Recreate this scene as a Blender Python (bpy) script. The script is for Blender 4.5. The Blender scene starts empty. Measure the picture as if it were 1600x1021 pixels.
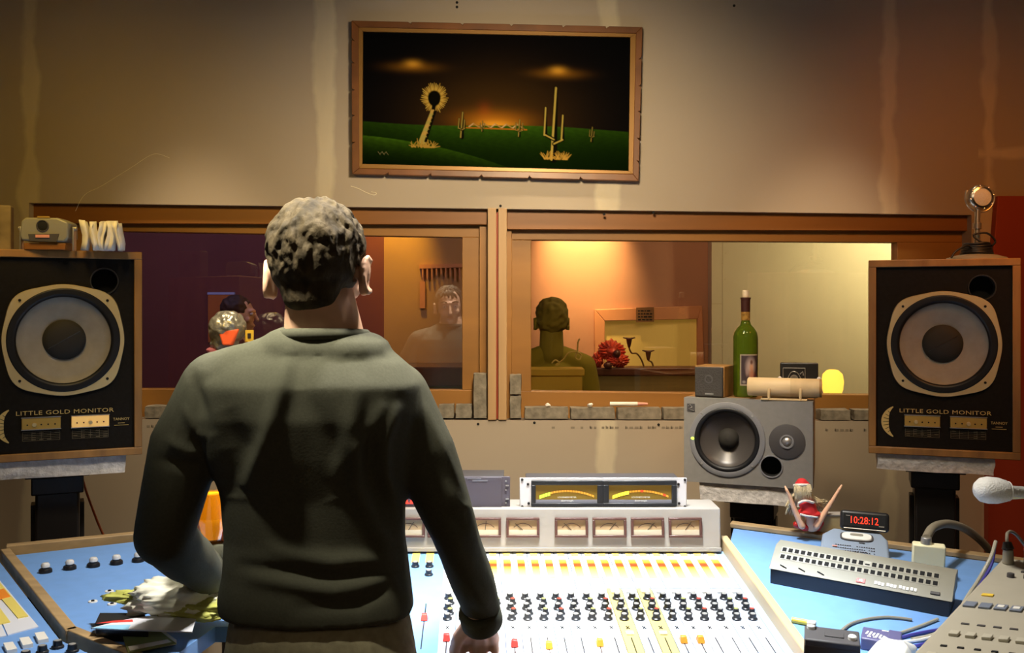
import bpy, bmesh, math, random
import numpy as np
from mathutils import Vector, Matrix, Euler, noise
random.seed(7)
SC = bpy.context.scene
COL = SC.collection
PI = math.pi
R = math.radians
CAMZ, F, HY = 1.55, 1500.0, 480.0

def P(px, py, Y):
    """photo pixel at distance Y -> world point"""
    return Vector(((px - 800.0) / F * Y, Y, CAMZ - (py - HY) / F * Y))
def ground(px, py, z):
    """photo pixel on the horizontal plane z -> world point"""
    Y = (CAMZ - z) * F / (py - HY)
    return Vector(((px - 800.0) / F * Y, Y, z))

# ------------------------------------------------------------ camera, world, lights, exposure
cd = bpy.data.cameras.new('camera')
cd.sensor_width = 36.0
cd.lens = 36.0 * F / 1600.0
cd.shift_y = -(510.5 - HY) / 1600.0
cd.clip_start = 0.02
cam = bpy.data.objects.new('camera', cd)
COL.objects.link(cam)
cam.location = (0, 0, CAMZ)
cam.rotation_euler = (R(90), 0, 0)
SC.camera = cam
cd.dof.use_dof = False

w = bpy.data.worlds.new('world')
w.use_nodes = True
w.node_tree.nodes['Background'].inputs[0].default_value = (0.6, 0.42, 0.25, 1)
w.node_tree.nodes['Background'].inputs[1].default_value = 0.02
SC.world = w
SC.view_settings.view_transform = 'Standard'
SC.view_settings.look = 'None'
SC.view_settings.exposure = 0.0
SC.view_settings.gamma = 1.0
SC.view_settings.use_curve_mapping = False

def lamp(name, kind, loc, target, energy, color, size=0.3, size_y=None, angle=60, blend=0.6):
    ld = bpy.data.lights.new(name, kind)
    ld.energy = energy
    ld.color = color
    if kind == 'AREA':
        ld.shape = 'RECTANGLE'
        ld.size = size
        ld.size_y = size_y or size
    elif kind == 'SPOT':
        ld.shadow_soft_size = size
        ld.spot_size = R(angle)
        ld.spot_blend = blend
    else:
        ld.shadow_soft_size = size
    o = bpy.data.objects.new(name, ld)
    COL.objects.link(o)
    o.location = loc
    if target is not None:
        d = Vector(target) - Vector(loc)
        o.rotation_euler = d.to_track_quat('-Z', 'Y').to_euler()
    return o

# control room: a cool white lamp above the console, an overhead lamp over the man, coloured lamps washing the wall
lamp('console_lamp', 'SPOT', (0.28, 2.05, 2.85), (0.26, 2.16, 0.9), 330, (0.78, 0.89, 1.0), 0.10, angle=40, blend=0.7)
lamp('desk_lamp', 'SPOT', (0.05, 1.95, 2.9), (0.0, 2.10, 0.9), 300, (1.0, 0.94, 0.85), 0.12, angle=86, blend=0.9)
lamp('ceiling_lamp', 'SPOT', (-0.74, 1.18, 2.95), (-0.37, 1.775, 1.56), 740, (1.0, 0.93, 0.72), 0.10, angle=23.5, blend=1.0)
for lx_ in (-1.15, 0.15, 1.15):
    lamp('low_wall_fill', 'SPOT', (lx_, 2.86, 2.93), (lx_, 3.5, 0.75), 110, (1.0, 0.78, 0.50), 0.06, angle=46, blend=1.0)  # added fill for the lower wall, no fitting there
lamp('wall_lamp_centre', 'SPOT', (0.10, 2.1, 2.32), (0.02, 3.5, 1.66), 118, (1.0, 0.78, 0.48), 0.12, angle=104, blend=1.0)
lamp('wall_lamp_yellow', 'SPOT', (-1.2, 2.2, 2.30), (-1.45, 3.5, 1.6), 19, (1.0, 0.60, 0.08), 0.12, angle=110, blend=1.0)
lamp('wall_lamp_orange', 'SPOT', (1.45, 2.2, 2.30), (1.65, 3.5, 1.5), 22, (1.0, 0.30, 0.04), 0.12, angle=110, blend=1.0)
lamp('front_fill', 'AREA', (0.1, -0.9, 2.7), (0.0, 3.2, 1.2), 4, (1.0, 0.78, 0.5), 0.9)  # added soft fill from behind the camera, mainly for the speaker fronts
lamp('speaker_fill_left', 'SPOT', (-0.85, 1.35, 2.9), (-1.24, 2.65, 1.35), 32, (1.0, 0.80, 0.50), 0.1, angle=40, blend=0.8)  # added fill aimed at the left speaker's front
lamp('speaker_fill_right', 'SPOT', (0.85, 1.35, 2.9), (1.10, 2.80, 1.30), 34, (1.0, 0.76, 0.46), 0.1, angle=46, blend=0.8)  # added fill aimed at the right speaker's front
lamp('face_fill', 'SPOT', (-0.15, 3.15, 2.92), (-0.34, 1.72, 1.55), 60, (1.0, 0.86, 0.66), 0.08, angle=32, blend=0.6)  # added fill so the man's front shows up in the glass
# live room behind the glass
lamp('live_lamp_yellow', 'SPOT', (-0.77, 6.05, 2.65), (-0.80, 6.4, 1.95), 110, (1.0, 0.60, 0.05), 0.05, angle=48, blend=0.9)
lamp('live_lamp_orange', 'SPOT', (0.43, 5.95, 2.6), (0.46, 6.4, 1.95), 420, (1.0, 0.70, 0.30), 0.05, angle=52, blend=1.0)
lamp('live_lamp_white', 'SPOT', (2.75, 5.55, 2.30), (2.60, 6.3, 1.9), 130, (1.0, 0.90, 0.55), 0.08, angle=140, blend=1.0)
lamp('live_lamp_dim', 'AREA', (0.9, 4.6, 2.85), (0.9, 5.8, 0.9), 30, (1.0, 0.66, 0.36), 1.2)
lamp('live_fill_violet', 'AREA', (-1.9, 4.6, 2.85), (-2.2, 6.3, 1.9), 22, (0.55, 0.5, 1.0), 0.8)  # added light, tints the maroon wall like a violet reflection on the glass

# ------------------------------------------------------------ materials
def mat(name, col, rough=0.6, metal=0.0, var=0.0, scale=20.0, bump=0.0, emit=None, estr=1.0, spec=0.5, coat=0.0, stretch=None, detail=3.0):
    m = bpy.data.materials.new(name)
    m.use_nodes = True
    nt = m.node_tree
    b = nt.nodes['Principled BSDF']
    c = tuple(col) + (1,) if len(col) == 3 else col
    b.inputs['Base Color'].default_value = c
    b.inputs['Roughness'].default_value = rough
    b.inputs['Metallic'].default_value = metal
    b.inputs['Specular IOR Level'].default_value = spec
    b.inputs['Coat Weight'].default_value = coat
    if emit:
        b.inputs['Emission Color'].default_value = tuple(emit) + (1,)
        b.inputs['Emission Strength'].default_value = estr
    if var or bump:
        tc = nt.nodes.new('ShaderNodeTexCoord')
        mp = nt.nodes.new('ShaderNodeMapping')
        nt.links.new(tc.outputs['Object'], mp.inputs[0])
        if stretch:
            mp.inputs['Scale'].default_value = stretch
        n = nt.nodes.new('ShaderNodeTexNoise')
        n.inputs['Scale'].default_value = scale
        n.inputs['Detail'].default_value = detail
        nt.links.new(mp.outputs[0], n.inputs[0])
        if var:
            rp = nt.nodes.new('ShaderNodeValToRGB')
            rp.color_ramp.elements[0].position = 0.3
            rp.color_ramp.elements[1].position = 0.72
            rp.color_ramp.elements[0].color = tuple(max(0, x * (1 - var)) for x in c[:3]) + (1,)
            rp.color_ramp.elements[1].color = tuple(min(1, x * (1 + var)) for x in c[:3]) + (1,)
            nt.links.new(n.outputs['Fac'], rp.inputs[0])
            nt.links.new(rp.outputs[0], b.inputs['Base Color'])
        if bump:
            bp = nt.nodes.new('ShaderNodeBump')
            bp.inputs['Strength'].default_value = bump
            bp.inputs['Distance'].default_value = 0.01
            nt.links.new(n.outputs['Fac'], bp.inputs['Height'])
            nt.links.new(bp.outputs[0], b.inputs['Normal'])
    return m

def vcol_mat(name, rough=0.6, spec=0.5):
    """colour from the mesh's own 'print' colours: flat printed artwork"""
    m = bpy.data.materials.new(name)
    m.use_nodes = True
    nt = m.node_tree
    b = nt.nodes['Principled BSDF']
    a = nt.nodes.new('ShaderNodeVertexColor')
    a.layer_name = 'print'
    nt.links.new(a.outputs[0], b.inputs['Base Color'])
    b.inputs['Roughness'].default_value = rough
    b.inputs['Specular IOR Level'].default_value = spec
    return m

M = {}
M['walnut'] = mat('walnut', (0.30, 0.150, 0.040), 0.5, var=0.3, scale=6, stretch=(4, 4, 0.6), bump=0.05)
M['baffle'] = mat('baffle_black', (0.010, 0.008, 0.006), 0.8, var=0.2, scale=90, bump=0.1, spec=0.15)
M['hole'] = mat('hole_black', (0.004, 0.004, 0.004), 0.9)
M['gold'] = mat('gold_ring', (0.62, 0.50, 0.26), 0.42, metal=0.35)
M['rubber'] = mat('rubber_black', (0.010, 0.010, 0.011), 0.45, spec=0.35)
M['cone'] = mat('paper_cone', (0.27, 0.245, 0.20), 0.75, var=0.08, scale=40)
M['dome'] = mat('dust_dome', (0.030, 0.027, 0.022), 0.75, spec=0.25)
M['goldprint'] = mat('gold_print', (0.60, 0.44, 0.15), 0.45)
M['brass'] = mat('brass_plate', (0.62, 0.40, 0.09), 0.35, metal=0.5)
M['brass_lit'] = mat('brass_plate_painted_lit', (0.95, 0.62, 0.22), 0.35, metal=0.3, emit=(1, .55, .15), estr=0.35)  # same brass, the light on it put into colour and a faint glow
M['silver'] = mat('silver_metal', (0.55, 0.54, 0.52), 0.35, metal=0.8)
M['chrome'] = mat('chrome', (0.75, 0.74, 0.72), 0.2, metal=1.0)
M['foam_grey'] = mat('foam_grey', (0.60, 0.57, 0.54), 0.95, var=0.2, scale=50, bump=0.6)
M['block_grey'] = mat('block_grey', (0.20, 0.175, 0.135), 0.95, var=0.35, scale=30, bump=0.6)
M['black_metal'] = mat('black_metal', (0.02, 0.017, 0.016), 0.4, metal=0.3)
M['black_plastic'] = mat('black_plastic', (0.015, 0.015, 0.016), 0.4)
M['dark_grey'] = mat('dark_grey', (0.06, 0.055, 0.055), 0.6)
M['grey_front'] = mat('grey_front', (0.22, 0.21, 0.195), 0.5, var=0.05, scale=60)
M['blue'] = mat('blue_paint', (0.17, 0.35, 0.72), 0.45, var=0.05, scale=30)
M['blue_light'] = mat('blue_paint_pale', (0.30, 0.48, 0.76), 0.45)
M['strip_white'] = mat('strip_white', (0.58, 0.66, 0.80), 0.4)
M['strip_white2'] = mat('strip_white_warm', (0.72, 0.74, 0.80), 0.4)
M['strip_yellow'] = mat('strip_yellow', (0.62, 0.50, 0.16), 0.45)
M['cream'] = mat('cream_panel', (0.36, 0.325, 0.28), 0.5, var=0.04, scale=15)
M['desk_wood'] = mat('desk_wood', (0.40, 0.27, 0.13), 0.5, var=0.2, scale=5, stretch=(1, 6, 6))
M['window_wood'] = mat('window_wood', (0.215, 0.078, 0.010), 0.5, var=0.18, scale=3, stretch=(0.5, 3, 5), bump=0.04)
M['window_wood_pale'] = mat('window_wood_pale', (0.27, 0.122, 0.024), 0.5, var=0.15, scale=3, stretch=(0.6, 3, 3))
M['post_wood'] = mat('post_wood', (0.40, 0.25, 0.12), 0.55, var=0.12, scale=3, stretch=(5, 3, 0.6))
M['red'] = mat('red_cap', (0.80, 0.06, 0.05), 0.35)
M['red_dark'] = mat('red_cap_dark', (0.50, 0.015, 0.01), 0.35)
M['orange_cap'] = mat('orange_cap', (0.90, 0.28, 0.03), 0.35)
M['white_plastic'] = mat('white_plastic', (0.80, 0.78, 0.72), 0.4)
M['paper'] = mat('paper_white', (0.80, 0.77, 0.70), 0.8, var=0.08, scale=30)
M['skin'] = mat('skin', (0.70, 0.42, 0.28), 0.5, var=0.08, scale=25)
M['doll_skin'] = mat('doll_skin', (0.80, 0.46, 0.28), 0.4)
M['blonde'] = mat('blonde_hair', (0.58, 0.47, 0.28), 0.6, var=0.35, scale=60, bump=0.5, stretch=(3, 3, 0.5))
M['red_cloth'] = mat('red_cloth', (0.62, 0.02, 0.02), 0.8)
M['white_fur'] = mat('white_fur', (0.80, 0.76, 0.70), 0.9, bump=0.6, scale=90)
M['eye_white'] = mat('eye_white', (0.75, 0.73, 0.70), 0.2)
M['sweater'] = mat('sweater_knit', (0.085, 0.085, 0.062), 0.95, var=0.08, scale=220, bump=0.04, spec=0.08)
M['trousers'] = mat('trousers_cloth', (0.38, 0.34, 0.22), 0.9, var=0.15, scale=60, bump=0.2, spec=0.2)
M['hair'] = mat('hair_brown', (0.056, 0.041, 0.022), 0.75, var=0.55, scale=42, bump=0.7, stretch=(1.2, 1.2, 0.7), spec=0.2, detail=6)
M['shoe'] = mat('shoe_leather', (0.03, 0.02, 0.015), 0.5)

# ------------------------------------------------------------ mesh helpers
WM = {}
def setw(o, m=None):
    WM[o] = m if m is not None else Matrix.Identity(4)
def props(o, label=None, cat=None, group=None, kind=None):
    if label: o['label'] = label
    if cat: o['category'] = cat
    if group: o['group'] = group
    if kind: o['kind'] = kind
    return o
def thing(name, label, cat, loc=(0, 0, 0), rotz=0.0, group=None, parent=None):
    o = bpy.data.objects.new(name, None)
    COL.objects.link(o)
    o.empty_display_size = 0.05
    o.location = loc
    o.rotation_euler = (0, 0, rotz)
    setw(o, Matrix.Translation(Vector(loc)) @ Matrix.Rotation(rotz, 4, 'Z'))
    props(o, label, cat, group)
    return o

def drill(o, cyls):
    """cut round holes (lists of start, end, radius in the object's own space) through a panel"""
    for (a, b, r) in cyls:
        c = MB().cyl(a, b, r, seg=64).build('cutter', 'hole', None, origin=(0, 0, 0))
        c.location = o.matrix_basis.translation if o.parent is None else (0, 0, 0)
        c.parent = o.parent
        bpy.context.view_layer.update()
        m = o.modifiers.new('drill', 'BOOLEAN'); m.operation = 'DIFFERENCE'; m.solver = 'EXACT'; m.object = c
        bpy.context.view_layer.update()
        dg = bpy.context.evaluated_depsgraph_get()
        me = bpy.data.meshes.new_from_object(o.evaluated_get(dg))
        o.modifiers.remove(m); old = o.data; nm = old.name; o.data = me; bpy.data.meshes.remove(old); me.name = nm
        me.polygons.foreach_set('use_smooth', [True] * len(me.polygons)); me.set_sharp_from_angle(angle=R(38))
        bpy.data.objects.remove(c)
class MB:
    def __init__(s):
        s.v = []; s.f = []; s.mi = []
    def add(s, vs, fs, mi=0):
        n = len(s.v)
        s.v.extend([Vector(v) for v in vs])
        s.f.extend([tuple(i + n for i in f) for f in fs])
        s.mi.extend([mi] * len(fs))
        return s
    def box(s, c, d, rot=None, mi=0):
        c = Vector(c); hx, hy, hz = d[0] / 2, d[1] / 2, d[2] / 2
        vs = [Vector((x, y, z)) for x in (-hx, hx) for y in (-hy, hy) for z in (-hz, hz)]
        if rot is not None: vs = [rot @ v for v in vs]
        return s.add([v + c for v in vs], [(0, 1, 3, 2), (4, 6, 7, 5), (0, 4, 5, 1), (2, 3, 7, 6), (0, 2, 6, 4), (1, 5, 7, 3)], mi)
    def hexa(s, a, b, mi=0):
        """two matching quads (lists of 4 points) joined to a solid"""
        vs = list(a) + list(b)
        n = len(a)
        fs = [tuple(range(n))[::-1], tuple(range(n, 2 * n))]
        for i in range(n):
            j = (i + 1) % n
            fs.append((i, j, n + j, n + i))
        return s.add(vs, fs, mi)
    def prism_xz(s, pts, y0, y1, mi=0):
        return s.hexa([Vector((p[0], y0, p[1])) for p in pts], [Vector((p[0], y1, p[1])) for p in pts], mi)
    def prism_xy(s, pts, z0, z1, mi=0):
        return s.hexa([Vector((p[0], p[1], z0)) for p in pts], [Vector((p[0], p[1], z1)) for p in pts], mi)
    def cyl(s, a, b, r0, r1=None, seg=20, mi=0, cap=True):
        a = Vector(a); b = Vector(b)
        if r1 is None: r1 = r0
        q = (b - a).to_track_quat('Z', 'Y')
        vs = []
        for (p, r) in ((a, r0), (b, r1)):
            for i in range(seg):
                t = 2 * PI * i / seg
                vs.append(p + q @ Vector((r * math.cos(t), r * math.sin(t), 0)))
        fs = [(i, (i + 1) % seg, seg + (i + 1) % seg, seg + i) for i in range(seg)]
        if cap:
            fs.append(tuple(range(seg))[::-1]); fs.append(tuple(range(seg, 2 * seg)))
        return s.add(vs, fs, mi)
    def lathe(s, prof, o=(0, 0, 0), axis=(0, 0, 1), seg=32, mi=0, shape=None, caps=True):
        """prof: list of (radius, height) along axis; shape(angle) scales the radius"""
        o = Vector(o); q = Vector(axis).to_track_quat('Z', 'Y')
        vs = []; fs = []
        for (r, h) in prof:
            for i in range(seg):
                t = 2 * PI * i / seg
                k = shape(t) if shape else 1.0
                vs.append(o + q @ Vector((r * k * math.cos(t), r * k * math.sin(t), h)))
        for j in range(len(prof) - 1):
            for i in range(seg):
                a = j * seg + i; b = j * seg + (i + 1) % seg
                fs.append((a, b, b + seg, a + seg))
        if caps and prof[0][0] > 1e-6: fs.append(tuple(range(seg))[::-1])
        if caps and prof[-1][0] > 1e-6: fs.append(tuple(range((len(prof) - 1) * seg, len(prof) * seg)))
        return s.add(vs, fs, mi)
    def tube(s, pts, r, seg=8, mi=0):
        pts = [Vector(p) for p in pts]
        rs = r if isinstance(r, (list, tuple)) else [r] * len(pts)
        vs = []; fs = []
        up = Vector((0.13, 0.21, 0.97)).normalized()
        for k, p in enumerate(pts):
            d = (pts[min(k + 1, len(pts) - 1)] - pts[max(k - 1, 0)]).normalized()
            x = d.cross(up)
            if x.length < 1e-3: x = d.cross(Vector((1, 0, 0)))
            x.normalize(); y = d.cross(x)
            for i in range(seg):
                t = 2 * PI * i / seg
                vs.append(p + x * rs[k] * math.cos(t) + y * rs[k] * math.sin(t))
        for k in range(len(pts) - 1):
            for i in range(seg):
                a = k * seg + i; b = k * seg + (i + 1) % seg
                fs.append((a, b, b + seg, a + seg))
        fs.append(tuple(range(seg))[::-1]); fs.append(tuple(range((len(pts) - 1) * seg, len(pts) * seg)))
        return s.add(vs, fs, mi)
    def ball(s, c, r, seg=16, rings=10, rot=None, mi=0):
        c = Vector(c)
        r = (r, r, r) if isinstance(r, (int, float)) else r
        vs = [Vector((0, 0, -r[2]))]
        for j in range(1, rings):
            a = -PI / 2 + PI * j / rings
            for i in range(seg):
                t = 2 * PI * i / seg
                vs.append(Vector((r[0] * math.cos(a) * math.cos(t), r[1] * math.cos(a) * math.sin(t), r[2] * math.sin(a))))
        vs.append(Vector((0, 0, r[2])))
        fs = []
        for i in range(seg): fs.append((0, 1 + (i + 1) % seg, 1 + i))
        for j in range(rings - 2):
            for i in range(seg):
                a = 1 + j * seg + i; b = 1 + j * seg + (i + 1) % seg
                fs.append((a, b, b + seg, a + seg))
        n = len(vs) - 1
        for i in range(seg): fs.append((n, n - seg + i, n - seg + (i + 1) % seg))
        if rot is not None: vs = [rot @ v for v in vs]
        return s.add([v + c for v in vs], fs, mi)
    def hull(s, p0, r0, p1, r1, seg=12, rings=8, mi=0):
        bm = bmesh.new()
        t = MB(); t.ball(p0, r0, seg, rings); t.ball(p1, r1, seg, rings)
        for v in t.v: bm.verts.new(v)
        res = bmesh.ops.convex_hull(bm, input=bm.verts[:])
        bmesh.ops.delete(bm, geom=[v for v in bm.verts if not v.link_faces], context='VERTS')
        bm.verts.index_update()
        s.add([v.co.copy() for v in bm.verts], [tuple(v.index for v in f.verts) for f in bm.faces], mi)
        bm.free()
        return s
    def build(s, name, material, parent=None, world=False, smooth=True, bevel=0.0, seg=2, angle=38, origin=None,
              label=None, cat=None, group=None, kind=None):
        if isinstance(material, str): material = M[material]
        me = bpy.data.meshes.new(name)
        vs = s.v
        loc = Vector((0, 0, 0))
        if parent is None and vs:
            if origin is not None: loc = Vector(origin)
            else:
                xs = [v.x for v in vs]; ys = [v.y for v in vs]; zs = [v.z for v in vs]
                loc = Vector(((min(xs) + max(xs)) / 2, (min(ys) + max(ys)) / 2, min(zs)))
            vs = [v - loc for v in vs]
        elif parent is not None and world:
            inv = WM[parent].inverted()
            vs = [inv @ v for v in vs]
        me.from_pydata([tuple(v) for v in vs], [], s.f)
        mats = material if isinstance(material, (list, tuple)) else [material]
        for mm in mats: me.materials.append(M[mm] if isinstance(mm, str) else mm)
        if len(mats) > 1: me.polygons.foreach_set('material_index', s.mi)
        bm = bmesh.new(); bm.from_mesh(me)
        bmesh.ops.recalc_face_normals(bm, faces=bm.faces[:])
        bm.to_mesh(me); bm.free()
        if smooth:
            me.polygons.foreach_set('use_smooth', [True] * len(me.polygons))
            me.set_sharp_from_angle(angle=R(angle))
        me.update()
        o = bpy.data.objects.new(name, me)
        COL.objects.link(o)
        if parent is not None:
            o.parent = parent
            setw(o, WM[parent].copy())
        else:
            o.location = loc
            setw(o, Matrix.Translation(loc))
        if bevel:
            bv = o.modifiers.new('bevel', 'BEVEL'); bv.width = bevel; bv.segments = seg
            bv.limit_method = 'ANGLE'; bv.angle_limit = R(40)
        props(o, label, cat, group, kind)
        return o

def text_mb(body, width=None, height=None, center=True, extrude=0.0006, spacing=1.0, align='CENTER'):
    """lettering as a mesh in the XZ plane, facing -Y, centred on the origin"""
    cu = bpy.data.curves.new('lettering', 'FONT')
    cu.body = body; cu.size = 1.0; cu.space_character = spacing; cu.resolution_u = 2
    o = bpy.data.objects.new('lettering', cu); COL.objects.link(o)
    bpy.context.view_layer.update()
    dg = bpy.context.evaluated_depsgraph_get()
    me = bpy.data.meshes.new_from_object(o.evaluated_get(dg))
    vs = [v.co.copy() for v in me.vertices]; fs = [tuple(p.vertices) for p in me.polygons]
    bpy.data.objects.remove(o); bpy.data.curves.remove(cu); bpy.data.meshes.remove(me)
    x0 = min(v.x for v in vs); x1 = max(v.x for v in vs); y0 = min(v.y for v in vs); y1 = max(v.y for v in vs)
    sx = (width / (x1 - x0)) if width else (height / (y1 - y0))
    sy = (height / (y1 - y0)) if height else sx
    out = MB()
    out.v = [Vector(((v.x - (x0 + x1) / 2) * sx, -extrude, (v.y - (y0 + y1) / 2) * sy)) for v in vs]
    out.f = fs; out.mi = [0] * len(fs)
    return out
def moved(mb, mtx):
    mb.v = [mtx @ v for v in mb.v]
    return mb

def remesh(mb, voxel, smooth=4, name='t', decimate=None):
    """union of the closed shapes in mb as one continuous skin; returns verts array, faces"""
    me = bpy.data.meshes.new(name)
    me.from_pydata([tuple(v) for v in mb.v], [], mb.f)
    bm = bmesh.new(); bm.from_mesh(me); bmesh.ops.recalc_face_normals(bm, faces=bm.faces[:]); bm.to_mesh(me); bm.free()
    o = bpy.data.objects.new(name, me); COL.objects.link(o)
    r = o.modifiers.new('r', 'REMESH'); r.mode = 'VOXEL'; r.voxel_size = voxel; r.adaptivity = 0
    if smooth:
        sm = o.modifiers.new('s', 'SMOOTH'); sm.iterations = smooth; sm.factor = 0.5
    if decimate:
        dm = o.modifiers.new('d', 'DECIMATE'); dm.ratio = decimate
    bpy.context.view_layer.update()
    dg = bpy.context.evaluated_depsgraph_get()
    ev = o.evaluated_get(dg)
    m2 = bpy.data.meshes.new_from_object(ev)
    out = MB()
    n = len(m2.vertices); co = np.empty(n * 3); m2.vertices.foreach_get('co', co); co = co.reshape(-1, 3)
    nr = np.empty(n * 3); m2.vertices.foreach_get('normal', nr); nr = nr.reshape(-1, 3)
    fs = [tuple(p.vertices) for p in m2.polygons]
    bpy.data.objects.remove(o); bpy.data.meshes.remove(me); bpy.data.meshes.remove(m2)
    return co, nr, fs
def mb_from(co, fs):
    out = MB(); out.v = [Vector(c) for c in co]; out.f = fs; out.mi = [0] * len(fs); return out

def print_grid(fn, nx, nz, corners, name, parent, material, world=True, thick=0.0):
    """a flat printed sheet: fn(u, v) arrays -> rgb (linear); corners TL TR BR BL"""
    tl, tr, br, bl = [Vector(c) for c in corners]
    u, v = np.meshgrid(np.linspace(0, 1, nx), np.linspace(0, 1, nz))
    rgb = np.clip(fn(u, v), 0, 1)
    TL, TR, BR, BL = [np.array(c) for c in (tl, tr, br, bl)]
    co = (TL[None, None] * ((1 - u) * (1 - v))[..., None] + TR[None, None] * (u * (1 - v))[..., None] + BR[None, None] * (u * v)[..., None] + BL[None, None] * ((1 - u) * v)[..., None]).reshape(-1, 3)
    idx = np.arange(nx * nz).reshape(nz, nx)
    fs = np.stack([idx[:-1, :-1], idx[1:, :-1], idx[1:, 1:], idx[:-1, 1:]], -1).reshape(-1, 4)
    if parent is not None and world:
        inv = np.array(WM[parent].inverted()); co = co @ inv[:3, :3].T + inv[:3, 3]
    me = bpy.data.meshes.new(name)
    me.from_pydata(co.tolist(), [], fs.tolist())
    a = me.color_attributes.new('print', 'FLOAT_COLOR', 'POINT')
    a.data.foreach_set('color', np.concatenate([rgb.reshape(-1, 3), np.ones((nx * nz, 1))], 1).ravel())
    me.materials.append(material)
    o = bpy.data.objects.new(name, me); COL.objects.link(o)
    if parent is not None: o.parent = parent
    setw(o)
    return o

def smoothpath(pts, n=6):
    pts = [Vector(p) for p in pts]; out = []
    for i in range(len(pts) - 1):
        p0 = pts[max(i - 1, 0)]; p1 = pts[i]; p2 = pts[i + 1]; p3 = pts[min(i + 2, len(pts) - 1)]
        for k in range(n):
            t = k / n
            out.append(0.5 * ((2 * p1) + (p2 - p0) * t + (2 * p0 - 5 * p1 + 4 * p2 - p3) * t * t + (3 * p1 - p0 - 3 * p2 + p3) * t ** 3))
    out.append(pts[-1]); return out

# ============================================================ THE SETTING
WY = 3.5                                       # face of the studio wall
def XZ(px, py, Y=WY):
    p = P(px, py, Y); return (p.x, p.z)

def wall_material():
    """bare plasterboard with wobbly seams of joint compound"""
    m = bpy.data.materials.new('plasterboard'); m.use_nodes = True
    nt = m.node_tree; N = nt.nodes; L = nt.links
    b = N['Principled BSDF']; b.inputs['Roughness'].default_value = 0.8
    b.inputs['Specular IOR Level'].default_value = 0.25
    geo = N.new('ShaderNodeNewGeometry'); sep = N.new('ShaderNodeSeparateXYZ'); L.new(geo.outputs['Position'], sep.inputs[0])
    def math_(op, a, bb=None, c=None):
        n = N.new('ShaderNodeMath'); n.operation = op
        for i, x in enumerate((a, bb, c)):
            if x is None: continue
            if isinstance(x, (int, float)): n.inputs[i].default_value = x
            else: L.new(x, n.inputs[i])
        return n.outputs[0]
    def nz(scale, detail=4, w=(1, 1, 1)):
        mp = N.new('ShaderNodeMapping'); mp.inputs['Scale'].default_value = w; L.new(geo.outputs['Position'], mp.inputs[0])
        n = N.new('ShaderNodeTexNoise'); n.inputs['Scale'].default_value = scale; n.inputs['Detail'].default_value = detail
        L.new(mp.outputs[0], n.inputs[0]); return n.outputs['Fac']
    wob = math_('MULTIPLY', math_('SUBTRACT', nz(6.0, 5), 0.5), 0.05)
    wob2 = math_('MULTIPLY', math_('SUBTRACT', nz(4.1, 6), 0.5), 0.085)
    x = sep.outputs[0]; z = sep.outputs[2]
    def band(coord, c, hw, lo=None):
        d = math_('ABSOLUTE', math_('SUBTRACT', math_('ADD', coord, wob), c))
        s = math_('SUBTRACT', math_('ADD', hw, wob2), d)
        n = N.new('ShaderNodeMapRange'); n.inputs[1].default_value = -0.008; n.inputs[2].default_value = 0.010; L.new(s, n.inputs[0])
        return n.outputs[0]
    tot = None
    for (px, hw) in ((46, 0.028), (508, 0.034), (948, 0.036), (1390, 0.022), (1546, 0.022)):
        c = (px - 800) / F * WY
        bnd = band(x, c, hw)
        tot = bnd if tot is None else math_('MAXIMUM', tot, bnd)
    zc = CAMZ - (240 - HY) / F * WY
    hb = math_('MULTIPLY', band(z, zc, 0.022), math_('GREATER_THAN', x, 1.70))
    tot = math_('MAXIMUM', tot, hb)
    streak = nz(14, 5, (1, 1, 0.25))
    tot = math_('MULTIPLY', tot, math_('ADD', 0.2, math_('MULTIPLY', streak, 0.75)))
    mix = N.new('ShaderNodeMix'); mix.data_type = 'RGBA'; L.new(tot, mix.inputs['Factor'])
    r = N.new('ShaderNodeValToRGB'); r.color_ramp.elements[0].color = (0.345, 0.29, 0.225, 1); r.color_ramp.elements[1].color = (0.40, 0.335, 0.26, 1)
    L.new(nz(1.6, 6), r.inputs[0])
    L.new(r.outputs[0], mix.inputs[6]); mix.inputs[7].default_value = (0.60, 0.53, 0.38, 1)
    L.new(mix.outputs[2], b.inputs['Base Color'])
    bp = N.new('ShaderNodeBump'); bp.inputs['Strength'].default_value = 0.25; bp.inputs['Distance'].default_value = 0.004
    L.new(tot, bp.inputs['Height']); L.new(bp.outputs[0], b.inputs['Normal'])
    return m
M['plaster'] = wall_material()
M['room_wall'] = mat('room_wall', (0.30, 0.24, 0.17), 0.85, var=0.06, scale=2)
M['floor'] = mat('floor_wood', (0.13, 0.075, 0.04), 0.5, var=0.25, scale=4, stretch=(1, 8, 1))
M['ceiling'] = mat('ceiling_paint', (0.22, 0.18, 0.13), 0.9)
M['red_panel'] = mat('red_stained_panel', (0.27, 0.032, 0.010), 0.6, var=0.12, scale=3, stretch=(2, 2, 0.4))

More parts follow.
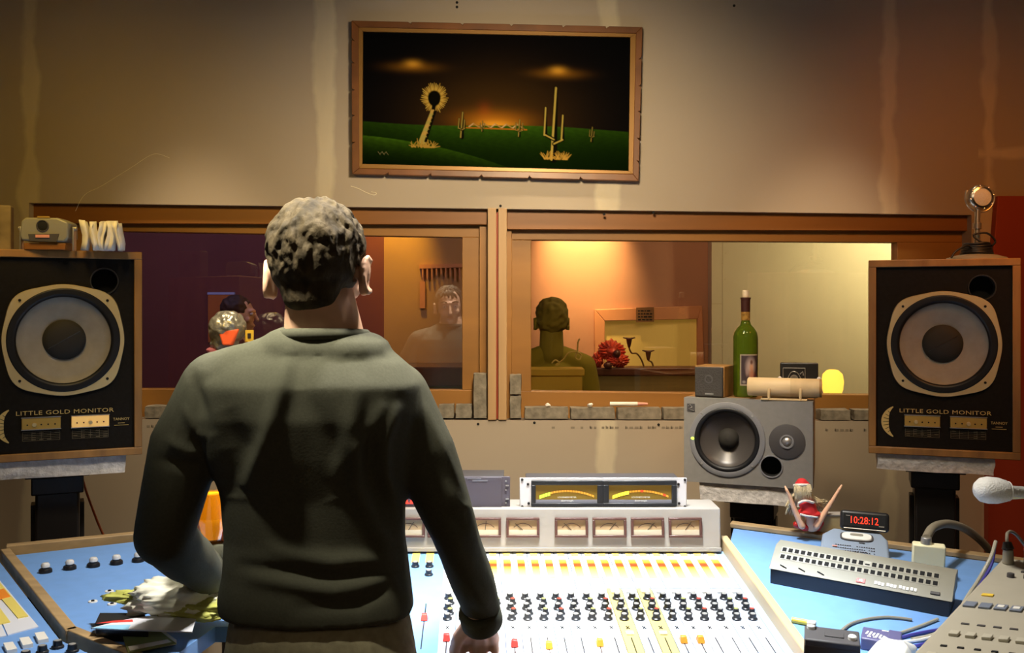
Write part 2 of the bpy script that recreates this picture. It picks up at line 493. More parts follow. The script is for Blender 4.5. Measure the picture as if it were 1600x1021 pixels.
XL, XR, YB, ZC = -2.45, 2.25, -1.6, 3.0
tl, tr, br, bl = XZ(45, 317), XZ(1518, 336), XZ(1518, 659), XZ(45, 655)
g = MB()
g.prism_xz([(XL, 0), (XL, ZC), (tl[0], ZC), tl, bl, (bl[0], 0)], WY, WY + 0.12)
g.prism_xz([tl, (tl[0], ZC), (tr[0], ZC), tr], WY, WY + 0.12)
g.prism_xz([(bl[0], 0), bl, br, (br[0], 0)], WY, WY + 0.12)
g.prism_xz([(tr[0], 0), (tr[0], ZC), (XR, ZC), (XR, 0)], WY, WY + 0.12)
wall = g.build('wall_front', 'plaster', kind='structure', smooth=False)
MB().box((-0.1, 0.95, -0.05), (XR - XL + 0.2, 5.3, 0.1)).build('floor', 'floor', kind='structure')
MB().box((-0.1, 0.95, ZC + 0.05), (XR - XL + 0.2, 5.3, 0.1)).build('ceiling', 'ceiling', kind='structure')
MB().box((XL - 0.05, 0.95, ZC / 2), (0.1, 5.1, ZC)).build('wall_left', 'room_wall', kind='structure')
MB().box((XR + 0.05, 0.95, ZC / 2), (0.1, 5.1, ZC)).build('wall_right', 'room_wall', kind='structure')
MB().box((-0.1, YB - 0.05, ZC / 2), (XR - XL + 0.2, 0.1, ZC)).build('wall_back', 'room_wall', kind='structure')
# dark red door standing flush against the right end of the wall
dr = thing('door_1', None, None, (P(1580, 0, WY).x, WY - 0.02, 0))
dr['kind'] = 'structure'
a = XZ(1556, 307, WY - 0.02); b_ = XZ(1541, 700, WY - 0.02)
MB().prism_xz([(b_[0], 0.02), (b_[0], a[1] - 0.45), (a[0], a[1]), (XR - 0.01, a[1]), (XR - 0.01, 0.02)], WY - 0.035, WY - 0.001).build('panel', 'red_panel', dr, world=True, bevel=0.003)
MB().prism_xz([(a[0] + 0.12, 0.9), (a[0] + 0.12, 1.75), (XR - 0.05, 1.75), (XR - 0.05, 0.9)], WY - 0.042, WY - 0.036).build('inset_panel', 'red_panel', dr, world=True, bevel=0.002)
# drywall screws dimpled into the plaster
for k, (px, py) in enumerate([(714, 4), (714, 11), (1147, 9), (782, 322), (747, 663), (835, 661), (1029, 664), (1021, 332), (944, 335)]):
    p = P(px, py, WY)
    MB().cyl(p + Vector((0, -0.0015, 0)), p + Vector((0, 0.004, 0)), 0.005, seg=10).build('screw', 'hole', wall, world=True)
# faint printed line along the plasterboard below the windows
g = MB()
for (x0, x1, py) in ((862, 1068, 667), (1290, 1350, 671), (222, 262, 665)):
    x = x0
    while x < x1:
        wpx = random.choice((4, 5, 6)); p = P(x, py, WY - 0.0006); q = P(x + wpx, py + 3.4, WY - 0.0006)
        if random.random() > 0.14:
            g.add([(p.x, p.y, p.z), (q.x, p.y, p.z), (q.x, p.y, q.z), (p.x, p.y, q.z)], [(0, 1, 2, 3)])
            if random.random() > 0.4:
                g.add([(p.x, p.y, p.z + 0.003), (p.x + 0.003, p.y, p.z + 0.003), (p.x + 0.003, p.y, q.z), (p.x, p.y, q.z)], [(0, 1, 2, 3)])
        x += wpx + 2.2
M['faint_ink'] = mat('faint_ink', (0.22, 0.185, 0.14), 0.8)
g.build('printed_line', 'faint_ink', wall, world=True)['kind'] = 'stuff'
# pale scratch in the plaster beside the painting, and the long thin crack left of it
g = MB().tube(smoothpath([P(548, 291, WY - 0.001), P(560, 295, WY - 0.001), P(572, 301, WY - 0.001), P(584, 305, WY - 0.001), P(588, 302, WY - 0.001), P(580, 300, WY - 0.001)]), 0.0014, 5)
M['crack'] = mat('plaster_scratch', (0.75, 0.68, 0.52), 0.8)
g.build('scratch', 'crack', wall, world=True)
g = MB().tube(smoothpath([P(265, 247, WY - 0.0005), P(240, 241, WY - 0.0005), P(205, 262, WY - 0.0005), P(160, 290, WY - 0.0005), P(132, 305, WY - 0.0005), P(118, 330, WY - 0.0005)]), 0.0007, 5)
g.build('hairline_scratch', 'crack', wall, world=True)

# ---------------- windows
def window(n, outer, glass, label):
    """outer / glass: pixel rects (TL, TR, BR, BL)"""
    w_ = thing('window_%d' % n, None, None, (P(outer[0][0], 0, WY).x, WY, 1.2)); w_['kind'] = 'structure'
    return w_
M['glass'] = None
def glass_material():
    m = bpy.data.materials.new('window_glass'); m.use_nodes = True
    nt = m.node_tree; nt.nodes.clear()
    out = nt.nodes.new('ShaderNodeOutputMaterial'); mx = nt.nodes.new('ShaderNodeMixShader')
    tr_ = nt.nodes.new('ShaderNodeBsdfTransparent'); tr_.inputs[0].default_value = (0.93, 0.90, 0.85, 1)
    gl = nt.nodes.new('ShaderNodeBsdfGlossy'); gl.inputs['Roughness'].default_value = 0.0
    mx.inputs[0].default_value = 0.13
    nt.links.new(tr_.outputs[0], mx.inputs[1]); nt.links.new(gl.outputs[0], mx.inputs[2]); nt.links.new(mx.outputs[0], out.inputs[0])
    return m
M['glass'] = glass_material()
def quadpx(px, Y): return [XZ(x, y, Y) for (x, y) in px]
def pane_frame(n, ox0, ox1, otop, obot, gl):
    """otop/obot functions of px; gl = (x0, x1, ytop0, ytop1, ybot0, ybot1) glass edge"""
    wn = thing('window_%d' % n, None, None, (P((ox0 + ox1) / 2, 0, WY).x, WY + 0.05, 1.2)); wn['kind'] = 'structure'
    x0, x1, t0, t1, b0, b1 = gl
    YA, YB_, YG = WY + 0.035, WY + 0.075, WY + 0.10
    # header board, darker, set just behind the wall face
    MB().prism_xz(quadpx([(ox0, otop(ox0) + 2), (ox1, otop(ox1) - 3), (ox1, otop(ox1) + 25), (ox0, otop(ox0) + 32)], YA), YA, YA + 0.14).build('header_board', 'window_wood', wn, world=True, bevel=0.002)
    # frame members round the glass
    MB().prism_xz(quadpx([(ox0, otop(ox0) + 20), (ox1, otop(ox1) + 20), (ox1, t1), (x1, t1), (x0, t0), (ox0, t0)], YB_), YB_, YB_ + 0.06).build('top_rail', 'window_wood_pale', wn, world=True, bevel=0.002)
    MB().prism_xz(quadpx([(ox0, b0), (x0, b0), (x1, b1), (ox1, b1), (ox1, obot(ox1) + 4), (ox0, obot(ox0) + 4)], YB_), YB_, YB_ + 0.06).build('bottom_rail', 'window_wood_pale', wn, world=True, bevel=0.002)
    MB().prism_xz(quadpx([(ox0 - 4, t0), (x0, t0), (x0, b0), (ox0 - 4, b0)], YB_), YB_, YB_ + 0.06).build('stile', 'window_wood_pale', wn, world=True, bevel=0.002)
    MB().prism_xz(quadpx([(x1, t1), (ox1 + 4, t1), (ox1 + 4, b1), (x1, b1)], YB_), YB_, YB_ + 0.06).build('stile', 'window_wood_pale', wn, world=True, bevel=0.002)
    pq = quadpx([(x0 - 6, t0 - 6), (x1 + 6, t1 - 6), (x1 + 6, b1 + 6), (x0 - 6, b0 + 6)], YG)
    # studio glass hangs slightly out of true
    off = (-0.001, 0.009, 0.0, -0.010) if n == 1 else (-0.003, -0.003, 0.003, 0.003)
    MB().hexa([Vector((p_[0], YG + o_, p_[1])) for p_, o_ in zip(pq, off)], [Vector((p_[0], YG + o_ + .006, p_[1])) for p_, o_ in zip(pq, off)]).build('pane', 'glass', wn, world=True, smooth=False)
    return wn
top = lambda px: 317 + (px - 45) * 19 / 1473.0
bot = lambda px: 655 + (px - 45) * 4 / 1473.0
pane_frame(1, 45, 762, top, bot, (160, 722, 361, 371, 608, 610))
pane_frame(2, 792, 1518, top, bot, (830, 1402, 375, 379, 612, 618))
# reveal boards either side of the middle posts, slightly proud of the frames
for (xa, xb, nm) in ((749, 763, 'trim_1'), (791, 800, 'trim_2')):
    MB().prism_xz(quadpx([(xa, top(xa)), (xb, top(xb)), (xb, bot(xb)), (xa, bot(xa))], WY + 0.055), WY + 0.055, WY + 0.12).build(nm, 'window_wood_pale', kind='structure', bevel=0.002)
for (xa, xb, nm) in ((762, 775.5, 'trim_3'), (778.5, 792, 'trim_4')):
    MB().prism_xz(quadpx([(xa, top(xa) - 1), (xb, top(xb) - 1), (xb, bot(xb)), (xa, bot(xa))], WY - 0.006), WY - 0.006, WY + 0.14).build(nm, 'post_wood', kind='structure', bevel=0.002)
MB().prism_xz(quadpx([(774, 332), (780, 332), (780, 655), (774, 655)], WY + 0.01), WY + 0.01, WY + 0.05).build('trim_5', 'red_panel', kind='structure')
# sill shelf the blocks lie on (same height as the bottom of the opening)
MB().prism_xz([(bl[0], bl[1] - 0.02), bl, br, (br[0], br[1] - 0.02)], WY + 0.002, WY + 0.075).build('trim_6', 'window_wood', kind='structure')

# grey mineral blocks lying and standing on the sill
def block(x0, y0, x1, y1, label, dep=0.06, lean=0):
    Yb = WY + 0.005
    a_, b2 = P(x0, y0, Yb), P(x1, y1, Yb)
    g_ = MB(); nx = max(3, int((b2.x - a_.x) / 0.02)); nz_ = max(3, int((a_.z - b2.z) / 0.02))
    # box made of a jittered grid so that its faces are rough
    bm = bmesh.new(); bmesh.ops.create_cube(bm, size=1.0)
    bmesh.ops.subdivide_edges(bm, edges=bm.edges[:], cuts=3, use_grid_fill=True)
    g_.v = []
    bm.verts.index_update()
    for v in bm.verts:
        j = noise.noise_vector(v.co * 7 + Vector((x0, y0, 1)) * 0.37) * 0.004
        g_.v.append(Vector(((a_.x + b2.x) / 2 + v.co.x * (b2.x - a_.x - 0.006) + j.x, Yb + dep / 2 + v.co.y * dep, b2.z + 0.003 + (v.co.z + 0.5) * (a_.z - b2.z - 0.006) + (j.z if v.co.z > -0.4 else 0))))
    g_.f = [tuple(v.index for v in f.verts) for f in bm.faces]; g_.mi = [0] * len(g_.f); bm.free()
    return g_.build('mineral_block', 'block_grey', label=label, cat='block', group='grey mineral blocks on the window sill', angle=60)
BL = [(739, 583, 761, 655, 'grey rough block standing on end left of the middle window posts'),
      (711, 632, 738, 655, 'rough grey block lying on the sill against the upright block left of the posts'),
      (684, 632, 710, 655, 'rough grey block on the sill just clear of the man\'s right shoulder'),
      (225, 634, 262, 655, 'grey block on the sill between the left monitor speaker and the man\'s left sleeve'),
      (796, 618, 815.5, 655, 'short grey block standing on end right of the middle posts, lower of two'),
      (796, 585, 815.5, 617.5, 'grey block topping the upright pair right of the middle posts'),
      (819, 636, 889, 656, 'cracked grey block on the sill, first lying right of the upright pair'),
      (891, 637, 962, 656, 'smooth grey block on the sill below the white marker\'s left end'),
      (964, 637, 1034, 657, 'paler grey block on the sill below the white marker\'s pink tip'),
      (1036, 637, 1092, 657, 'grey block on the sill running behind the grey speaker'),
      (1281, 640, 1330, 658, 'grey block on the sill right of the grey speaker'),
      (1334, 640, 1372, 658, 'grey block on the sill half hidden by the right monitor speaker')]
for b0 in BL: block(*b0)
# marker on the blocks
t = thing('marker_pen', 'white marker pen with a pink tip lying on the sill blocks', 'pen', P(982, 636, WY + 0.02))
p0, p1, p2 = P(953, 631, WY + 0.02), P(996, 631.5, WY + 0.02), P(1012, 632, WY + 0.02)
zf = P(0, 636, WY).z + 0.0085
for p in (p0, p1, p2): p.z = zf
MB().cyl(p0, p1, 0.0075, seg=14).build('barrel', 'white_plastic', t, world=True)
M['pink'] = mat('pink_plastic', (0.75, 0.32, 0.25), 0.5)
MB().cyl(p1, p2, 0.007, 0.004, seg=14).build('cap', 'pink', t, world=True)
for k, (px, lab) in enumerate(((856, 'small crumb of pale putty on the cracked sill block'), (922, 'small crumb of pale putty on the smooth sill block'))):
    p = P(px, 634, WY + 0.02); p.z = P(0, 636, WY).z + 0.005
    g = MB().ball(p, (0.010, 0.009, 0.0075), 8, 6)
    g.v = [v + noise.noise_vector(v * 90) * 0.003 for v in g.v]
    g.build('putty_crumb', 'paper', label=lab, cat='crumb')

# ---------------- live room beyond the glass
M['maroon_wall'] = mat('maroon_wall', (0.17, 0.045, 0.04), 0.7, var=0.10, scale=2)
M['ochre_wall'] = mat('ochre_wall', (0.46, 0.27, 0.11), 0.75, var=0.08, scale=3)
M['brown_wall'] = mat('terracotta_wall', (0.44, 0.22, 0.13), 0.75, var=0.06, scale=3)
M['cream_wall'] = mat('cream_wall', (0.56, 0.50, 0.34), 0.8, var=0.04, scale=2)
LY, LYC = 6.4, 6.28
LX0, LX1 = -3.6, 3.0
def wallbox(x0, x1, y, nm, m_, z0=0, z1=ZC): return MB().box(((x0 + x1) / 2, y + 0.05, (z0 + z1) / 2), (x1 - x0, 0.1, z1 - z0)).build(nm, m_, kind='structure')
xa = P(600, 0, LY).x; xb = P(745, 0, LY).x; xc = P(1112, 0, LYC).x
wallbox(LX0, xa, LY, 'wall_maroon', 'maroon_wall')
wallbox(xa, xb, LY, 'wall_ochre', 'ochre_wall')
wallbox(xb, P(1112, 0, LY).x + 0.4, LY, 'wall_terracotta', 'brown_wall')
MB().box(((xc + LX1) / 2, (LYC + LY) / 2 + 0.05, ZC / 2), (LX1 - xc, LY - LYC + 0.1, ZC)).build('wall_cream', 'cream_wall', kind='structure')
MB().box((LX0 - 0.05, 5.0, ZC / 2), (0.1, 2.9, ZC)).build('wall_far_left', 'maroon_wall', kind='structure')
MB().box((LX1 + 0.05, 4.4, ZC / 2), (0.1, 1.7, ZC)).build('wall_far_right', 'cream_wall', kind='structure')
MB().box((-0.3, 5.05, -0.05), (6.8, 2.85, 0.1)).build('floor_live_room', 'floor', kind='structure')
MB().box((-0.3, 5.05, ZC + 0.05), (6.8, 2.85, 0.1)).build('ceiling_live_room', 'ceiling', kind='structure')
# seams and screw heads on the cream wall
g = MB()
p = P(1129, 0, LYC).x
g.box((p, LYC - 0.0005, 1.5), (0.003, 0.001, 3.0)); g.box(((xc + p) / 2, LYC - 0.0005, P(0, 475, LYC).z), (p - xc, 0.001, 0.003))
M['seam'] = mat('wall_seam', (0.42, 0.36, 0.22), 0.8)
g.build('seam', 'seam', bpy.data.objects['wall_cream'], world=True)
for (px, py) in ((1134, 396), (1128, 412), (1133, 437), (1127, 520), (1128, 543), (1274, 451), (1271, 551)):
    p = P(px, py, LYC); MB().cyl(p + Vector((0, -0.002, 0)), p, 0.004, seg=8).build('screw', 'seam', bpy.data.objects['wall_cream'], world=True)
# framed inner window in the terracotta wall
wn = thing('window_3', None, None, (P(1010, 0, LY).x, LY, 1.2)); wn['kind'] = 'structure'
M['far_frame'] = mat('far_frame', (0.62, 0.27, 0.12), 0.6)
M['far_pane'] = mat('far_pane', (0.55, 0.40, 0.13), 0.5, emit=(0.62, 0.36, 0.055), estr=0.32)
def bar(pts, y0, y1, nm, m_, par): return MB().prism_xz(quadpx(pts, y0), y0, y1).build(nm, m_, par, world=True, bevel=0.004)
bar([(929, 484), (1097, 478), (1090, 499), (945, 502)], LY - 0.05, LY, 'head_casing', 'far_frame', wn)
bar([(929, 484), (945, 502), (945, 592), (929, 592)], LY - 0.05, LY, 'side_casing', 'far_frame', wn)
bar([(1090, 499), (1097, 478), (1101, 592), (1090, 592)], LY - 0.05, LY, 'side_casing', 'far_frame', wn)
bar([(943, 500), (1092, 497), (1092, 592), (943, 592)], LY - 0.012, LY, 'pane', 'far_pane', wn)
# small dark notice at the top of that frame
t = thing('notice', 'small brown notice with dark lettering hanging from the far inner window frame', 'notice', P(1008, 502, LY - 0.062))
MB().prism_xz(quadpx([(994, 481), (1022, 480), (1022, 503), (994, 504)], LY - 0.06), LY - 0.06, LY - 0.051).build('board', mat('notice_brown', (0.22, 0.10, 0.03), 0.7), t, world=True)
g = MB()
for r_ in range(4):
    x = 997
    while x < 1017:
        wd = random.uniform(2, 6); y = 485 + r_ * 4.6
        a_, b2 = P(x, y, LY - 0.061), P(min(x + wd, 1019), y + 2.2, LY - 0.061)
        g.add([(a_.x, a_.y, a_.z), (b2.x, a_.y, a_.z), (b2.x, a_.y, b2.z), (a_.x, a_.y, b2.z)], [(0, 1, 2, 3)]); x += wd + 1.5
g.build('lettering', 'hole', t, world=True)

# ============================================================ THE PAINTING
M['paint'] = vcol_mat('velvet_painting', 1.0, 0.0)
M['frame_wood'] = mat('frame_wood', (0.15, 0.052, 0.012), 0.4, var=0.3, scale=8, bump=0.1)
M['frame_gold'] = mat('frame_gold', (0.26, 0.13, 0.028), 0.4, metal=0.3)
def paint_fn(u, v):
    H, W_ = u.shape
    asp = 2.0
    x = u * 1600; y = v * 800                     # painting space, 1600 x 800
    def sm(a, b, t): t = np.clip((t - a) / (b - a), 0, 1); return t * t * (3 - 2 * t)
    rgb = np.zeros(u.shape + (3,))
    rgb[:] = (0.0035, 0.0035, 0.004)
    def add(mask, c):
        for k in range(3): rgb[..., k] += mask * c[k]
    def over(mask, c):
        for k in range(3): rgb[..., k] = rgb[..., k] * (1 - mask) + c[k] * mask
    gl = np.exp(-(((x - 790) / 420) ** 2 + ((y - 500) / 260) ** 2))
    add(gl, (0.045, 0.020, 0.002))
    add(np.exp(-(((x - 790) / 190) ** 2 + ((y - 520) / 55) ** 2)), (0.30, 0.10, 0.004))
    add(np.exp(-(((x - 730) / 40) ** 2 + ((y - 455) / 45) ** 2)), (0.07, 0.006, 0.001))
    add(np.exp(-(((x - 800) / 110) ** 2 + ((y - 545) / 26) ** 2)), (0.40, 0.20, 0.015))
    for (cx, cy) in ((300, 195), (1170, 215)):
        add(np.exp(-(((x - cx) / 130) ** 2 + ((y - cy - 14) / 26) ** 2)), (0.16, 0.065, 0.004))
        add(np.exp(-(((x - cx) / 45) ** 2 + ((y - cy + 6) / 22) ** 2)), (0.45, 0.22, 0.02))
    # ground: horizon at y ~ 560, green meadow with hills
    hor = 552 + 10 * np.sin(x / 230) + (x - 800) * 0.012
    g = sm(-3, 4, y - hor)
    n1 = 0.5 + 0.5 * np.sin(x * 0.09 + 3 * np.sin(y * 0.07)) * np.sin(x * 0.031 + y * 0.11)
    d = y - hor
    gr = np.exp(-(d / 75.0)) * (0.45 + 0.55 * np.exp(-((x - 830) / 420) ** 2)) * (0.75 + 0.25 * n1)
    over(g, (0.002, 0.006, 0.001))
    add(g * gr, (0.035, 0.10, 0.006))
    hill = 628 + np.clip(x, 0, 900) * 0.06 + np.clip((x / 900.0), 0, 1) ** 2 * 125
    hm = sm(-2, 3, y - hill) * (x < 960)
    dh = y - hill
    over(hm, (0.0015, 0.004, 0.001))
    add(hm * np.exp(-dh / 45.0) * (0.7 + 0.3 * n1) * np.clip(1.15 - x / 900, 0, 1), (0.045, 0.12, 0.006))
    def seg(x0, y0, x1, y1, r0, r1, c, soft=3):
        dx, dy = x1 - x0, y1 - y0; L2 = dx * dx + dy * dy
        t = np.clip(((x - x0) * dx + (y - y0) * dy) / L2, 0, 1)
        dist = np.hypot(x - (x0 + t * dx), y - (y0 + t * dy)); r = r0 + (r1 - r0) * t
        over(1 - sm(-soft, soft, dist - r), c)
    GO = (0.50, 0.33, 0.06); DK = (0.004, 0.004, 0.002)
    # far tents / mountains lit at the horizon
    for k in range(5):
        bx = 640 + k * 66
        seg(bx, 560, bx + 26, 540, 4, 3, (0.5, 0.35, 0.18)); seg(bx + 26, 540, bx + 62, 562, 3, 4, (0.35, 0.20, 0.06))
    seg(620, 566, 985, 570, 4, 4, (0.35, 0.12, 0.01))
    # joshua tree
    for k in range(44):
        a = 2 * PI * k / 44; rr = random.uniform(0.85, 1.08)
        seg(430 + 42 * math.cos(a), 395 + 48 * math.sin(a), 430 + 78 * rr * math.cos(a), 390 + 88 * rr * math.sin(a), 5, 2, GO if k % 3 else (0.34, 0.20, 0.03))
    seg(430, 385, 430, 410, 38, 32, DK, 6)
    seg(428, 440, 424, 470, 12, 12, DK)
    pts = [(422, 480), (400, 560), (365, 640)]
    for i in range(8):
        t0, t1 = i / 8, (i + 0.72) / 8
        f = lambda t: (422 - 62 * t, 475 + 185 * t)
        (xa_, ya_), (xb_, yb_) = f(t0), f(t1)
        seg(xa_, ya_, xb_, yb_, 13 + 9 * t0, 13 + 9 * t1, (0.46 - .1 * (i % 2), 0.29, 0.07))
        seg(xa_ + 12 + 6 * t0, ya_, xb_ + 12 + 6 * t1, yb_, 8, 8, DK)
    for k in range(30):
        a = PI + PI * k / 29; bx = 355 + random.uniform(-70, 75)
        seg(bx, 690, bx + 38 * math.cos(a), 690 - 52 * abs(math.sin(a)) * random.uniform(.6, 1), 3.5, 1.5, (0.40, 0.24, 0.04))
    # saguaros
    def cactus(cx, by, h, wd, arms, lit=1.0):
        c = (GO[0] * lit * .8, GO[1] * lit * .9, GO[2] * lit)
        seg(cx, by, cx + h * 0.02, by - h, wd, wd * 0.55, DK)
        seg(cx - wd * .7, by, cx + h * 0.02, by - h, wd * .32, wd * .3, c)
        for (sx, y0, y1, dx) in arms:
            seg(cx, by - h * y0, cx + dx * h, by - h * (y0 + .06), wd * .6, wd * .5, DK)
            seg(cx + dx * h, by - h * (y0 + .06), cx + dx * h, by - h * y1, wd * .6, wd * .42, DK)
            seg(cx + dx * h - wd * .35, by - h * (y0 + .06), cx + dx * h, by - h * y1, wd * .22, wd * .22, c)
            seg(cx, by - h * y0, cx + dx * h, by - h * (y0 + .06), wd * .2, wd * .2, c)
    cactus(1150, 745, 430, 20, [(-1, .28, .72, -.12), (1, .22, .62, .12)])
    cactus(598, 625, 150, 12, [(-1, .3, .75, -.12), (1, .3, .7, .1)], .7)
    cactus(720, 585, 60, 6, [(-1, .3, .8, -.2), (1, .3, .8, .2)], .7)
    cactus(942, 610, 100, 8, [(-1, .3, .8, -.2), (1, .3, .8, .2)], .8)
    cactus(1378, 630, 85, 8, [(-1, .3, .8, -.15), (1, .3, .7, .15)], .55)
    for k in range(34):
        bx = 1165 + random.uniform(-75, 75); a = random.uniform(PI * 1.15, PI * 1.85)
        seg(bx, 742, bx + 36 * math.cos(a), 742 + 48 * math.sin(a), 3, 1.2, (0.42, 0.24, 0.04))
    for k in range(5):
        seg(95 + k * 12, 725 + (k % 2) * 12, 108 + k * 12, 742 - (k % 2) * 18, 1.6, 1.2, (0.18, 0.16, 0.08), 2)
    return rgb * .72
pt = thing('painting', 'framed dark desert painting of cacti on green hills hung above the windows', 'painting', P(776, 275, WY - 0.03))
YF = WY - 0.035
can = [P(567, 49, YF + 0.012), P(985, 58, YF + 0.012), P(982, 267, YF + 0.012), P(566, 256, YF + 0.012)]
print_grid(paint_fn, 480, 250, can, 'canvas', pt, M['paint'])
def ringframe(outer, inner, y0, y1, nm, m_, par, notch=False, bev=0.002):
    names = []
    for i in range(4):
        j = (i + 1) % 4
        o0, o1, i1, i0 = outer[i], outer[j], inner[j], inner[i]
        pts = [o0]
        if notch:
            for t_ in (0.2, 0.38, 0.55, 0.73, 0.88):
                for (dt, dd) in ((-0.006, 0), (0, 0.35), (0.006, 0)):
                    t2 = t_ + dt
                    a_ = (o0[0] + (o1[0] - o0[0]) * t2, o0[1] + (o1[1] - o0[1]) * t2)
                    b2 = (i0[0] + (i1[0] - i0[0]) * t2, i0[1] + (i1[1] - i0[1]) * t2)
                    pts.append((a_[0] + (b2[0] - a_[0]) * dd, a_[1] + (b2[1] - a_[1]) * dd))
        pts += [o1, i1, i0]
        MB().prism_xz(quadpx(pts, y0), y0, y1).build(nm, m_, par, world=True, bevel=bev)
ringframe([(549, 32), (1004, 42), (998, 283), (550, 272)], [(560, 42), (994, 52), (989, 272), (561, 263)], YF - 0.005, WY - 0.001, 'moulding', 'frame_wood', pt, True)
ringframe([(560, 42), (994, 52), (989, 272), (561, 263)], [(567, 49), (985, 58), (982, 267), (566, 256)], YF + 0.003, WY - 0.001, 'slip', 'frame_gold', pt, False, 0.001)

# ============================================================ LARGE MONITOR SPEAKERS
def crossgrid(cx, cz, w_, h_, y, rows, cols):
    g_ = MB()
    for i in range(rows + 1):
        g_.box((cx, y, cz - h_ / 2 + h_ * i / rows), (w_, 0.0005, 0.0009))
    for i in range(cols + 1):
        g_.box((cx - w_ / 2 + w_ * i / cols, y, cz), (0.0009, 0.0005, h_))
    return g_
M['chart'] = mat('chart_print', (0.13, 0.10, 0.05), 0.6)
M['port_lip'] = mat('port_lip', (0.035, 0.033, 0.03), 0.3)
def gold_monitor(loc, rz, label, lit):
    t = thing('monitor_speaker', label, 'speaker', loc, rz, 'pair of large gold-ringed monitor speakers')
    W_, H_, D_ = 0.405, 0.575, 0.30
    fr = 0.021
    # cabinet body and bezel boards (front edge at y=0)
    MB().box((0, D_ / 2 + 0.030, H_ / 2), (W_ - 0.002, D_ - 0.060, H_ - 0.002)).build('cabinet', 'walnut', t, bevel=0.003)
    for (c, d) in (((0, 0.0255, H_ - fr / 2), (W_, 0.069, fr)), ((0, 0.0255, fr / 2), (W_, 0.069, fr)), ((-W_ / 2 + fr / 2, 0.0255, H_ / 2), (fr, 0.069, H_ - 2 * fr)), ((W_ / 2 - fr / 2, 0.0255, H_ / 2), (fr, 0.069, H_ - 2 * fr))):
        MB().box(c, d).build('bezel', 'walnut', t, bevel=0.002)
    MB().box((0, 0.007, H_ / 2), (W_ - 2 * fr, 0.012, H_ - 2 * fr)).build('baffle', 'baffle', t)
    drill(bpy.context.scene.objects[COL.objects[-1].name], [((0.002, -.05, .328), (0.002, .05, .328), .1195), ((.104, -.05, .492), (.104, .05, .492), .0345)])
    cz = 0.328; cx = 0.002
    ax = (0, -1, 0)
    # lobed gold flange
    def shape(a_):
        k = abs(math.sin(2 * a_))
        return 1.0 + 0.105 * k ** 5
    g = MB(); seg = 96
    o = Vector((cx, 0.001, cz)); q = Vector(ax).to_track_quat('Z', 'Y')
    vs = []; fs = []
    for (r, h, sh) in ((0.143, 0.0, 0), (0.143, 0.007, 0), (0.153, 0.007, 1), (0.1545, 0.0, 1)):
        for i in range(seg):
            a_ = 2 * PI * i / seg
            k = (shape(a_) if sh else 1.0)
            vs.append(o + q @ Vector((r * k * math.cos(a_), r * k * math.sin(a_), h)))
    for j in range(3):
        for i in range(seg):
            fs.append((j * seg + i, j * seg + (i + 1) % seg, (j + 1) * seg + (i + 1) % seg, (j + 1) * seg + i))
    g.add(vs, fs); g.build('flange', 'gold', t)
    for sx in (-1, 1):
        for sz in (-1, 1):
            c = Vector((cx + sx * 0.1095, -0.0065, cz + sz * 0.1095))
            MB().cyl(c, c + Vector((0, -0.0015, 0)), 0.0038, seg=10).build('flange_bolt', 'hole', t)
    # surround, cone and dome as separate rings
    MB().lathe([(0.1435, 0.0), (0.1425, 0.007), (0.139, 0.009), (0.134, 0.006), (0.129, 0.009), (0.123, 0.005), (0.119, 0.001), (0.1185, -0.004)], (cx, 0.0, cz), ax, 64, caps=False).build('surround', 'rubber', t, angle=80)
    MB().lathe([(0.119, 0.001), (0.116, -0.006), (0.100, -0.012), (0.07, -0.024), (0.048, -0.033)], (cx, -0.002, cz), ax, 64, caps=False).build('cone', 'cone', t, angle=80)
    MB().lathe([(0.056, -0.031), (0.054, -0.024), (0.044, -0.017), (0.03, -0.012), (0.012, -0.010), (0.0, -0.0097)], (cx, -0.002, cz), ax, 48).build('dust_cap', 'dome', t, angle=80)
    MB().tube([(cx - 0.04, 0.0125, cz - 0.024), (cx, 0.0065, cz + 0.0), (cx + 0.04, 0.0125, cz + 0.024)], 0.0008, 5).build('cap_crease', 'port_lip', t)
    # port
    px_, pz_ = cx + 0.102, 0.492
    MB().lathe([(0.0345, 0.0), (0.034, -0.048), (0.0, -0.048)], (px_, 0.002, pz_), ax, 40, caps=False).build('port_tube', 'hole', t)
    MB().lathe([(0.034, 0.0), (0.0345, 0.003), (0.037, 0.003), (0.0375, 0.0)], (px_, 0.0005, pz_), ax, 48, caps=False).build('port_ring', 'port_lip', t)
    # lettering and control plates
    zt = 0.119
    mb = moved(text_mb('LITTLE GOLD MONITOR', width=0.245, height=0.0115, spacing=1.05), Matrix.Translation((0.006, -0.0003, zt + 0.011)))
    mb.build('lettering', 'goldprint', t, smooth=False)
    for k, x0 in enumerate((-0.055, 0.068)):
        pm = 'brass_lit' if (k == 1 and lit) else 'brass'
        pl = MB().box((x0, -0.003, zt - 0.018), (0.096, 0.006, 0.031)).build('control_plate', pm, t, bevel=0.0015)
        gz = MB()
        for (dx, dz, ww, hh) in ((0, 0.0165, 0.098, 0.002), (0, -0.0165, 0.098, 0.002)):
            gz.box((x0 + dx, -0.0035, zt - 0.018 + dz), (ww, 0.007, hh))
        gz.build('plate_rim', 'silver', pl)
        for j in range(5):
            c = Vector((x0 - 0.034 + j * 0.017, -0.006, zt - 0.021))
            if j == (1 if k == 0 else 2):
                MB().cyl(c, c + Vector((0, -0.005, 0)), 0.006, 0.005, seg=14).build('switch_knob', 'gold', pl)
            else:
                MB().cyl(c, c + Vector((0, -0.0012, 0)), 0.0022, seg=8).build('switch_hole', 'hole', pl)
        crossgrid(x0, zt - 0.053, 0.092, 0.024, -0.0002 + 0.0006, 5, 4).build('chart', 'chart', t)
        g2 = MB()
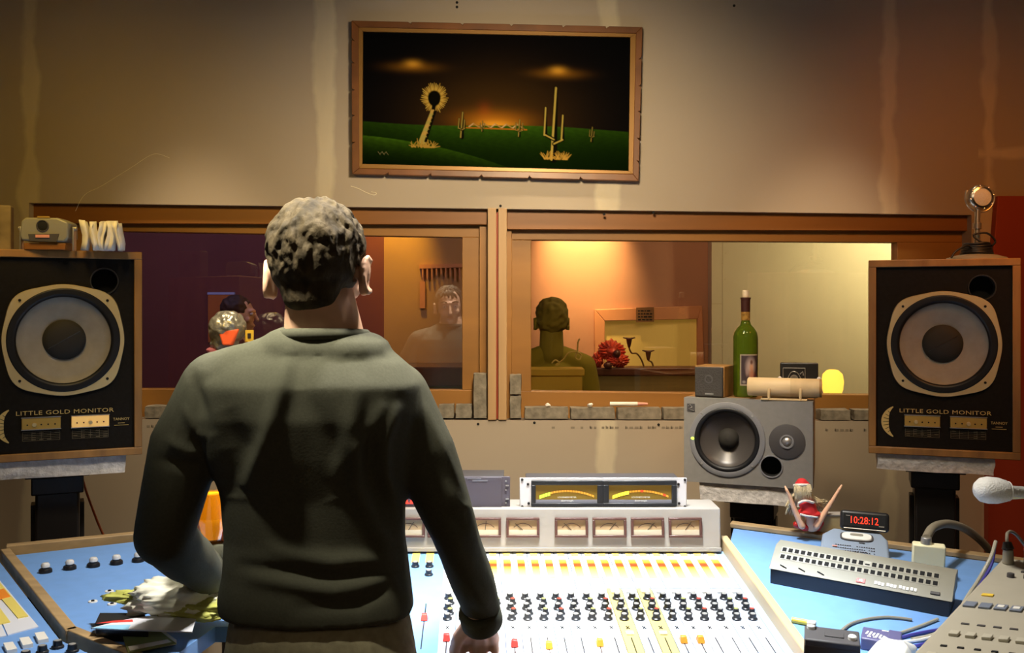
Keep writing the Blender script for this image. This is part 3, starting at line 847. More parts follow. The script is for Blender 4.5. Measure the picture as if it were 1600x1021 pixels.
        for r_ in range(4):
            for c_ in range(5):
                if random.random() > 0.35:
                    g2.box((x0 - 0.038 + c_ * 0.019, 0.0004, zt - 0.0625 + r_ * 0.006), (0.010, 0.0006, 0.0016))
        g2.build('chart_lettering', 'chart', t)
    # brand word right of the plates
    moved(text_mb('TANNOY', width=0.043, height=0.0075), Matrix.Translation((0.148, -0.0003, zt - 0.016))).build('brand_lettering', 'goldprint', t, smooth=False)
    MB().box((0.148, 0.0003, zt - 0.0275), (0.018, 0.0008, 0.0015)).box((0.148, 0.0003, zt - 0.0335), (0.038, 0.0008, 0.0012)).build('brand_rule', 'goldprint', t)
    # gold bow-shaped emblem at the left
    g = MB(); n = 22
    for k in range(n):
        a0 = -1.15 + 2.3 * k / n; a1 = -1.15 + 2.3 * (k + 1) / n
        ex, ez, rr = -0.112, zt - 0.023, 0.058
        def pt_(a_, r_): return Vector((ex - r_ * math.cos(a_) * 0.95, 0.0005, ez + r_ * math.sin(a_) * 0.86))
        th0 = 0.003 + 0.019 * max(0, math.cos(a0 * 1.35)); th1 = 0.003 + 0.019 * max(0, math.cos(a1 * 1.35))
        g.add([pt_(a0, rr), pt_(a1, rr), pt_(a1, rr - th1), pt_(a0, rr - th0)], [(0, 1, 2, 3)])
    g.v = [v + Vector((0, -0.0012, 0)) for v in g.v]
    g.build('emblem', 'goldprint', t, smooth=False)
    g = MB()
    for k in range(7):
        a_ = -0.75 + 0.25 * k
        p0 = Vector((-0.112 - 0.050 * math.cos(a_), -0.0012, zt - 0.023 + 0.046 * math.sin(a_)))
        p1 = Vector((-0.112 - 0.034 * math.cos(a_), -0.0012, zt - 0.023 + 0.030 * math.sin(a_)))
        g.tube([p0, p1], 0.0007, 4)
    g.build('emblem_rays', 'hole', t)
    return t
LSP = Vector((-1.238, 2.65, 0)); LSP.z = CAMZ - (720 - HY) / F * 2.62 
RSP = Vector((1.256, 2.80, 0)); RSP.z = CAMZ - (713.5 - HY) / F * 2.80
gold_monitor(LSP, R(25), 'large gold-ringed monitor speaker at far left with the brightly lit control plate', True)
gold_monitor(RSP, R(-20), 'large gold-ringed monitor speaker at far right under the round chrome microphone', False)

def slab(c, d, rz, label, name='support_slab', m_='foam_grey', cat='slab', tilt=0):
    bm = bmesh.new(); bmesh.ops.create_cube(bm, size=1.0)
    bmesh.ops.subdivide_edges(bm, edges=bm.edges[:], cuts=5, use_grid_fill=True)
    g_ = MB(); rot = Matrix.Rotation(rz, 3, 'Z')
    for v in bm.verts:
        p = Vector((v.co.x * d[0], v.co.y * d[1], v.co.z * d[2]))
        j = noise.noise_vector(p * 30 + Vector(c)) * 0.006
        if v.co.z > 0.49: j.z = min(0, j.z)
        if v.co.z < -0.49: j.z = max(0, j.z)
        g_.v.append(rot @ (p + j))
    g_.f = [tuple(v.index for v in f.verts) for f in bm.faces]; g_.mi = [0] * len(g_.f); bm.free()
    g_.v = [v + Vector(c) for v in g_.v]
    return g_.build(name, m_, label=label, cat=cat, angle=60)
def local(base, rz, x, y, z=0):
    return Vector(base) + Matrix.Rotation(rz, 3, 'Z') @ Vector((x, y, z))
SH = 0.05
c = local(LSP, R(25), -0.012, 0.14, -SH / 2); slab(c, (0.345, 0.27, SH), R(25), 'rough grey foam slab between the far left monitor speaker and its stand')
c = local(RSP, R(-20), -0.02, 0.14, -SH / 2); slab(c, (0.315, 0.27, SH), R(-20), 'rough grey foam slab between the far right monitor speaker and its stand')
def stand(base, rz, x, topz, w_, label, group=None):
    """square black column stand with a foot plate and cap"""
    o = local(base, rz, x, 0.14, 0); o.z = 0
    t = thing('speaker_stand', label, 'stand', o, rz)
    MB().box((0, 0, topz / 2), (w_, 0.12, topz - 0.04)).build('column', 'black_metal', t, bevel=0.008)
    MB().box((0, 0, topz - 0.035), (w_ + 0.02, 0.14, 0.05)).build('collar', 'black_metal', t, bevel=0.004)
    MB().box((0, 0, topz - 0.005), (w_ + 0.05, 0.17, 0.01)).build('top_plate', 'black_metal', t, bevel=0.002)
    MB().box((0, 0, 0.01), (0.34, 0.34, 0.02)).build('foot_plate', 'black_metal', t, bevel=0.004)
    for sx in (-1, 1):
        MB().box((sx * (w_ / 2 + 0.006), 0, topz / 2 + 0.15), (0.012, 0.06, topz * 0.55)).build('side_rail', 'black_metal', t, bevel=0.002)
    return t
stand(LSP, R(25), -0.015, LSP.z - SH, 0.115, 'black column speaker stand below the far left monitor speaker')
stand(RSP, R(-20), -0.015, RSP.z - SH, 0.115, 'black column speaker stand below the far right monitor speaker')
# orange cable from the left speaker down to the desk
g = MB().tube(smoothpath([P(128, 745, 2.9), P(137, 775, 2.92), P(152, 815, 2.95), P(166, 850, 3.0), P(176, 900, 3.05), P(180, 1000, 3.1)]), 0.0035, 8)
M['orange_cable'] = mat('orange_cable', (0.42, 0.08, 0.02), 0.5)
g.build('speaker_cable', 'orange_cable', label='thin orange-brown cable hanging down behind the far left speaker stand', cat='cable')

# ============================================================ GREY TWO-WAY MONITOR
GP = Vector((0.717, 2.93, 0)); GRZ = R(-21)
GP.z = CAMZ - (759 - HY) / F * 2.93
gm = thing('grey_monitor_speaker', 'grey two-way speaker with wood sides lying on its side right of centre', 'speaker', GP, GRZ)
GW, GH, GD = 0.385, 0.262, 0.27
g = MB(); ch = 0.045
side = [(0, 0), (GW / 2, 0), (GW / 2, 1)]
# front panel
fpn = MB().box((0, 0.025, GH / 2), (GW, 0.050, GH)).build('front_panel', 'grey_front', gm)
drill(fpn, [((-.060, -.05, .137), (-.060, .08, .137), .0865), ((.072, -.05, .062), (.072, .08, .062), .031)])
# wooden wrap: right side has a chamfered lower rear corner
MB().hexa([Vector((-GW / 2, 0.050, 0.0)), Vector((GW / 2, 0.050, 0.0)), Vector((GW / 2, 0.050, GH)), Vector((-GW / 2, 0.050, GH))],
          [Vector((-GW / 2 + 0.01, GD, 0.035)), Vector((GW / 2 - 0.01, GD, 0.035)), Vector((GW / 2 - 0.01, GD, GH)), Vector((-GW / 2 + 0.01, GD, GH))]).build('cabinet', 'walnut', gm, bevel=0.002)
ax = (0, -1, 0)
wx, wz = -0.060, 0.137
M['grey_ring'] = mat('grey_ring', (0.20, 0.20, 0.21), 0.4)
M['poly_cone'] = mat('poly_cone', (0.065, 0.057, 0.052), 0.32)
MB().lathe([(0.0975, -0.002), (0.1155, -0.002), (0.1145, 0.004), (0.106, 0.007), (0.099, 0.006)], (wx, 0.0, wz), ax, 64, caps=False).build('woofer_ring', 'grey_ring', gm, angle=60)
MB().lathe([(0.1, 0.004), (0.097, 0.007), (0.091, 0.008), (0.086, 0.004), (0.084, 0.001)], (wx, 0.0, wz), ax, 64, caps=False).build('woofer_surround', 'rubber', gm, angle=80)
# the front is opened where the cone sinks in: cone modelled as a shallow proud bowl
MB().lathe([(0.086, 0.002), (0.083, -0.006), (0.07, -0.013), (0.05, -0.025), (0.03, -0.034)], (wx, 0.0, wz), ax, 64, caps=False).build('woofer_cone', 'poly_cone', gm, angle=80)
MB().lathe([(0.032, -0.034), (0.030, -0.022), (0.024, -0.013), (0.014, -0.008), (0, -0.006)], (wx, 0, wz), ax, 40).build('woofer_dust_cap', 'dome', gm, angle=80)
for a_ in (45, 135, 225, 315):
    c = Vector((wx + 0.108 * math.cos(R(a_)), -0.004, wz + 0.108 * math.sin(R(a_))))
    MB().cyl(c, c + Vector((0, -0.003, 0)), 0.0035, seg=10).build('screw', 'silver', gm)
tx, tz = 0.118, 0.140
MB().lathe([(0.053, -0.001), (0.053, 0.003), (0.050, 0.0045), (0.0, 0.0045)], (tx, 0, tz), ax, 48).build('tweeter_plate', 'dark_grey', gm, angle=50)
MB().lathe([(0.021, 0.004), (0.021, 0.008), (0.017, 0.0085), (0.0145, 0.0055)], (tx, 0, tz), ax, 32, caps=False).build('tweeter_ring', 'grey_ring', gm, angle=50)
MB().lathe([(0.0145, 0.004), (0.012, 0.009), (0.006, 0.0125), (0, 0.0135)], (tx, 0, tz), ax, 24).build('tweeter_dome', 'silver', gm, angle=80)
qx, qz = 0.072, 0.062
MB().lathe([(0.031, 0.0), (0.0305, -0.045), (0.0, -0.045)], (qx, 0.0, qz), ax, 36, caps=False).build('port_tube', 'hole', gm)
MB().lathe([(0.0305, 0.0), (0.031, 0.003), (0.034, 0.003), (0.0345, 0.0)], (qx, 0.0, qz), ax, 40, caps=False).build('port_ring', 'grey_ring', gm)
M['led_green'] = mat('led_green', (0.5, 0.9, 0.05), 0.4, emit=(0.55, 1.0, 0.05), estr=3.0)
MB().ball((-GW / 2 + 0.028, -0.003, 0.137), 0.0058, 12, 8).build('power_light', 'led_green', gm)
MB().ball((-GW / 2 + 0.028, -0.001, 0.153), 0.003, 10, 6).build('badge_stud', 'silver', gm)
bd = MB().box((-GW / 2 + 0.022, -0.001, GH - 0.03), (0.024, 0.003, 0.024)).build('badge', 'dark_grey', gm)
MB().tube([(-GW / 2 + 0.013, -0.003, GH - 0.026), (-GW / 2 + 0.020, -0.003, GH - 0.021), (-GW / 2 + 0.026, -0.003, GH - 0.028), (-GW / 2 + 0.015, -0.003, GH - 0.034), (-GW / 2 + 0.031, -0.003, GH - 0.04)], 0.0012, 5).build('badge_mark', 'silver', bd)
c = local(GP, GRZ, 0.012, 0.14, -0.029)
slab(c, (0.315, 0.26, 0.056), GRZ, 'rough grey foam slab under the grey two-way speaker')
stand(GP, GRZ, 0.005, GP.z - 0.058, 0.115, 'black column stand under the grey two-way speaker')
g = MB().tube(smoothpath([P(1208, 790, 3.2), P(1210, 805, 3.2), P(1213, 825, 3.2), P(1216, 870, 3.22)]), 0.004, 8)
g.build('speaker_lead', 'orange_cable', label='thin dark red cable hanging behind the doll beside the grey speaker\'s stand', cat='cable')
GT = GP.z + GH
def gtop(px, off_y):
    """point on top of the grey speaker at pixel column px, set back by off_y"""
    # solve x so the point projects to px
    lo, hi = -0.3, 0.3
    for _ in range(40):
        mid = (lo + hi) / 2; p = local(GP, GRZ, mid, off_y)
        if 800 + p.x / p.y * F < px: lo = mid
        else: hi = mid
    p = local(GP, GRZ, lo, off_y); p.z = GT; return p
# ---- small dark speaker
p = gtop(1108, 0.03)
t = thing('mini_speaker', 'tiny dark speaker with walnut sides standing on top of the grey speaker', 'speaker', p, R(-27))
sx = p.y / F
w_, h_, d_ = 47 * sx, 49 * sx, 0.11
MB().box((0, d_ / 2 + 0.004, h_ / 2), (w_, d_, h_)).build('cabinet', 'walnut', t, bevel=0.003)
M['grille'] = mat('grille_cloth', (0.045, 0.040, 0.036), 0.9, bump=0.3, scale=200)
MB().box((0, 0.0, h_ / 2), (w_ - 0.006, 0.012, h_ - 0.006)).build('grille', 'grille', t, bevel=0.003)
MB().box((0.002, -0.0065, 0.012), (0.027, 0.002, 0.0045)).build('name_plate', 'silver', t)
MB().lathe([(0.014, 0), (0.013, 0.001), (0.010, 0.0012), (0.009, 0)], (0, -0.0055, h_ * 0.58), (0, -1, 0), 24).build('driver_outline', 'dark_grey', t)
# ---- wine bottle
p = gtop(1165, 0.10)
sx = p.y / F
bt = thing('wine_bottle', 'tall green wine bottle with a picture label standing on the grey speaker', 'bottle', p, R(-4))
Hb = 154 * sx; rb = 19 * sx
M['bottle_glass'] = mat('bottle_glass', (0.11, 0.17, 0.012), 0.08, spec=0.6)
_b = M['bottle_glass'].node_tree.nodes['Principled BSDF']; _b.inputs['Transmission Weight'].default_value = 0.6; _b.inputs['IOR'].default_value = 1.3
MB().lathe([(rb * .9, 0), (rb, 0.006), (rb, Hb * .60), (rb * .93, Hb * .65), (rb * .72, Hb * .695), (rb * .45, Hb * .73), (rb * .34, Hb * .77), (rb * .33, Hb * .99), (rb * .33, Hb)], seg=40).build('glass', 'bottle_glass', bt, angle=60)
M['foil'] = mat('bottle_foil', (0.055, 0.016, 0.012), 0.4, metal=0.3)
M['foil_gold'] = mat('foil_gold', (0.45, 0.24, 0.05), 0.4, metal=0.5, var=0.5, scale=120)
MB().lathe([(rb * .37, Hb * .86), (rb * .38, Hb * .985), (rb * .42, Hb * .99), (rb * .42, Hb * 1.005), (rb * .2, Hb * 1.008), (0, Hb * 1.008)], seg=28).build('foil_cap', 'foil', bt)
MB().lathe([(rb * .365, Hb * .775), (rb * .37, Hb * .86), (rb * .30, Hb * .862)], seg=28).build('foil_band', 'foil_gold', bt)
M['cork'] = mat('cork', (0.62, 0.50, 0.34), 0.8)
MB().lathe([(rb * .25, Hb), (rb * .27, Hb * 1.075), (rb * .2, Hb * 1.08), (0, Hb * 1.08)], seg=20).build('cork', 'cork', bt)
M['label'] = vcol_mat('bottle_label', 0.5)
def label_fn(u, v):
    rgb = np.zeros(u.shape + (3,)); rgb[:] = (0.035, 0.02, 0.022)
    def bl(cx, cy, rx, ry, c, s=1.0):
        m_ = np.clip(1.6 - 1.6 * np.sqrt(((u - cx) / rx) ** 2 + ((v - cy) / ry) ** 2), 0, 1)
        for k in range(3): rgb[..., k] = rgb[..., k] * (1 - m_ * s) + c[k] * m_ * s
    bl(.55, .38, .34, .36, (.40, .30, .27), .9); bl(.58, .42, .14, .16, (.50, .26, .15)); bl(.58, .25, .10, .10, (.10, .04, .03))
    bl(.60, .68, .20, .28, (.36, .15, .09)); bl(.78, .75, .12, .22, (.10, .02, .02)); bl(.35, .55, .10, .2, (.30, .2, .18), .7); bl(.2, .88, .12, .06, (.3, .26, .24), .8)
    e = (u < .06) | (v < .035) | (v > .965)
    rgb[e] = (.30, .24, .17)
    return rgb
nx, nz = 40, 60
u, v = np.meshgrid(np.linspace(0, 1, nx), np.linspace(0, 1, nz)); rgb = label_fn(u, v)
ang = -PI / 2 + (-0.62 + 1.6 * u); rr = rb + 0.0006
zz = Hb * (0.435 - 0.315 * v)
co = np.stack([rr * np.cos(ang), rr * np.sin(ang), zz], -1).reshape(-1, 3)
idx = np.arange(nx * nz).reshape(nz, nx); fs = np.stack([idx[:-1, :-1], idx[1:, :-1], idx[1:, 1:], idx[:-1, 1:]], -1).reshape(-1, 4)
me = bpy.data.meshes.new('label'); me.from_pydata(co.tolist(), [], fs.tolist())
a_ = me.color_attributes.new('print', 'FLOAT_COLOR', 'POINT'); a_.data.foreach_set('color', np.concatenate([rgb.reshape(-1, 3), np.ones((nx * nz, 1))], 1).ravel())
me.materials.append(M['label']); o = bpy.data.objects.new('picture_label', me); COL.objects.link(o); o.parent = bt
# ---- pale cylinder on its cradle
pa, pb = gtop(1166, -0.0), gtop(1283, 0.015)
pa = local(GP, GRZ, 0, 0) ; 
A_ = gtop(1168, 0.025); B_ = gtop(1284, 0.035)
rt = 14.5 * A_.y / F
zc = GT + 0.010 + rt
cr = thing('cylinder_shaker', 'pale tan cylindrical shaker lying on a little wooden cradle on the grey speaker', 'instrument', ((A_.x + B_.x) / 2, (A_.y + B_.y) / 2, GT), math.atan2(B_.y - A_.y, B_.x - A_.x))
L_ = (B_ - A_).length
M['tan'] = mat('pale_wood', (0.68, 0.50, 0.27), 0.55, var=0.12, scale=14, stretch=(0.4, 4, 4))
M['tan2'] = mat('ribbed_pale_wood', (0.60, 0.43, 0.22), 0.6, var=0.15, scale=20)
zz = 0.010 + rt
MB().lathe([(rt * .85, 0), (rt, 0.004), (rt, L_ * .585)], (-L_ / 2, 0, zz), (1, 0, 0), 32).build('barrel', 'tan', cr, angle=50)
pr = []; n = 34
for i in range(n + 1):
    pr.append((rt * (1.0 if i % 2 else 0.965), L_ * (.585 + .385 * i / n)))
MB().lathe(pr, (-L_ / 2, 0, zz), (1, 0, 0), 32).build('ribbed_barrel', 'tan2', cr, angle=50)
MB().lathe([(rt * .97, L_ * .97), (rt * .98, L_), (rt * .6, L_ * 1.004), (0, L_ * 1.004)], (-L_ / 2, 0, zz), (1, 0, 0), 32).build('end_cap', 'walnut', cr, angle=50)
for sx_ in (-0.20, 0.22):
    for sy in (-1, 1):
        MB().hull((sx_ * L_, sy * rt * 1.0, 0.004), (0.004, 0.004, 0.004), (sx_ * L_, sy * rt * 1.04, zz - 0.004), (0.0045, 0.0025, 0.004)).build('cradle_peg', 'tan2', cr)
MB().box((0, -rt, 0.004), (L_ * .62, 0.006, 0.006)).build('cradle_rail', 'tan2', cr, bevel=0.001)
MB().box((0, rt, 0.004), (L_ * .62, 0.006, 0.006)).build('cradle_rail', 'tan2', cr, bevel=0.001)
# ---- black cassette-sized picture box behind it
p = gtop(1249, 0.115); sx = p.y / F
t = thing('picture_box', 'small black box with a white line drawing standing behind the tan cylinder', 'box', p, R(-12))
w_, h_ = 57 * sx, 55 * sx
MB().box((0, 0.012, h_ / 2), (w_, 0.024, h_)).build('case', 'black_plastic', t, bevel=0.004)
g = MB(); cx, cz, ww, hh = -0.016, h_ * .62, 0.066, 0.050
for (a_, b2) in (((-1, -1), (1, -1)), ((1, -1), (1, 1)), ((1, 1), (-1, 1)), ((-1, 1), (-1, -1))):
    g.tube([(cx + a_[0] * ww / 2, -0.001, cz + a_[1] * hh / 2), (cx + b2[0] * ww / 2, -0.001, cz + b2[1] * hh / 2)], 0.0011, 5)
g.lathe([(0.012, 0), (0.012, 0.001), (0.0095, 0.001), (0.0095, 0)], (cx, -0.0005, cz - 0.008), (0, -1, 0), 24)
g.tube(smoothpath([(cx - 0.02, -0.001, cz - 0.01), (cx - 0.008, -0.001, cz + 0.012), (cx + 0.01, -0.001, cz + 0.01), (cx + 0.022, -0.001, cz - 0.012)], 5), 0.0012, 5)
g.tube([(cx + 0.018, -0.001, cz + 0.006), (cx + 0.026, -0.001, cz + 0.014), (cx + 0.028, -0.001, cz + 0.002)], 0.0022, 5)
g.build('drawing', 'silver', t)
for sgn in (-1, 1):
    MB().ball((sgn * (w_ / 2 + 0.002), 0.0, h_ * .50), (0.008, 0.008, 0.012), 10, 8).build('clasp', 'foam_grey', t)

# ============================================================ MIXING CONSOLE
SL = 0.117                                             # slope of the console surface
CO = Vector((0, 2.07, 0.86))
EU, EV, EH = Vector((1, 0, 0)), Vector((-0.04, 1, SL)), Vector((0, -SL, 1)).normalized()
def C(u, v, h=0.0): return CO + EU * u + EV * v + EH * h
def vrow(py):
    k = (py - HY) / F
    return (0.69 - 2.07 * k) / (k + SL)
def ucol(px, v):                                        # u for a pixel column at row v
    Y = 2.07 + v
    return (px - 800) / F * Y + 0.04 * v
def cbox(g, u0, u1, v0, v1, h0, h1, mi=0):
    return g.hexa([C(u0, v0, h0), C(u1, v0, h0), C(u1, v1, h0), C(u0, v1, h0)], [C(u0, v0, h1), C(u1, v0, h1), C(u1, v1, h1), C(u0, v1, h1)], mi)
con = thing('mixing_console', 'large sloping mixing console with rows of white channel strips, knobs and faders', 'mixer', (0.02, 2.15, 0))
U0, U1 = -0.50, 0.585
VF, VB = -0.235, vrow(858)
g = MB(); cbox(g, U0, U1, VF, VB, -0.10, -0.012); g.build('deck', 'blue', con, world=True, bevel=0.003)
# pedestal
g = MB(); g.box((0.02, 2.23, 0.38), (0.95, 0.42, 0.76)); g.build('pedestal', 'black_metal', con, world=True, bevel=0.01)
# blue master panel at the left
g = MB(); cbox(g, U0 + 0.004, ucol(688, 0) - 0.001, VF + 0.03, VB, -0.012, 0.0); mp = g.build('master_panel', 'blue', con, world=True, bevel=0.001)
# arm rest along the front
g = MB(); g.tube([C(U0, VF, -0.02), C(0, VF, -0.02), C(U1, VF, -0.02)], 0.024, 14); g.build('arm_rest', 'black_plastic', con, world=True)
PITCH = 0.03530
US = [ucol(699, 0) + PITCH * i for i in range(20)]
v_y0, v_y1 = vrow(869.5), vrow(864.5)
v_o0, v_o1 = vrow(903), vrow(875)
v_w0, v_w1 = vrow(917), vrow(906)
v_l = vrow(919.5)
v_b = vrow(926)
kn = [vrow(y) for y in (936, 944, 952, 960, 968)]
def ramp_mat():
    m = bpy.data.materials.new('strip_meter_print'); m.use_nodes = True; nt = m.node_tree; b = nt.nodes['Principled BSDF']
    tc = nt.nodes.new('ShaderNodeTexCoord'); sp = nt.nodes.new('ShaderNodeSeparateXYZ'); nt.links.new(tc.outputs['Generated'], sp.inputs[0])
    r = nt.nodes.new('ShaderNodeValToRGB'); cr_ = r.color_ramp
    cr_.elements[0].position = 0.0; cr_.elements[0].color = (0.72, 0.60, 0.26, 1)
    cr_.elements[1].position = 1.0; cr_.elements[1].color = (0.82, 0.58, 0.12, 1)
    for (p_, c_) in ((0.40, (0.78, 0.55, 0.10, 1)), (0.52, (0.70, 0.30, 0.02, 1)), (0.62, (0.46, 0.045, 0.006, 1)), (0.72, (0.50, 0.06, 0.006, 1)), (0.82, (0.70, 0.34, 0.02, 1))):
        e = cr_.elements.new(p_); e.color = c_
    nt.links.new(sp.outputs[1], r.inputs[0]); nt.links.new(r.outputs[0], b.inputs['Base Color']); b.inputs['Roughness'].default_value = 0.4
    return m
M['meter_strip'] = ramp_mat()
M['yellow_chip'] = mat('yellow_chip', (0.80, 0.66, 0.16), 0.4)
M['knob'] = mat('knob_black', (0.012, 0.012, 0.014), 0.3)
M['knob_top'] = mat('knob_top', (0.45, 0.44, 0.42), 0.35, metal=0.4)
M['knob_red'] = mat('knob_cap_red', (0.42, 0.05, 0.03), 0.35)
M['knob_green'] = mat('knob_cap_green', (0.30, 0.32, 0.10), 0.35)
knob_cache = {}
def knob_at(pos, par, r=0.0075, h=0.011, top='knob_top', name='knob'):
    key = (r, h, top)
    if key not in knob_cache:
        g_ = MB(); g_.lathe([(r * 1.15, 0), (r * 1.1, h * .25), (r * .85, h * .35), (r * .78, h * .95), (r * .6, h)], seg=12, mi=0)
        g_.lathe([(r * .62, h * .9), (r * .6, h * 1.04), (0, h * 1.06)], seg=12, mi=1)
        o = g_.build(name, ['knob', top], origin=(0, 0, 0)); knob_cache[key] = o.data; bpy.data.objects.remove(o)
    o = bpy.data.objects.new(name, knob_cache[key]); COL.objects.link(o); o.parent = par
    o.location = WM[par].inverted() @ pos; o.rotation_euler = (math.atan(SL), 0, 0)
    return o
yel = (11, 13)
fad = {0: (1000, 'red'), 2: (1008, 'red_dark'), 4: (1009, 'red'), 6: (1012, 'orange_cap'), 9: (1008, 'orange_cap'), 14: (1003, 'orange_cap'), 15: (1003, 'orange_cap')}
def fader_cap(par, u, v, m_, name='fader_cap'):
    g_ = MB(); w_, l_ = 0.0075, 0.012
    g_.hexa([C(u - w_, v - l_, 0.001), C(u + w_, v - l_, 0.001), C(u + w_, v + l_, 0.001), C(u - w_, v + l_, 0.001)],
            [C(u - w_ * .8, v - l_ * .35, 0.013), C(u + w_ * .8, v - l_ * .35, 0.013), C(u + w_ * .8, v + l_ * .35, 0.013), C(u - w_ * .8, v + l_ * .35, 0.013)])
    return g_.build(name, m_, par, world=True, bevel=0.0012)
for i, uc in enumerate(US):
    sm_ = 'strip_yellow' if i in yel else ('strip_white' if (i % 6) < 3 else 'strip_white2')
    hw = PITCH / 2 - 0.0007
    g = MB()
    cbox(g, uc - hw, uc + hw, VF + 0.03, v_l - 0.002, -0.012, 0.0, 0)
    st = g.build('channel_strip', sm_, con, world=True, bevel=0.0006)
    g = MB(); cbox(g, uc - hw, uc + hw, v_l + 0.002, VB, -0.012, 0.0, 0)
    up = g.build('meter_module', 'strip_white2' if i % 3 else 'strip_white', con, world=True, bevel=0.0006)
    # meters stand a little left of the strip (px 772 against 775 on the photo)
    g = MB(); cbox(g, uc - 0.0095, uc + 0.0095, v_o0, v_o1, 0.0, 0.0012); 
    o = g.build('meter_strip', 'meter_strip', up, world=True)
    g = MB(); cbox(g, uc - 0.0095, uc + 0.0095, v_y0, v_y1, 0.0, 0.0012); g.build('label_chip', 'yellow_chip', up, world=True)
    g = MB(); cbox(g, uc - 0.0105, uc + 0.0105, v_w0, v_w1, 0.0, 0.0008); g.build('scribble_plate', 'white_plastic', up, world=True)
    g = MB(); cbox(g, uc - 0.010, uc + 0.010, v_b - 0.009, v_b + 0.009, 0.0, 0.006); g.build('push_button', 'white_plastic', st, world=True, bevel=0.0015)
    for k, v_ in enumerate(kn):
        tp = ('knob_top', 'knob_top', 'knob_top', 'knob_green', 'knob_top', 'knob_red')[(i * 2 + k * 3) % 6]
        du = 0.0042 if k % 2 else -0.0012
        knob_at(C(uc + du, v_, 0.0), st, 0.0095 if k % 2 == 0 else 0.0082, 0.013, tp)
    v_m = vrow(981.5)
    g = MB(); g.tube([C(uc - 0.003, v_m - 0.006, 0.0006), C(uc + 0.003, v_m + 0.006, 0.0006)], 0.0011, 4); g.tube([C(uc + 0.003, v_m - 0.006, 0.0006), C(uc - 0.003, v_m + 0.006, 0.0006)], 0.0011, 4)
    g.build('cross_mark', 'knob', st, world=True)
    if i in yel:
        g = MB(); vb2 = vrow(991); cbox(g, uc - 0.008, uc + 0.008, vb2 - 0.007, vb2 + 0.007, 0, 0.004); g.build('mute_button', 'white_plastic', st, world=True, bevel=0.001)
    g = MB(); cbox(g, uc - 0.0012, uc + 0.0012, VF + 0.045, vrow(997), 0.0, 0.0005); g.build('fader_slot', 'knob', st, world=True)
    if i in fad:
        fader_cap(st, uc, vrow(fad[i][0]), fad[i][1])
    else:
        fader_cap(st, uc, VF + 0.065, 'red' if i % 2 else 'orange_cap')
# seam line between the two module rows, recessed blue rail
g = MB(); cbox(g, US[0] - PITCH / 2, US[-1] + PITCH / 2, v_l - 0.002, v_l + 0.002, -0.012, -0.004); g.build('divider_rail', 'blue', con, world=True)
# right edge panel beside the last strip
g = MB(); cbox(g, US[-1] + PITCH / 2, U1 - 0.018, VF + 0.03, VB, -0.012, 0.0); g.build('edge_panel', 'blue_light', con, world=True)
# master panel controls (seen between arm and body)
for px in (651, 672.5):
    uu = ucol(px, VB - 0.03)
    g = MB(); cbox(g, uu - 0.010, uu + 0.010, vrow(880), vrow(863), 0.0, 0.0015); g.build('meter_strip', 'yellow_chip', mp, world=True)
for (px, py) in ((649, 886), (671, 886), (670, 899)):
    knob_at(C(ucol(px, vrow(py)), vrow(py), 0), mp, 0.0095, 0.013)
v_ = vrow(968); uu = ucol(663, v_)
g = MB(); cbox(g, uu - 0.0012, uu + 0.0012, vrow(1015), vrow(944), 0.0, 0.0006); g.build('fader_slot', 'knob', mp, world=True)
fader_cap(mp, uu, v_, 'red')
for k in range(5):                                      # further master faders hidden behind the man from here
    uu = U0 + 0.05 + k * 0.045
    g = MB(); cbox(g, uu - 0.0012, uu + 0.0012, vrow(1015), vrow(944), 0.0, 0.0006); g.build('fader_slot', 'knob', mp, world=True)
    fader_cap(mp, uu, vrow(985), 'red')
# wooden cheeks
def cheek(u, w_, nm):
    g_ = MB(); cbox(g_, u, u + w_, VF - 0.03, VB + 0.01, -0.14, 0.033); return g_.build(nm, 'cheek_wood', con, world=True, bevel=0.003)
M['cheek_wood'] = mat('cheek_wood', (0.60, 0.43, 0.22), 0.5, var=0.12, scale=4, stretch=(4, 0.5, 4))
cheek(U1 - 0.018, 0.020, 'cheek'); cheek(U0 - 0.02, 0.020, 'cheek')
# red-brown strip under the meter bridge
# ---- meter bridge
BY = 2.49
def BP(px, py, dy=0.0): return P(px, py, BY + dy)
mbz0 = C(0, VB).z - 0.012
br = thing('meter_bridge', 'cream meter bridge with a row of framed needle meters behind the console', 'meter bridge', (0.02, BY + 0.05, mbz0))
X0_, X1_ = P(455, 0, BY).x, P(1127, 0, BY).x
ztop, zbot = P(0, 796, BY).z, P(0, 858, BY).z
lean = 0.012
prof = [(0, zbot), (lean, ztop), (0.13, ztop), (0.13, zbot)]
MB().hexa([Vector((X0_, BY + a_[0], a_[1])) for a_ in prof], [Vector((X1_, BY + a_[0], a_[1])) for a_ in prof]).build('panel', 'cream', br, world=True, bevel=0.004)
MB().box(((X0_ + X1_) / 2, BY + 0.07, (zbot + C(0, VB).z) / 2 - 0.01), (X1_ - X0_, 0.1, 0.04)).build('plinth', 'desk_wood', br, world=True)
MB().box(((X0_ + X1_) / 2, BY + 0.005 - 0.004, zbot - 0.002), (X1_ - X0_, 0.008, 0.010)).build('lower_lip', 'cream', br, world=True, bevel=0.001)
M['vu_face'] = mat('meter_face', (0.42, 0.29, 0.15), 0.6)
M['vu_face_low'] = mat('meter_face_pale', (0.58, 0.50, 0.36), 0.5)
M['vu_frame'] = mat('meter_frame', (0.10, 0.045, 0.035), 0.35)
vus = [(474, 526), (533, 585), (612, 664), (674 - 6, 720), (733, 783), (791, 843), (867, 919), (926, 979), (986, 1038), (1045, 1097)]
def vyy(py):  # leaning plane y
    t_ = (P(0, py, BY).z - zbot) / (ztop - zbot); return BY + lean * t_
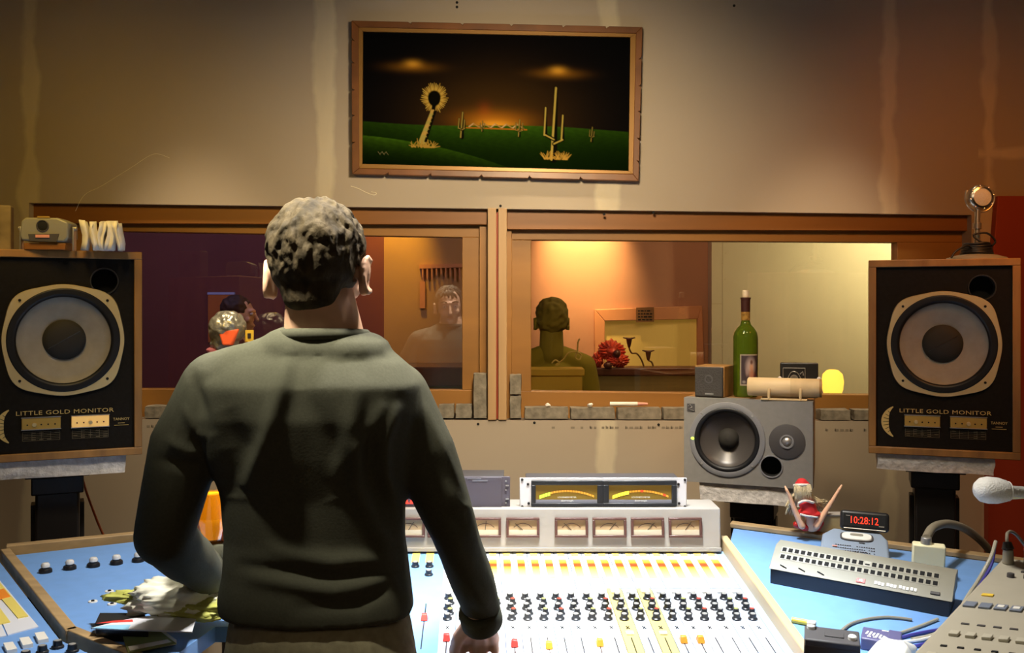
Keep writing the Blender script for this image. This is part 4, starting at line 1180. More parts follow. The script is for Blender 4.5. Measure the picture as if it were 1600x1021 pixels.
for n_, (xa_, xb_) in enumerate(vus):
    def q(x, y, d): return P(x, y, BY) + Vector((0, vyy(y) - BY - d, 0))
    ya, yb = 810, 840
    g = MB()
    fw = 4
    for (ax_, ay_, bx_, by_) in ((xa_, ya, xb_, ya + 3.4), (xa_, yb - 3.4, xb_, yb), (xa_, ya + 3.4, xa_ + fw, yb - 3.4), (xb_ - fw, ya + 3.4, xb_, yb - 3.4)):
        g.hexa([q(ax_, by_, -.001), q(bx_, by_, -.001), q(bx_, ay_, -.001), q(ax_, ay_, -.001)], [q(ax_, by_, .009), q(bx_, by_, .009), q(bx_, ay_, .009), q(ax_, ay_, .009)])
    vu = g.build('needle_meter', 'vu_frame', br, world=True, bevel=0.001)
    g = MB(); g.hexa([q(xa_ + fw, 829, -.001), q(xb_ - fw, 829, -.001), q(xb_ - fw, ya + 3, -.001), q(xa_ + fw, ya + 3, -.001)], [q(xa_ + fw, 829, .002), q(xb_ - fw, 829, .002), q(xb_ - fw, ya + 3, .002), q(xa_ + fw, ya + 3, .002)])
    g.build('dial', 'vu_face', vu, world=True)
    g = MB(); g.hexa([q(xa_ + fw, yb - 3, -.001), q(xb_ - fw, yb - 3, -.001), q(xb_ - fw, 829, -.001), q(xa_ + fw, 829, -.001)], [q(xa_ + fw, yb - 3, .003), q(xb_ - fw, yb - 3, .003), q(xb_ - fw, 829, .003), q(xa_ + fw, 829, .003)])
    g.build('lower_cover', 'vu_face_low', vu, world=True)
    cx_ = (xa_ + xb_) / 2; g = MB()
    g.tube([q(cx_ + 19 * math.sin(t_), 838 - 19 * math.cos(t_), .0025) for t_ in np.linspace(-.85, .85, 12)], 0.0007, 4)
    g.build('scale_arc', 'vu_frame', vu, world=True)
    th = (-.7, -.3, .5, -.6, .1, -.8, -.75, .65, .7, .6)[n_]
    g = MB(); g.tube([q(cx_, 829, .0032), q(cx_ + 17 * math.sin(th), 829 - 14 * math.cos(th), .0032)], 0.0007, 4); g.build('needle', 'knob', vu, world=True)
# ---- twin loudness meter in a white rack panel on top of the bridge
BT = ztop
YD = BY + 0.03
t = thing('twin_loudness_meter', 'white-framed rack unit with two glowing arc level meters on the meter bridge', 'meter', (P(943, 0, YD).x, YD + 0.05, BT))
def D(px, py, d=0.0): return P(px, py, YD) - Vector((0, d, 0))
def dbox(g_, xa_, ya, xb_, yb, d0, d1, mi=0):
    return g_.hexa([D(xa_, yb, d0), D(xb_, yb, d0), D(xb_, ya, d0), D(xa_, ya, d0)], [D(xa_, yb, d1), D(xb_, yb, d1), D(xb_, ya, d1), D(xa_, ya, d1)], mi)
pyb = HY + (CAMZ - BT) * F / YD
M['rack_white'] = mat('rack_white', (0.66, 0.62, 0.60), 0.45)
g = MB(); dbox(g, 812, 747, 1073, pyb, 0, -0.004); g.build('face_plate', 'rack_white', t, world=True, bevel=0.0015)
g = MB(); dbox(g, 822, 750, 1063, pyb, -0.004, -0.10); g.build('housing', 'dark_grey', t, world=True, bevel=0.002)
for (px, py) in ((816, 750), (825, 757), (826, 787), (816, 792), (1070, 750), (1060, 757), (1061, 787), (1070, 792)):
    g = MB(); g.cyl(D(px, py, 0), D(px, py, 0.002), 0.0035, seg=10); g.build('rack_screw', 'black_metal', t, world=True)
M['amber'] = mat('amber_window', (0.16, 0.10, 0.012), 0.35, emit=(0.40, 0.20, 0.005), estr=0.16)
M['meter_grey'] = mat('meter_grey', (0.20, 0.19, 0.21), 0.5)
M['led_lime'] = mat('led_lime', (0.4, 0.9, 0.05), 0.4, emit=(0.55, 1.0, 0.04), estr=1.3)
M['led_yellow'] = mat('led_yellow', (0.9, 0.8, 0.05), 0.4, emit=(1.0, 0.78, 0.03), estr=1.3)
M['led_red'] = mat('led_red', (0.9, 0.05, 0.02), 0.4, emit=(1.0, 0.03, 0.01), estr=1.6)
M['led_amber'] = mat('led_amber_dim', (0.6, 0.25, 0.03), 0.4, emit=(0.9, 0.36, 0.02), estr=0.55)
for n_, (xa_, xb_) in enumerate(((830, 942), (942, 1057))):
    g = MB()
    for (a_, b_, c_, d_) in ((xa_, 751, xb_, 758), (xa_, 786, xb_, 791), (xa_, 758, xa_ + (7 if n_ == 0 else 9), 786), (xb_ - (9 if n_ == 0 else 8), 758, xb_, 786)):
        dbox(g, a_, b_, c_, d_, 0.0, 0.007)
    mt = g.build('meter_bezel', 'black_plastic', t, world=True, bevel=0.0015)
    ix0, ix1 = xa_ + (7 if n_ == 0 else 9), xb_ - (9 if n_ == 0 else 8)
    g = MB(); dbox(g, ix0, 758, ix1, 781, 0.0, 0.001); g.build('amber_window', 'amber', mt, world=True)
    g = MB(); dbox(g, ix0, 781, ix1, 786, 0.0, 0.003); g.build('lower_rail', 'meter_grey', mt, world=True)
    cx_ = (ix0 + ix1) / 2 + 1; wd = (ix1 - ix0) / 2 - 5
    def arc(t_): return (cx_ + wd * t_, 766 + 9 * t_ * t_)
    n2 = 20
    lit = {0: 4, 1: 6}[n_]
    for k in range(n2):
        t0, t1 = -1 + 2 * k / n2, -1 + 2 * (k + .82) / n2
        (xl, yl), (xr_, yr) = arc(t0), arc(t1)
        th_ = 5.0 if k < lit else 3.0
        m_ = ('led_lime' if n_ == 0 else 'led_yellow') if k < lit else ('led_red' if k in (10, 18) and n_ == 1 else 'led_amber')
        g = MB(); g.hexa([D(xl, yl + th_, .001), D(xr_, yr + th_, .001), D(xr_, yr, .001), D(xl, yl, .001)], [D(xl, yl + th_, .002), D(xr_, yr + th_, .002), D(xr_, yr, .002), D(xl, yl, .002)])
        g.build('level_segment', m_, mt, world=True, smooth=False)
    sc_ = YD / F
    for (s_, py, wpx, hpx) in (('LOUDNESS METER', 777, 29, 2.4), ('dorrough', 782.6, 19, 3.6)):
        moved(text_mb(s_, width=wpx * sc_, height=hpx * sc_), Matrix.Translation(D(cx_ + 0, py, 0.0035))).build('lettering', 'white_plastic', mt, world=True, smooth=False)
# ---- dark rack processor left of it, red display
t = thing('rack_processor', 'dark grey rack unit with a small red display, left on the meter bridge', 'rack unit', (P(700, 0, YD).x, YD + 0.05, BT))
M['rack_dark'] = mat('rack_dark', (0.085, 0.07, 0.085), 0.5)
g = MB(); dbox(g, 545, 745, 797, pyb, 0, -0.004); g.build('face_plate', 'rack_dark', t, world=True, bevel=0.0015)
g = MB(); dbox(g, 560, 746, 784, pyb, 0.005, 0); g.build('front_cover', 'rack_dark', t, world=True, bevel=0.001)
g = MB(); dbox(g, 555, 747, 787, pyb, -0.004, -0.12); g.build('housing', 'dark_grey', t, world=True)
for (px, py, w2) in ((790, 752, 1.5), (792, 759, 4), (790, 766, 1.5), (792, 780, 4), (790, 786, 1.5)):
    g = MB(); dbox(g, px - w2 / 2, py - 1, px + w2 / 2 + 1, py + 1, 0, 0.003); g.build('rack_ear_screw', 'silver', t, world=True)
g = MB(); dbox(g, 730, 747.5, 752, 748.5, 0.005, 0.006); dbox(g, 738, 750, 762, 752, 0.005, 0.006); g.build('lettering', 'meter_grey', t, world=True)
for px in (636, 643, 650):
    g = MB(); g.hexa([D(px - 3, 787, .005), D(px + 3, 787, .005), D(px + 0.6, 780, .005), D(px - 0.6, 780, .005)], [D(px - 3, 787, .007), D(px + 3, 787, .007), D(px + 0.6, 780, .007), D(px - 0.6, 780, .007)]); g.build('red_indicator', 'led_red', t, world=True)

# ============================================================ DESK WINGS
WZ = 0.93
SLW = 0.093                                            # the right wing slopes down towards the chair, like the console
HG = Vector((0, 2.70, WZ))
RMW = Matrix.Translation(HG) @ Matrix.Rotation(math.atan(SLW), 4, 'X') @ Matrix.Translation(-HG)
RMI = RMW.inverted()
def GL(px, py, z=WZ): return ground(px, py, z)
def GR(px, py, z=WZ):
    k = (py - HY) / F; Y = (CAMZ - z + 2.70 * SLW) / (k + SLW)
    return RMI @ Vector(((px - 800) / F * Y, Y, z + SLW * (Y - 2.70)))
def PR(px, py, Y): return RMI @ P(px, py, Y)
G = GR
rw = thing('desk_wing', 'blue desk wing with wood edging right of the console, gear standing on it', 'desk', (1.0, 2.2, 0))
r0, r1 = G(1146, 826), G(1660, 893)
xin = C(U1, 0).x + 0.012
front = 1.62
poly = [(r0.x + 0.0, r0.y), (r1.x, r1.y), (r1.x, front), (0.66, front), (C(U1 + .003, VF).x, C(0, VF).y - .03), (C(U1 + .003, VB).x, C(0, VB).y)]
MB().prism_xy(poly, WZ - 0.03, WZ).build('top', 'blue', rw, world=True, bevel=0.002)
d = (r1 - r0).normalized(); n_ = Vector((-d.y, d.x, 0))
MB().hexa([r0 - d * 0.01, r1, r1 + n_ * 0.028, r0 - d * 0.01 + n_ * 0.028], [q_ + Vector((0, 0, 0.013)) for q_ in (r0 - d * 0.01, r1, r1 + n_ * 0.028, r0 - d * 0.01 + n_ * 0.028)]).build('back_edging', 'desk_wood', rw, world=True, bevel=0.002)
for q_ in ((0.74, 1.70), (1.25, 1.70), (1.25, 2.22), (0.72, 2.58)):
    h_ = WZ - 0.035 + SLW * (q_[1] - 2.72)
    MB().box((q_[0], q_[1], h_ / 2), (0.05, 0.05, h_)).build('leg', 'black_metal', rw, world=True, bevel=0.003)
for ch_ in rw.children:
    if ch_.name.startswith(('top', 'back_edging')):
        ch_.data.transform(WM[rw].inverted() @ RMW @ WM[rw])
MB().box((1.0, 1.66, 0.62), (0.50, 0.02, 0.34)).build('modesty_panel', 'blue', rw, world=True)

G = GL
lw = thing('desk_wing', 'blue desk wing left of the console with five knobs along its back', 'desk', (-0.85, 2.2, 0))
a0, a1, a2, a3 = G(17, 869), G(335, 833), G(118, 992), G(192, 1022)
a4 = Vector((a3.x + 0.10, 1.66, WZ)); 
poly = [(a0.x, a0.y), (a2.x, a2.y), (a3.x, a3.y), (-0.65, 1.86), (-0.55, 1.86), (C(U0 - .02, VF).x - 0.006, 1.86), (C(U0 - .02, VB).x - 0.006, C(0, VB).y), (a1.x, a1.y)]
poly = [(a0.x, a0.y), (a2.x, a2.y), (a3.x, a3.y), (-0.60, 1.70), (-0.575, 1.86), (C(U0 - .021, -.2).x, 1.86), (C(U0 - .021, VB).x, C(0, VB).y), (a1.x, a1.y)]
MB().prism_xy(poly, WZ - 0.03, WZ).build('top', 'blue', lw, world=True)
def edging(p_, q_, w_, h_, par):
    d_ = (q_ - p_).normalized(); n2 = Vector((-d_.y, d_.x, 0)) * w_
    b_ = [p_ - n2 / 2, q_ - n2 / 2, q_ + n2 / 2, p_ + n2 / 2]
    b_ = [Vector((v_.x, v_.y, WZ - 0.02)) for v_ in b_]
    return MB().hexa(b_, [v_ + Vector((0, 0, 0.02 + h_)) for v_ in b_]).build('edging', 'desk_wood', par, world=True, bevel=0.002)
edging(G(10, 860), G(345, 827), 0.03, 0.013, lw)
edging(G(8, 864), G(112, 992), 0.022, 0.010, lw)
edging(G(110, 989), G(215, 1032), 0.022, 0.010, lw)
for q_ in ((-1.15, 2.35), (-0.72, 1.80), (-0.62, 2.56), (-0.80, 1.98)):
    MB().box((q_[0], q_[1], (WZ - 0.03) / 2), (0.05, 0.05, WZ - 0.03)).build('leg', 'black_metal', lw, world=True, bevel=0.003)
M['knob_cap'] = mat('knob_cap_silver', (.78, .77, .75), .25, metal=.2)
for (px, py) in ((71, 895), (109, 890), (146, 886), (182, 882), (216, 878)):
    p = G(px, py); g = MB()
    g.lathe([(0.015, 0), (0.0148, 0.006), (0.013, 0.009), (0.0095, 0.010), (0.0095, 0.014)], p, seg=20, mi=0)
    g.lathe([(0.0098, 0.013), (0.0098, 0.018), (0.007, 0.022), (0, 0.023)], p, seg=20, mi=1)
    g.build('knob', ['knob', 'knob_cap'], lw, world=True)
for (px, py) in ((171, 925), (145, 941), (175, 945), (260, 912)):
    p = G(px, py); g = MB()
    g.lathe([(0.0095, 0), (0.009, 0.002), (0.005, 0.002), (0.004, 0.001)], p, seg=18, mi=0)
    g.lathe([(0.004, 0.0005), (0.0032, 0.004), (0, 0.004)], p, seg=10, mi=1)
    g.build('jack_socket', ['white_plastic', 'knob'], lw, world=True)
p = G(290, 913); g = MB()
g.box(p + Vector((0, 0, 0.0012)), (0.04, 0.04, 0.0024), mi=0)
g.tube(smoothpath([p + Vector((-0.013, -0.006, 0.004)), p + Vector((-0.004, 0.006, 0.004)), p + Vector((0.004, -0.002, 0.004)), p + Vector((0.013, 0.008, 0.004))], 4), 0.0014, 5, mi=1)
g.build('logo_plate', ['blue', 'knob'], lw, world=True)
# ---- second small console at the far left
sc_l = thing('side_console', 'blue side console in the lower left corner with orange strips and pale buttons', 'mixer', (-1.1, 1.75, 0))
s0, s1, s2 = G(-2, 866), G(106, 996), G(200, 1036)
poly = [(-1.62, 2.10), (s0.x - 0.01, s0.y + 0.0), (s1.x - 0.012, s1.y - 0.006), (s2.x - 0.01, s2.y - 0.012), (-0.80, 1.46), (-1.62, 1.46)]
poly = poly[::-1]
MB().prism_xy(poly, WZ - 0.05, WZ - 0.004).build('top', 'blue', sc_l, world=True)
MB().box((-1.2, 1.62, 0.44), (0.5, 0.26, 0.87)).build('pedestal', 'black_metal', sc_l, world=True)
def flat(px_pts, z0, z1, nm, m_, par):
    b_ = [G(x, y, WZ - 0.004) for (x, y) in px_pts]
    return MB().hexa([v_ + Vector((0, 0, z0)) for v_ in b_], [v_ + Vector((0, 0, z1)) for v_ in b_]).build(nm, m_, par, world=True)
for (qa) in ([(-30, 895), (0, 909), (60, 981), (12, 994)], [(-70, 895), (-34, 897), (10, 995), (-40, 1005)]):
    flat(qa, 0, 0.002, 'strip_plate', 'strip_white2', sc_l)
for qa in ([(-18, 915), (-2, 911), (44, 966), (28, 969)], [(-44, 920), (-28, 916), (16, 975), (-2, 979)]):
    fl = flat(qa, 0.002, 0.004, 'meter_strip', 'yellow_chip', sc_l)
flat([(-8, 928), (6, 924), (16, 936), (0, 940)], 0.004, 0.0055, 'red_patch', 'orange_cap', sc_l)
flat([(-36, 936), (-22, 932), (-12, 945), (-27, 949)], 0.004, 0.0055, 'red_patch', 'orange_cap', sc_l)
for (px, py) in ((64, 1000), (40, 1008), (15, 1016), (-12, 1024)):
    flat([(px - 10, py - 5), (px + 5, py - 7), (px + 12, py + 4), (px - 4, py + 7)], 0, 0.007, 'push_button', 'white_plastic', sc_l)
for (px, py) in ((90, 1013), (66, 1021), (113, 1019), (40, 1030)):
    p = G(px, py, WZ - 0.004); knob_at(p, sc_l, 0.010, 0.014).rotation_euler = (0, 0, 0)

# ============================================================ THINGS ON THE RIGHT WING
G = GR
# patch bay: grey sloping socket panel on a black box
q0, q1 = G(1203, 912), G(1484, 966)
d = (q1 - q0); Lp = d.length; rz = math.atan2(d.y, d.x)
t = thing('patch_bay', 'long grey patch bay with two rows of black sockets on the blue right wing', 'patch bay', q0 + d / 2, rz)
hb, hp, dp = 0.036, 0.080, 0.085
MB().hexa([Vector((-Lp / 2, 0, 0)), Vector((Lp / 2, 0, 0)), Vector((Lp / 2, 0.10, 0)), Vector((-Lp / 2, 0.10, 0))],
          [Vector((-Lp / 2, 0, hb)), Vector((Lp / 2, 0, hb)), Vector((Lp / 2, 0.10, hb)), Vector((-Lp / 2, 0.10, hb))]).build('base', 'black_plastic', t, bevel=0.002)
M['patch_grey'] = mat('patch_grey', (0.25, 0.24, 0.19), 0.5, var=0.04, scale=20)
yb0, z0_, y1_, z1_ = -0.002, hb, 0.060, hb + 0.041
MB().hexa([Vector((-Lp / 2 - .004, yb0, z0_)), Vector((Lp / 2 + .004, yb0, z0_)), Vector((Lp / 2 + .004, 0.10, z0_)), Vector((-Lp / 2 - .004, 0.10, z0_))],
          [Vector((-Lp / 2 - .004, y1_, z1_)), Vector((Lp / 2 + .004, y1_, z1_)), Vector((Lp / 2 + .004, 0.10, z1_)), Vector((-Lp / 2 - .004, 0.10, z1_))]).build('panel', 'patch_grey', t, bevel=0.0015)
sl = Vector((0, y1_ - yb0, z1_ - z0_)); slen = sl.length; sd = sl.normalized(); nn = Vector((0, -sd.z, sd.y))
def PB(x, s, h=0.0): return Vector((x, yb0, z0_)) + sd * s * slen + nn * h
rotx = Matrix.Rotation(math.atan2(sd.z, sd.y), 3, 'X')
M['socket_rim'] = mat('socket_rim', (0.34, 0.32, 0.25), 0.4)
for r_ in range(2):
    for k in range(24):
        x = -Lp / 2 + 0.020 + k * (Lp - 0.055) / 23
        s = (0.56, 0.84)[r_]
        g = MB(); g.box(PB(x, s, 0.0003), (0.0135, 0.0150, 0.0016), rotx, mi=0)
        if not (r_ == 1 and k == 13): g.box(PB(x, s, 0.0010), (0.0098, 0.0112, 0.0016), rotx, mi=1)
        else: g.box(PB(x, s - 0.03, 0.0010), (0.0098, 0.0036, 0.0016), rotx, mi=1)
        g.build('socket', ['socket_rim', 'hole'], t)
for x in (-Lp * .43, -Lp * .32, -Lp * .21):
    MB().tube([PB(x - .007, .22, .001), PB(x, .18, .0015), PB(x + .009, .13, .001)], 0.0014, 5).build('mark', 'hole', t)
MB().box(PB(0.008, .17, 0.001), (0.019, 0.011, 0.002), rotx).build('red_badge', 'red', t, bevel=0.0005)
MB().box(PB(0.008, .17, 0.0022), (0.007, 0.006, 0.001), rotx).build('badge_mark', 'white_plastic', t)
for (x0, n3) in ((0.040, 3), (0.066, 3), (0.092, 3), (0.116, 2)):
    g = MB()
    for k in range(n3): g.box(PB(x0 + k * 0.0075, .20 - 0.01 * k, 0.0012), (0.0058, 0.0085, 0.001), rotx)
    for k in range(n3): g.box(PB(x0 + k * 0.0075, .20 - 0.01 * k, 0.0018), (0.0022, 0.0040, 0.0006), rotx)
    g.build('word_mark', 'white_plastic', t)
MB().box(PB(Lp / 2 - 0.032, .20, 0.001), (0.020, 0.008, 0.004), rotx).build('slide_switch', 'dark_grey', t, bevel=0.001)

# blue-grey desktop unit behind it
q0 = G(1290, 893)
d1, d2 = G(1277, 885), G(1392, 897)
rz2 = math.atan2(d2.y - d1.y, d2.x - d1.x); W2 = (d2 - d1).length
t = thing('desktop_recorder', 'rounded blue-grey desktop unit with an oval pale display behind the patch bay', 'recorder', (d1 + d2) / 2, rz2)
M['bluegrey'] = mat('blue_grey_plastic', (0.25, 0.31, 0.40), 0.35)
hh = 0.032; back = 0.115
outl = [(-W2 / 2, 0), (W2 / 2, 0), (W2 / 2, back * .72), (W2 / 2 - .018, back), (-W2 / 2 + .035, back), (-W2 / 2 + .008, back * .75)]
MB().hexa([Vector((x, y, 0)) for x, y in outl], [Vector((x * .96, y * .97 + .003, hh + .035 * y / back)) for x, y in outl]).build('body', 'bluegrey', t, bevel=0.006, seg=3)
def TP(x, y, h=0.0): return Vector((x, y, hh + .035 * y / back + h))
g = MB(); vs = []
n = 28
def oval(cx, cy, a_, b_, h): return [TP(cx + a_ * math.copysign(abs(math.cos(t_)) ** .6, math.cos(t_)), cy + b_ * math.copysign(abs(math.sin(t_)) ** .6, math.sin(t_)), h) for t_ in np.linspace(0, 2 * PI, n, endpoint=False)]
MB().hexa(oval(0.008, 0.080, 0.040, 0.017, 0.0), oval(0.008, 0.080, 0.040, 0.017, 0.003)).build('display_rim', 'dark_grey', t)
MB().hexa(oval(0.008, 0.080, 0.036, 0.014, 0.003), oval(0.008, 0.080, 0.035, 0.0135, 0.005)).build('display', 'white_plastic', t)
MB().hexa(oval(0.008, 0.084, 0.016, 0.005, 0.005), oval(0.008, 0.084, 0.016, 0.005, 0.0056)).build('display_slot', 'patch_grey', t)
g = MB()
for r_ in range(3):
    for k in range(17):
        if random.random() > .12:
            p = TP(-0.042 + k * 0.0056, 0.044 - r_ * 0.011 - k * .0002, 0.001); g.box(p, (0.0034, 0.0022 if r_ else .003, 0.0012))
for k in range(9): g.box(TP(-0.02 + k * .006, 0.022, 0.0012), (0.004, 0.003, 0.0012))
g.build('key_marks', 'dark_grey', t)
MB().box(TP(-0.045, 0.036, 0.0016), (0.012, 0.006, 0.002)).build('orange_key', 'pink', t, bevel=0.0006)
MB().box(TP(0.020, 0.058, 0.0016), (0.014, 0.003, 0.001)).build('name_mark', 'dark_grey', t)

# black clock/tape display leaning on top, red digits
e1, e2 = Vector((0, 0, 0)), None
yq = (d1.y + d2.y) / 2 + 0.105
zt_ = WZ + 0.063
t = thing('digital_display', 'small black rounded display with red digits resting on the blue-grey unit', 'display', (P(1349, 0, yq).x, yq, zt_), rz2)
tilt = Matrix.Rotation(R(-22), 3, 'X')
sx = yq / F; w_, h_ = 72 * sx, 30 * sx
cz = h_ / 2 + 0.002
MB().box((0, 0, cz), (w_, 0.022, h_), tilt).build('case', 'black_plastic', t, bevel=0.009, seg=4)
c0 = Vector((0, 0, cz)); fn_ = tilt @ Vector((0, -1, 0)); up_ = tilt @ Vector((0, 0, 1))
MB().box(c0 + fn_ * 0.0112, (w_ * .86, 0.001, h_ * .66), tilt).build('display_window', 'hole', t)
mb = text_mb('TO:28:12', width=0.058, height=0.017, extrude=0)
mb = text_mb('10:28:12', width=w_ * .56, height=h_ * .36, extrude=0)
g = moved(mb, Matrix.Translation(c0 + fn_ * 0.0122 + Vector((0.0, 0, 0))) @ tilt.to_4x4()); g.build('red_digits', 'led_red', t, smooth=False)
g = MB(); g.box(c0 + fn_ * .0118 + up_ * h_ * .20 + Vector((-w_ * .34, 0, 0)), (0.010, .001, .0016), tilt); g.box(c0 + fn_ * .0118 - up_ * h_ * .24 + Vector((w_ * .34, 0, 0)), (0.013, .001, .002), tilt); g.build('small_print', 'silver', t)
MB().tube([c0 + fn_ * .009 - up_ * h_ * .44 + Vector((-w_ * .42, 0, 0)), c0 + fn_ * .009 - up_ * h_ * .44 + Vector((w_ * .42, 0, 0))], 0.0012, 6).build('trim_line', 'silver', t)
# beige box left of it, behind the doll
p = G(1300, 862); p.y += 0.02
t_ = MB(); sx = 2.62 / F
pp = P(1299, 826, 2.66); t_.box((pp.x, pp.y, (pp.z + P(0, 808, 2.66).z) / 2 + 0.006 - 0.03), (52 * sx, 0.03, 0.10), None)
M['beige'] = mat('beige_box', (0.46, 0.36, 0.17), 0.6)

# multi-pin connector with its thick grey cable
q0, q1 = G(1424, 905), G(1476, 911)
rz3 = math.atan2(q1.y - q0.y, q1.x - q0.x); wq = (q1 - q0).length
t = thing('multipin_connector', 'cream multipin connector with a thick grey cable arching away, behind the patch bay', 'connector', (q0 + q1) / 2, rz3)
M['cream_plastic'] = mat('cream_plastic', (0.88, 0.84, 0.56), 0.45)
hq = 0.086
MB().box((0, 0.015, hq / 2), (wq, 0.03, hq)).build('shell', 'cream_plastic', t, bevel=0.004)
MB().cyl((-0.006, 0.015, hq), (-0.006, 0.015, hq + 0.016), 0.013, 0.0115, seg=20).build('clamp', 'silver', t, bevel=0.001)
ctop = WM[t] @ Vector((-0.006, 0.015, hq + 0.012))
yc = ctop.y
M['grey_cable'] = mat('grey_cable', (0.25, 0.22, 0.16), 0.5)
path = [ctop, PR(1449, 838, yc + .01), PR(1458, 825, yc + .05), PR(1478, 819, yc + .11), PR(1502, 824, yc + .17), PR(1524, 838, yc + .22), PR(1545, 860, yc + .26), PR(1556, 890, yc + .28), Vector((P(1560, 900, yc + .28).x, yc + .28, 0.78))]
MB().tube(smoothpath(path), 0.0105, 12).build('cable', 'grey_cable', t, world=True)
# small black tray between connector and recorder
# thin pale cable draped in front of the mixer
zc_ = WZ + 0.004
pts = [PR(1556, 846, 2.16), PR(1548, 872, 2.14), PR(1530, 905, 2.12), PR(1505, 945, 2.06)]
for (px, py) in ((1497, 975), (1460, 992), (1425, 1000)): pts.append(G(px, py, zc_))
MB().tube(smoothpath(pts), 0.0042, 8).build('audio_cable', mat('pale_cable', (0.40, 0.37, 0.28), 0.5), label='thin pale cable hanging over the left edge of the grey mixer', cat='cable')
M['pale_cable'] = bpy.data.materials['pale_cable']
pts = [PR(1554, 852, 2.18), PR(1550, 880, 2.17), PR(1534, 910, 2.14), PR(1510, 942, 2.08)] + [G(px, py, zc_) for (px, py) in ((1500, 988), (1462, 1002), (1430, 1010))]
M['violet_cable'] = mat('violet_cable', (0.06, 0.05, 0.30), 0.4)
MB().tube(smoothpath(pts), 0.0036, 8).build('audio_cable', 'violet_cable', label='thin dark blue cable following the pale one beside the grey mixer', cat='cable')
for n_, (pp_, m_, lb) in enumerate((([(1300, 1003), (1330, 975), (1380, 965), (1425, 969)], 'grey_cable', 'grey lead looping from behind the black battery-like box'),
                                     ([(1405, 990), (1440, 978), (1465, 968)], 'pale_cable', 'pale lead running from the purple box towards the patch bay'),
                                     ([(1405, 1004), (1440, 1000), (1475, 990)], 'white_plastic', 'white lead lying in front of the purple box'),
                                     ([(1402, 998), (1435, 990), (1470, 984)], 'violet_cable', 'dark blue lead next to the purple box'))):
    MB().tube(smoothpath([G(x, y, WZ + 0.004) for x, y in pp_]), 0.0034, 8).build('lead', m_, label=lb, cat='cable')
# yellow highlighter
y0, y1 = G(1237, 969, WZ + 0.006), G(1275, 976, WZ + 0.006)
t = thing('yellow_marker', 'short yellow marker lying on the blue wing left of the black box', 'pen', (y0 + y1) / 2 - Vector((0, 0, 0.006)))
M['yellow_plastic'] = mat('yellow_plastic', (0.80, 0.55, 0.06), 0.4)
MB().cyl(y0, y0.lerp(y1, .75), 0.006, seg=12).build('barrel', 'yellow_plastic', t, world=True, bevel=0.001)
MB().cyl(y0.lerp(y1, .75), y1, 0.0066, seg=12).build('cap', 'cream_plastic', t, world=True, bevel=0.001)
# black box with yellow label and two pale terminals
q0, q1 = G(1255, 1050), G(1343, 1062)
rz4 = math.atan2(q1.y - q0.y, q1.x - q0.x); wq = (q1 - q0).length
t = thing('battery_box', 'black box with a yellow label and two white terminals at the bottom edge', 'box', (q0 + q1) / 2, rz4)
hq, dq = 0.066, 0.066
MB().box((0, dq / 2, hq / 2), (wq, dq, hq)).build('case', 'dark_grey', t, bevel=0.003)
M['box_black'] = mat('box_black', (0.03, 0.022, 0.018), 0.5)
MB().box((0, -0.0006, hq / 2 - 0.006), (wq * .96, 0.0012, hq * .80)).build('front_label', 'box_black', t)
mb = MB(); mb.box((0.004, -0.0015, hq * .43), (wq * .72, 0.001, 0.010)); mb.build('yellow_band', 'yellow_plastic', t)
for x in (-wq * .38, wq * .36):
    MB().lathe([(0.008, 0), (0.008, 0.006), (0.006, 0.008), (0, 0.008)], (x, dq * (.78 if x < 0 else .35), hq), seg=16).build('terminal', 'white_plastic', t)
MB().box((-wq * .38, dq * .85, hq + 0.006), (0.016, 0.012, 0.012)).build('terminal_tab', 'white_plastic', t, bevel=0.002)
MB().box((0.004, dq * .5, hq + 0.001), (wq * .35, dq * .35, 0.002)).build('lid_recess', 'dark_grey', t, bevel=0.0006)
# purple adapter box beside it
q0, q1 = G(1349, 1018), G(1402, 1024)
rz5 = math.atan2(q1.y - q0.y, q1.x - q0.x); wq = (q1 - q0).length + 0.012
t = thing('adapter_box', 'small purple-blue box with white lettering right of the black box', 'box', (q0 + q1) / 2, rz5 - 0.15)
M['purple_box'] = mat('purple_box', (0.11, 0.105, 0.22), 0.4)
MB().box((0, 0.03, 0.0125), (wq, 0.06, 0.025)).build('case', 'purple_box', t, bevel=0.003)
g = MB()
for k in range(5): g.box((-wq * .36 + k * wq * .085, 0.030 - .002 * k, 0.0254), (0.004, 0.016 + .004 * (k % 2), 0.001), Matrix.Rotation(-.2, 3, 'Z'))
for k in range(3): g.box((-wq * .3 + k * .011, 0.012, 0.0254), (0.007, 0.005, 0.001))
g.box((wq * .26, 0.025, 0.0254), (0.014, 0.006, 0.001)); g.box((wq * .1, 0.052, 0.0254), (0.016, 0.004, 0.001)); g.build('lettering', 'white_plastic', t)
MB().box((wq * .33, 0.03, 0.020), (wq * .33, 0.056, 0.016)).build('side_lid', 'purple_box', t, bevel=0.002)
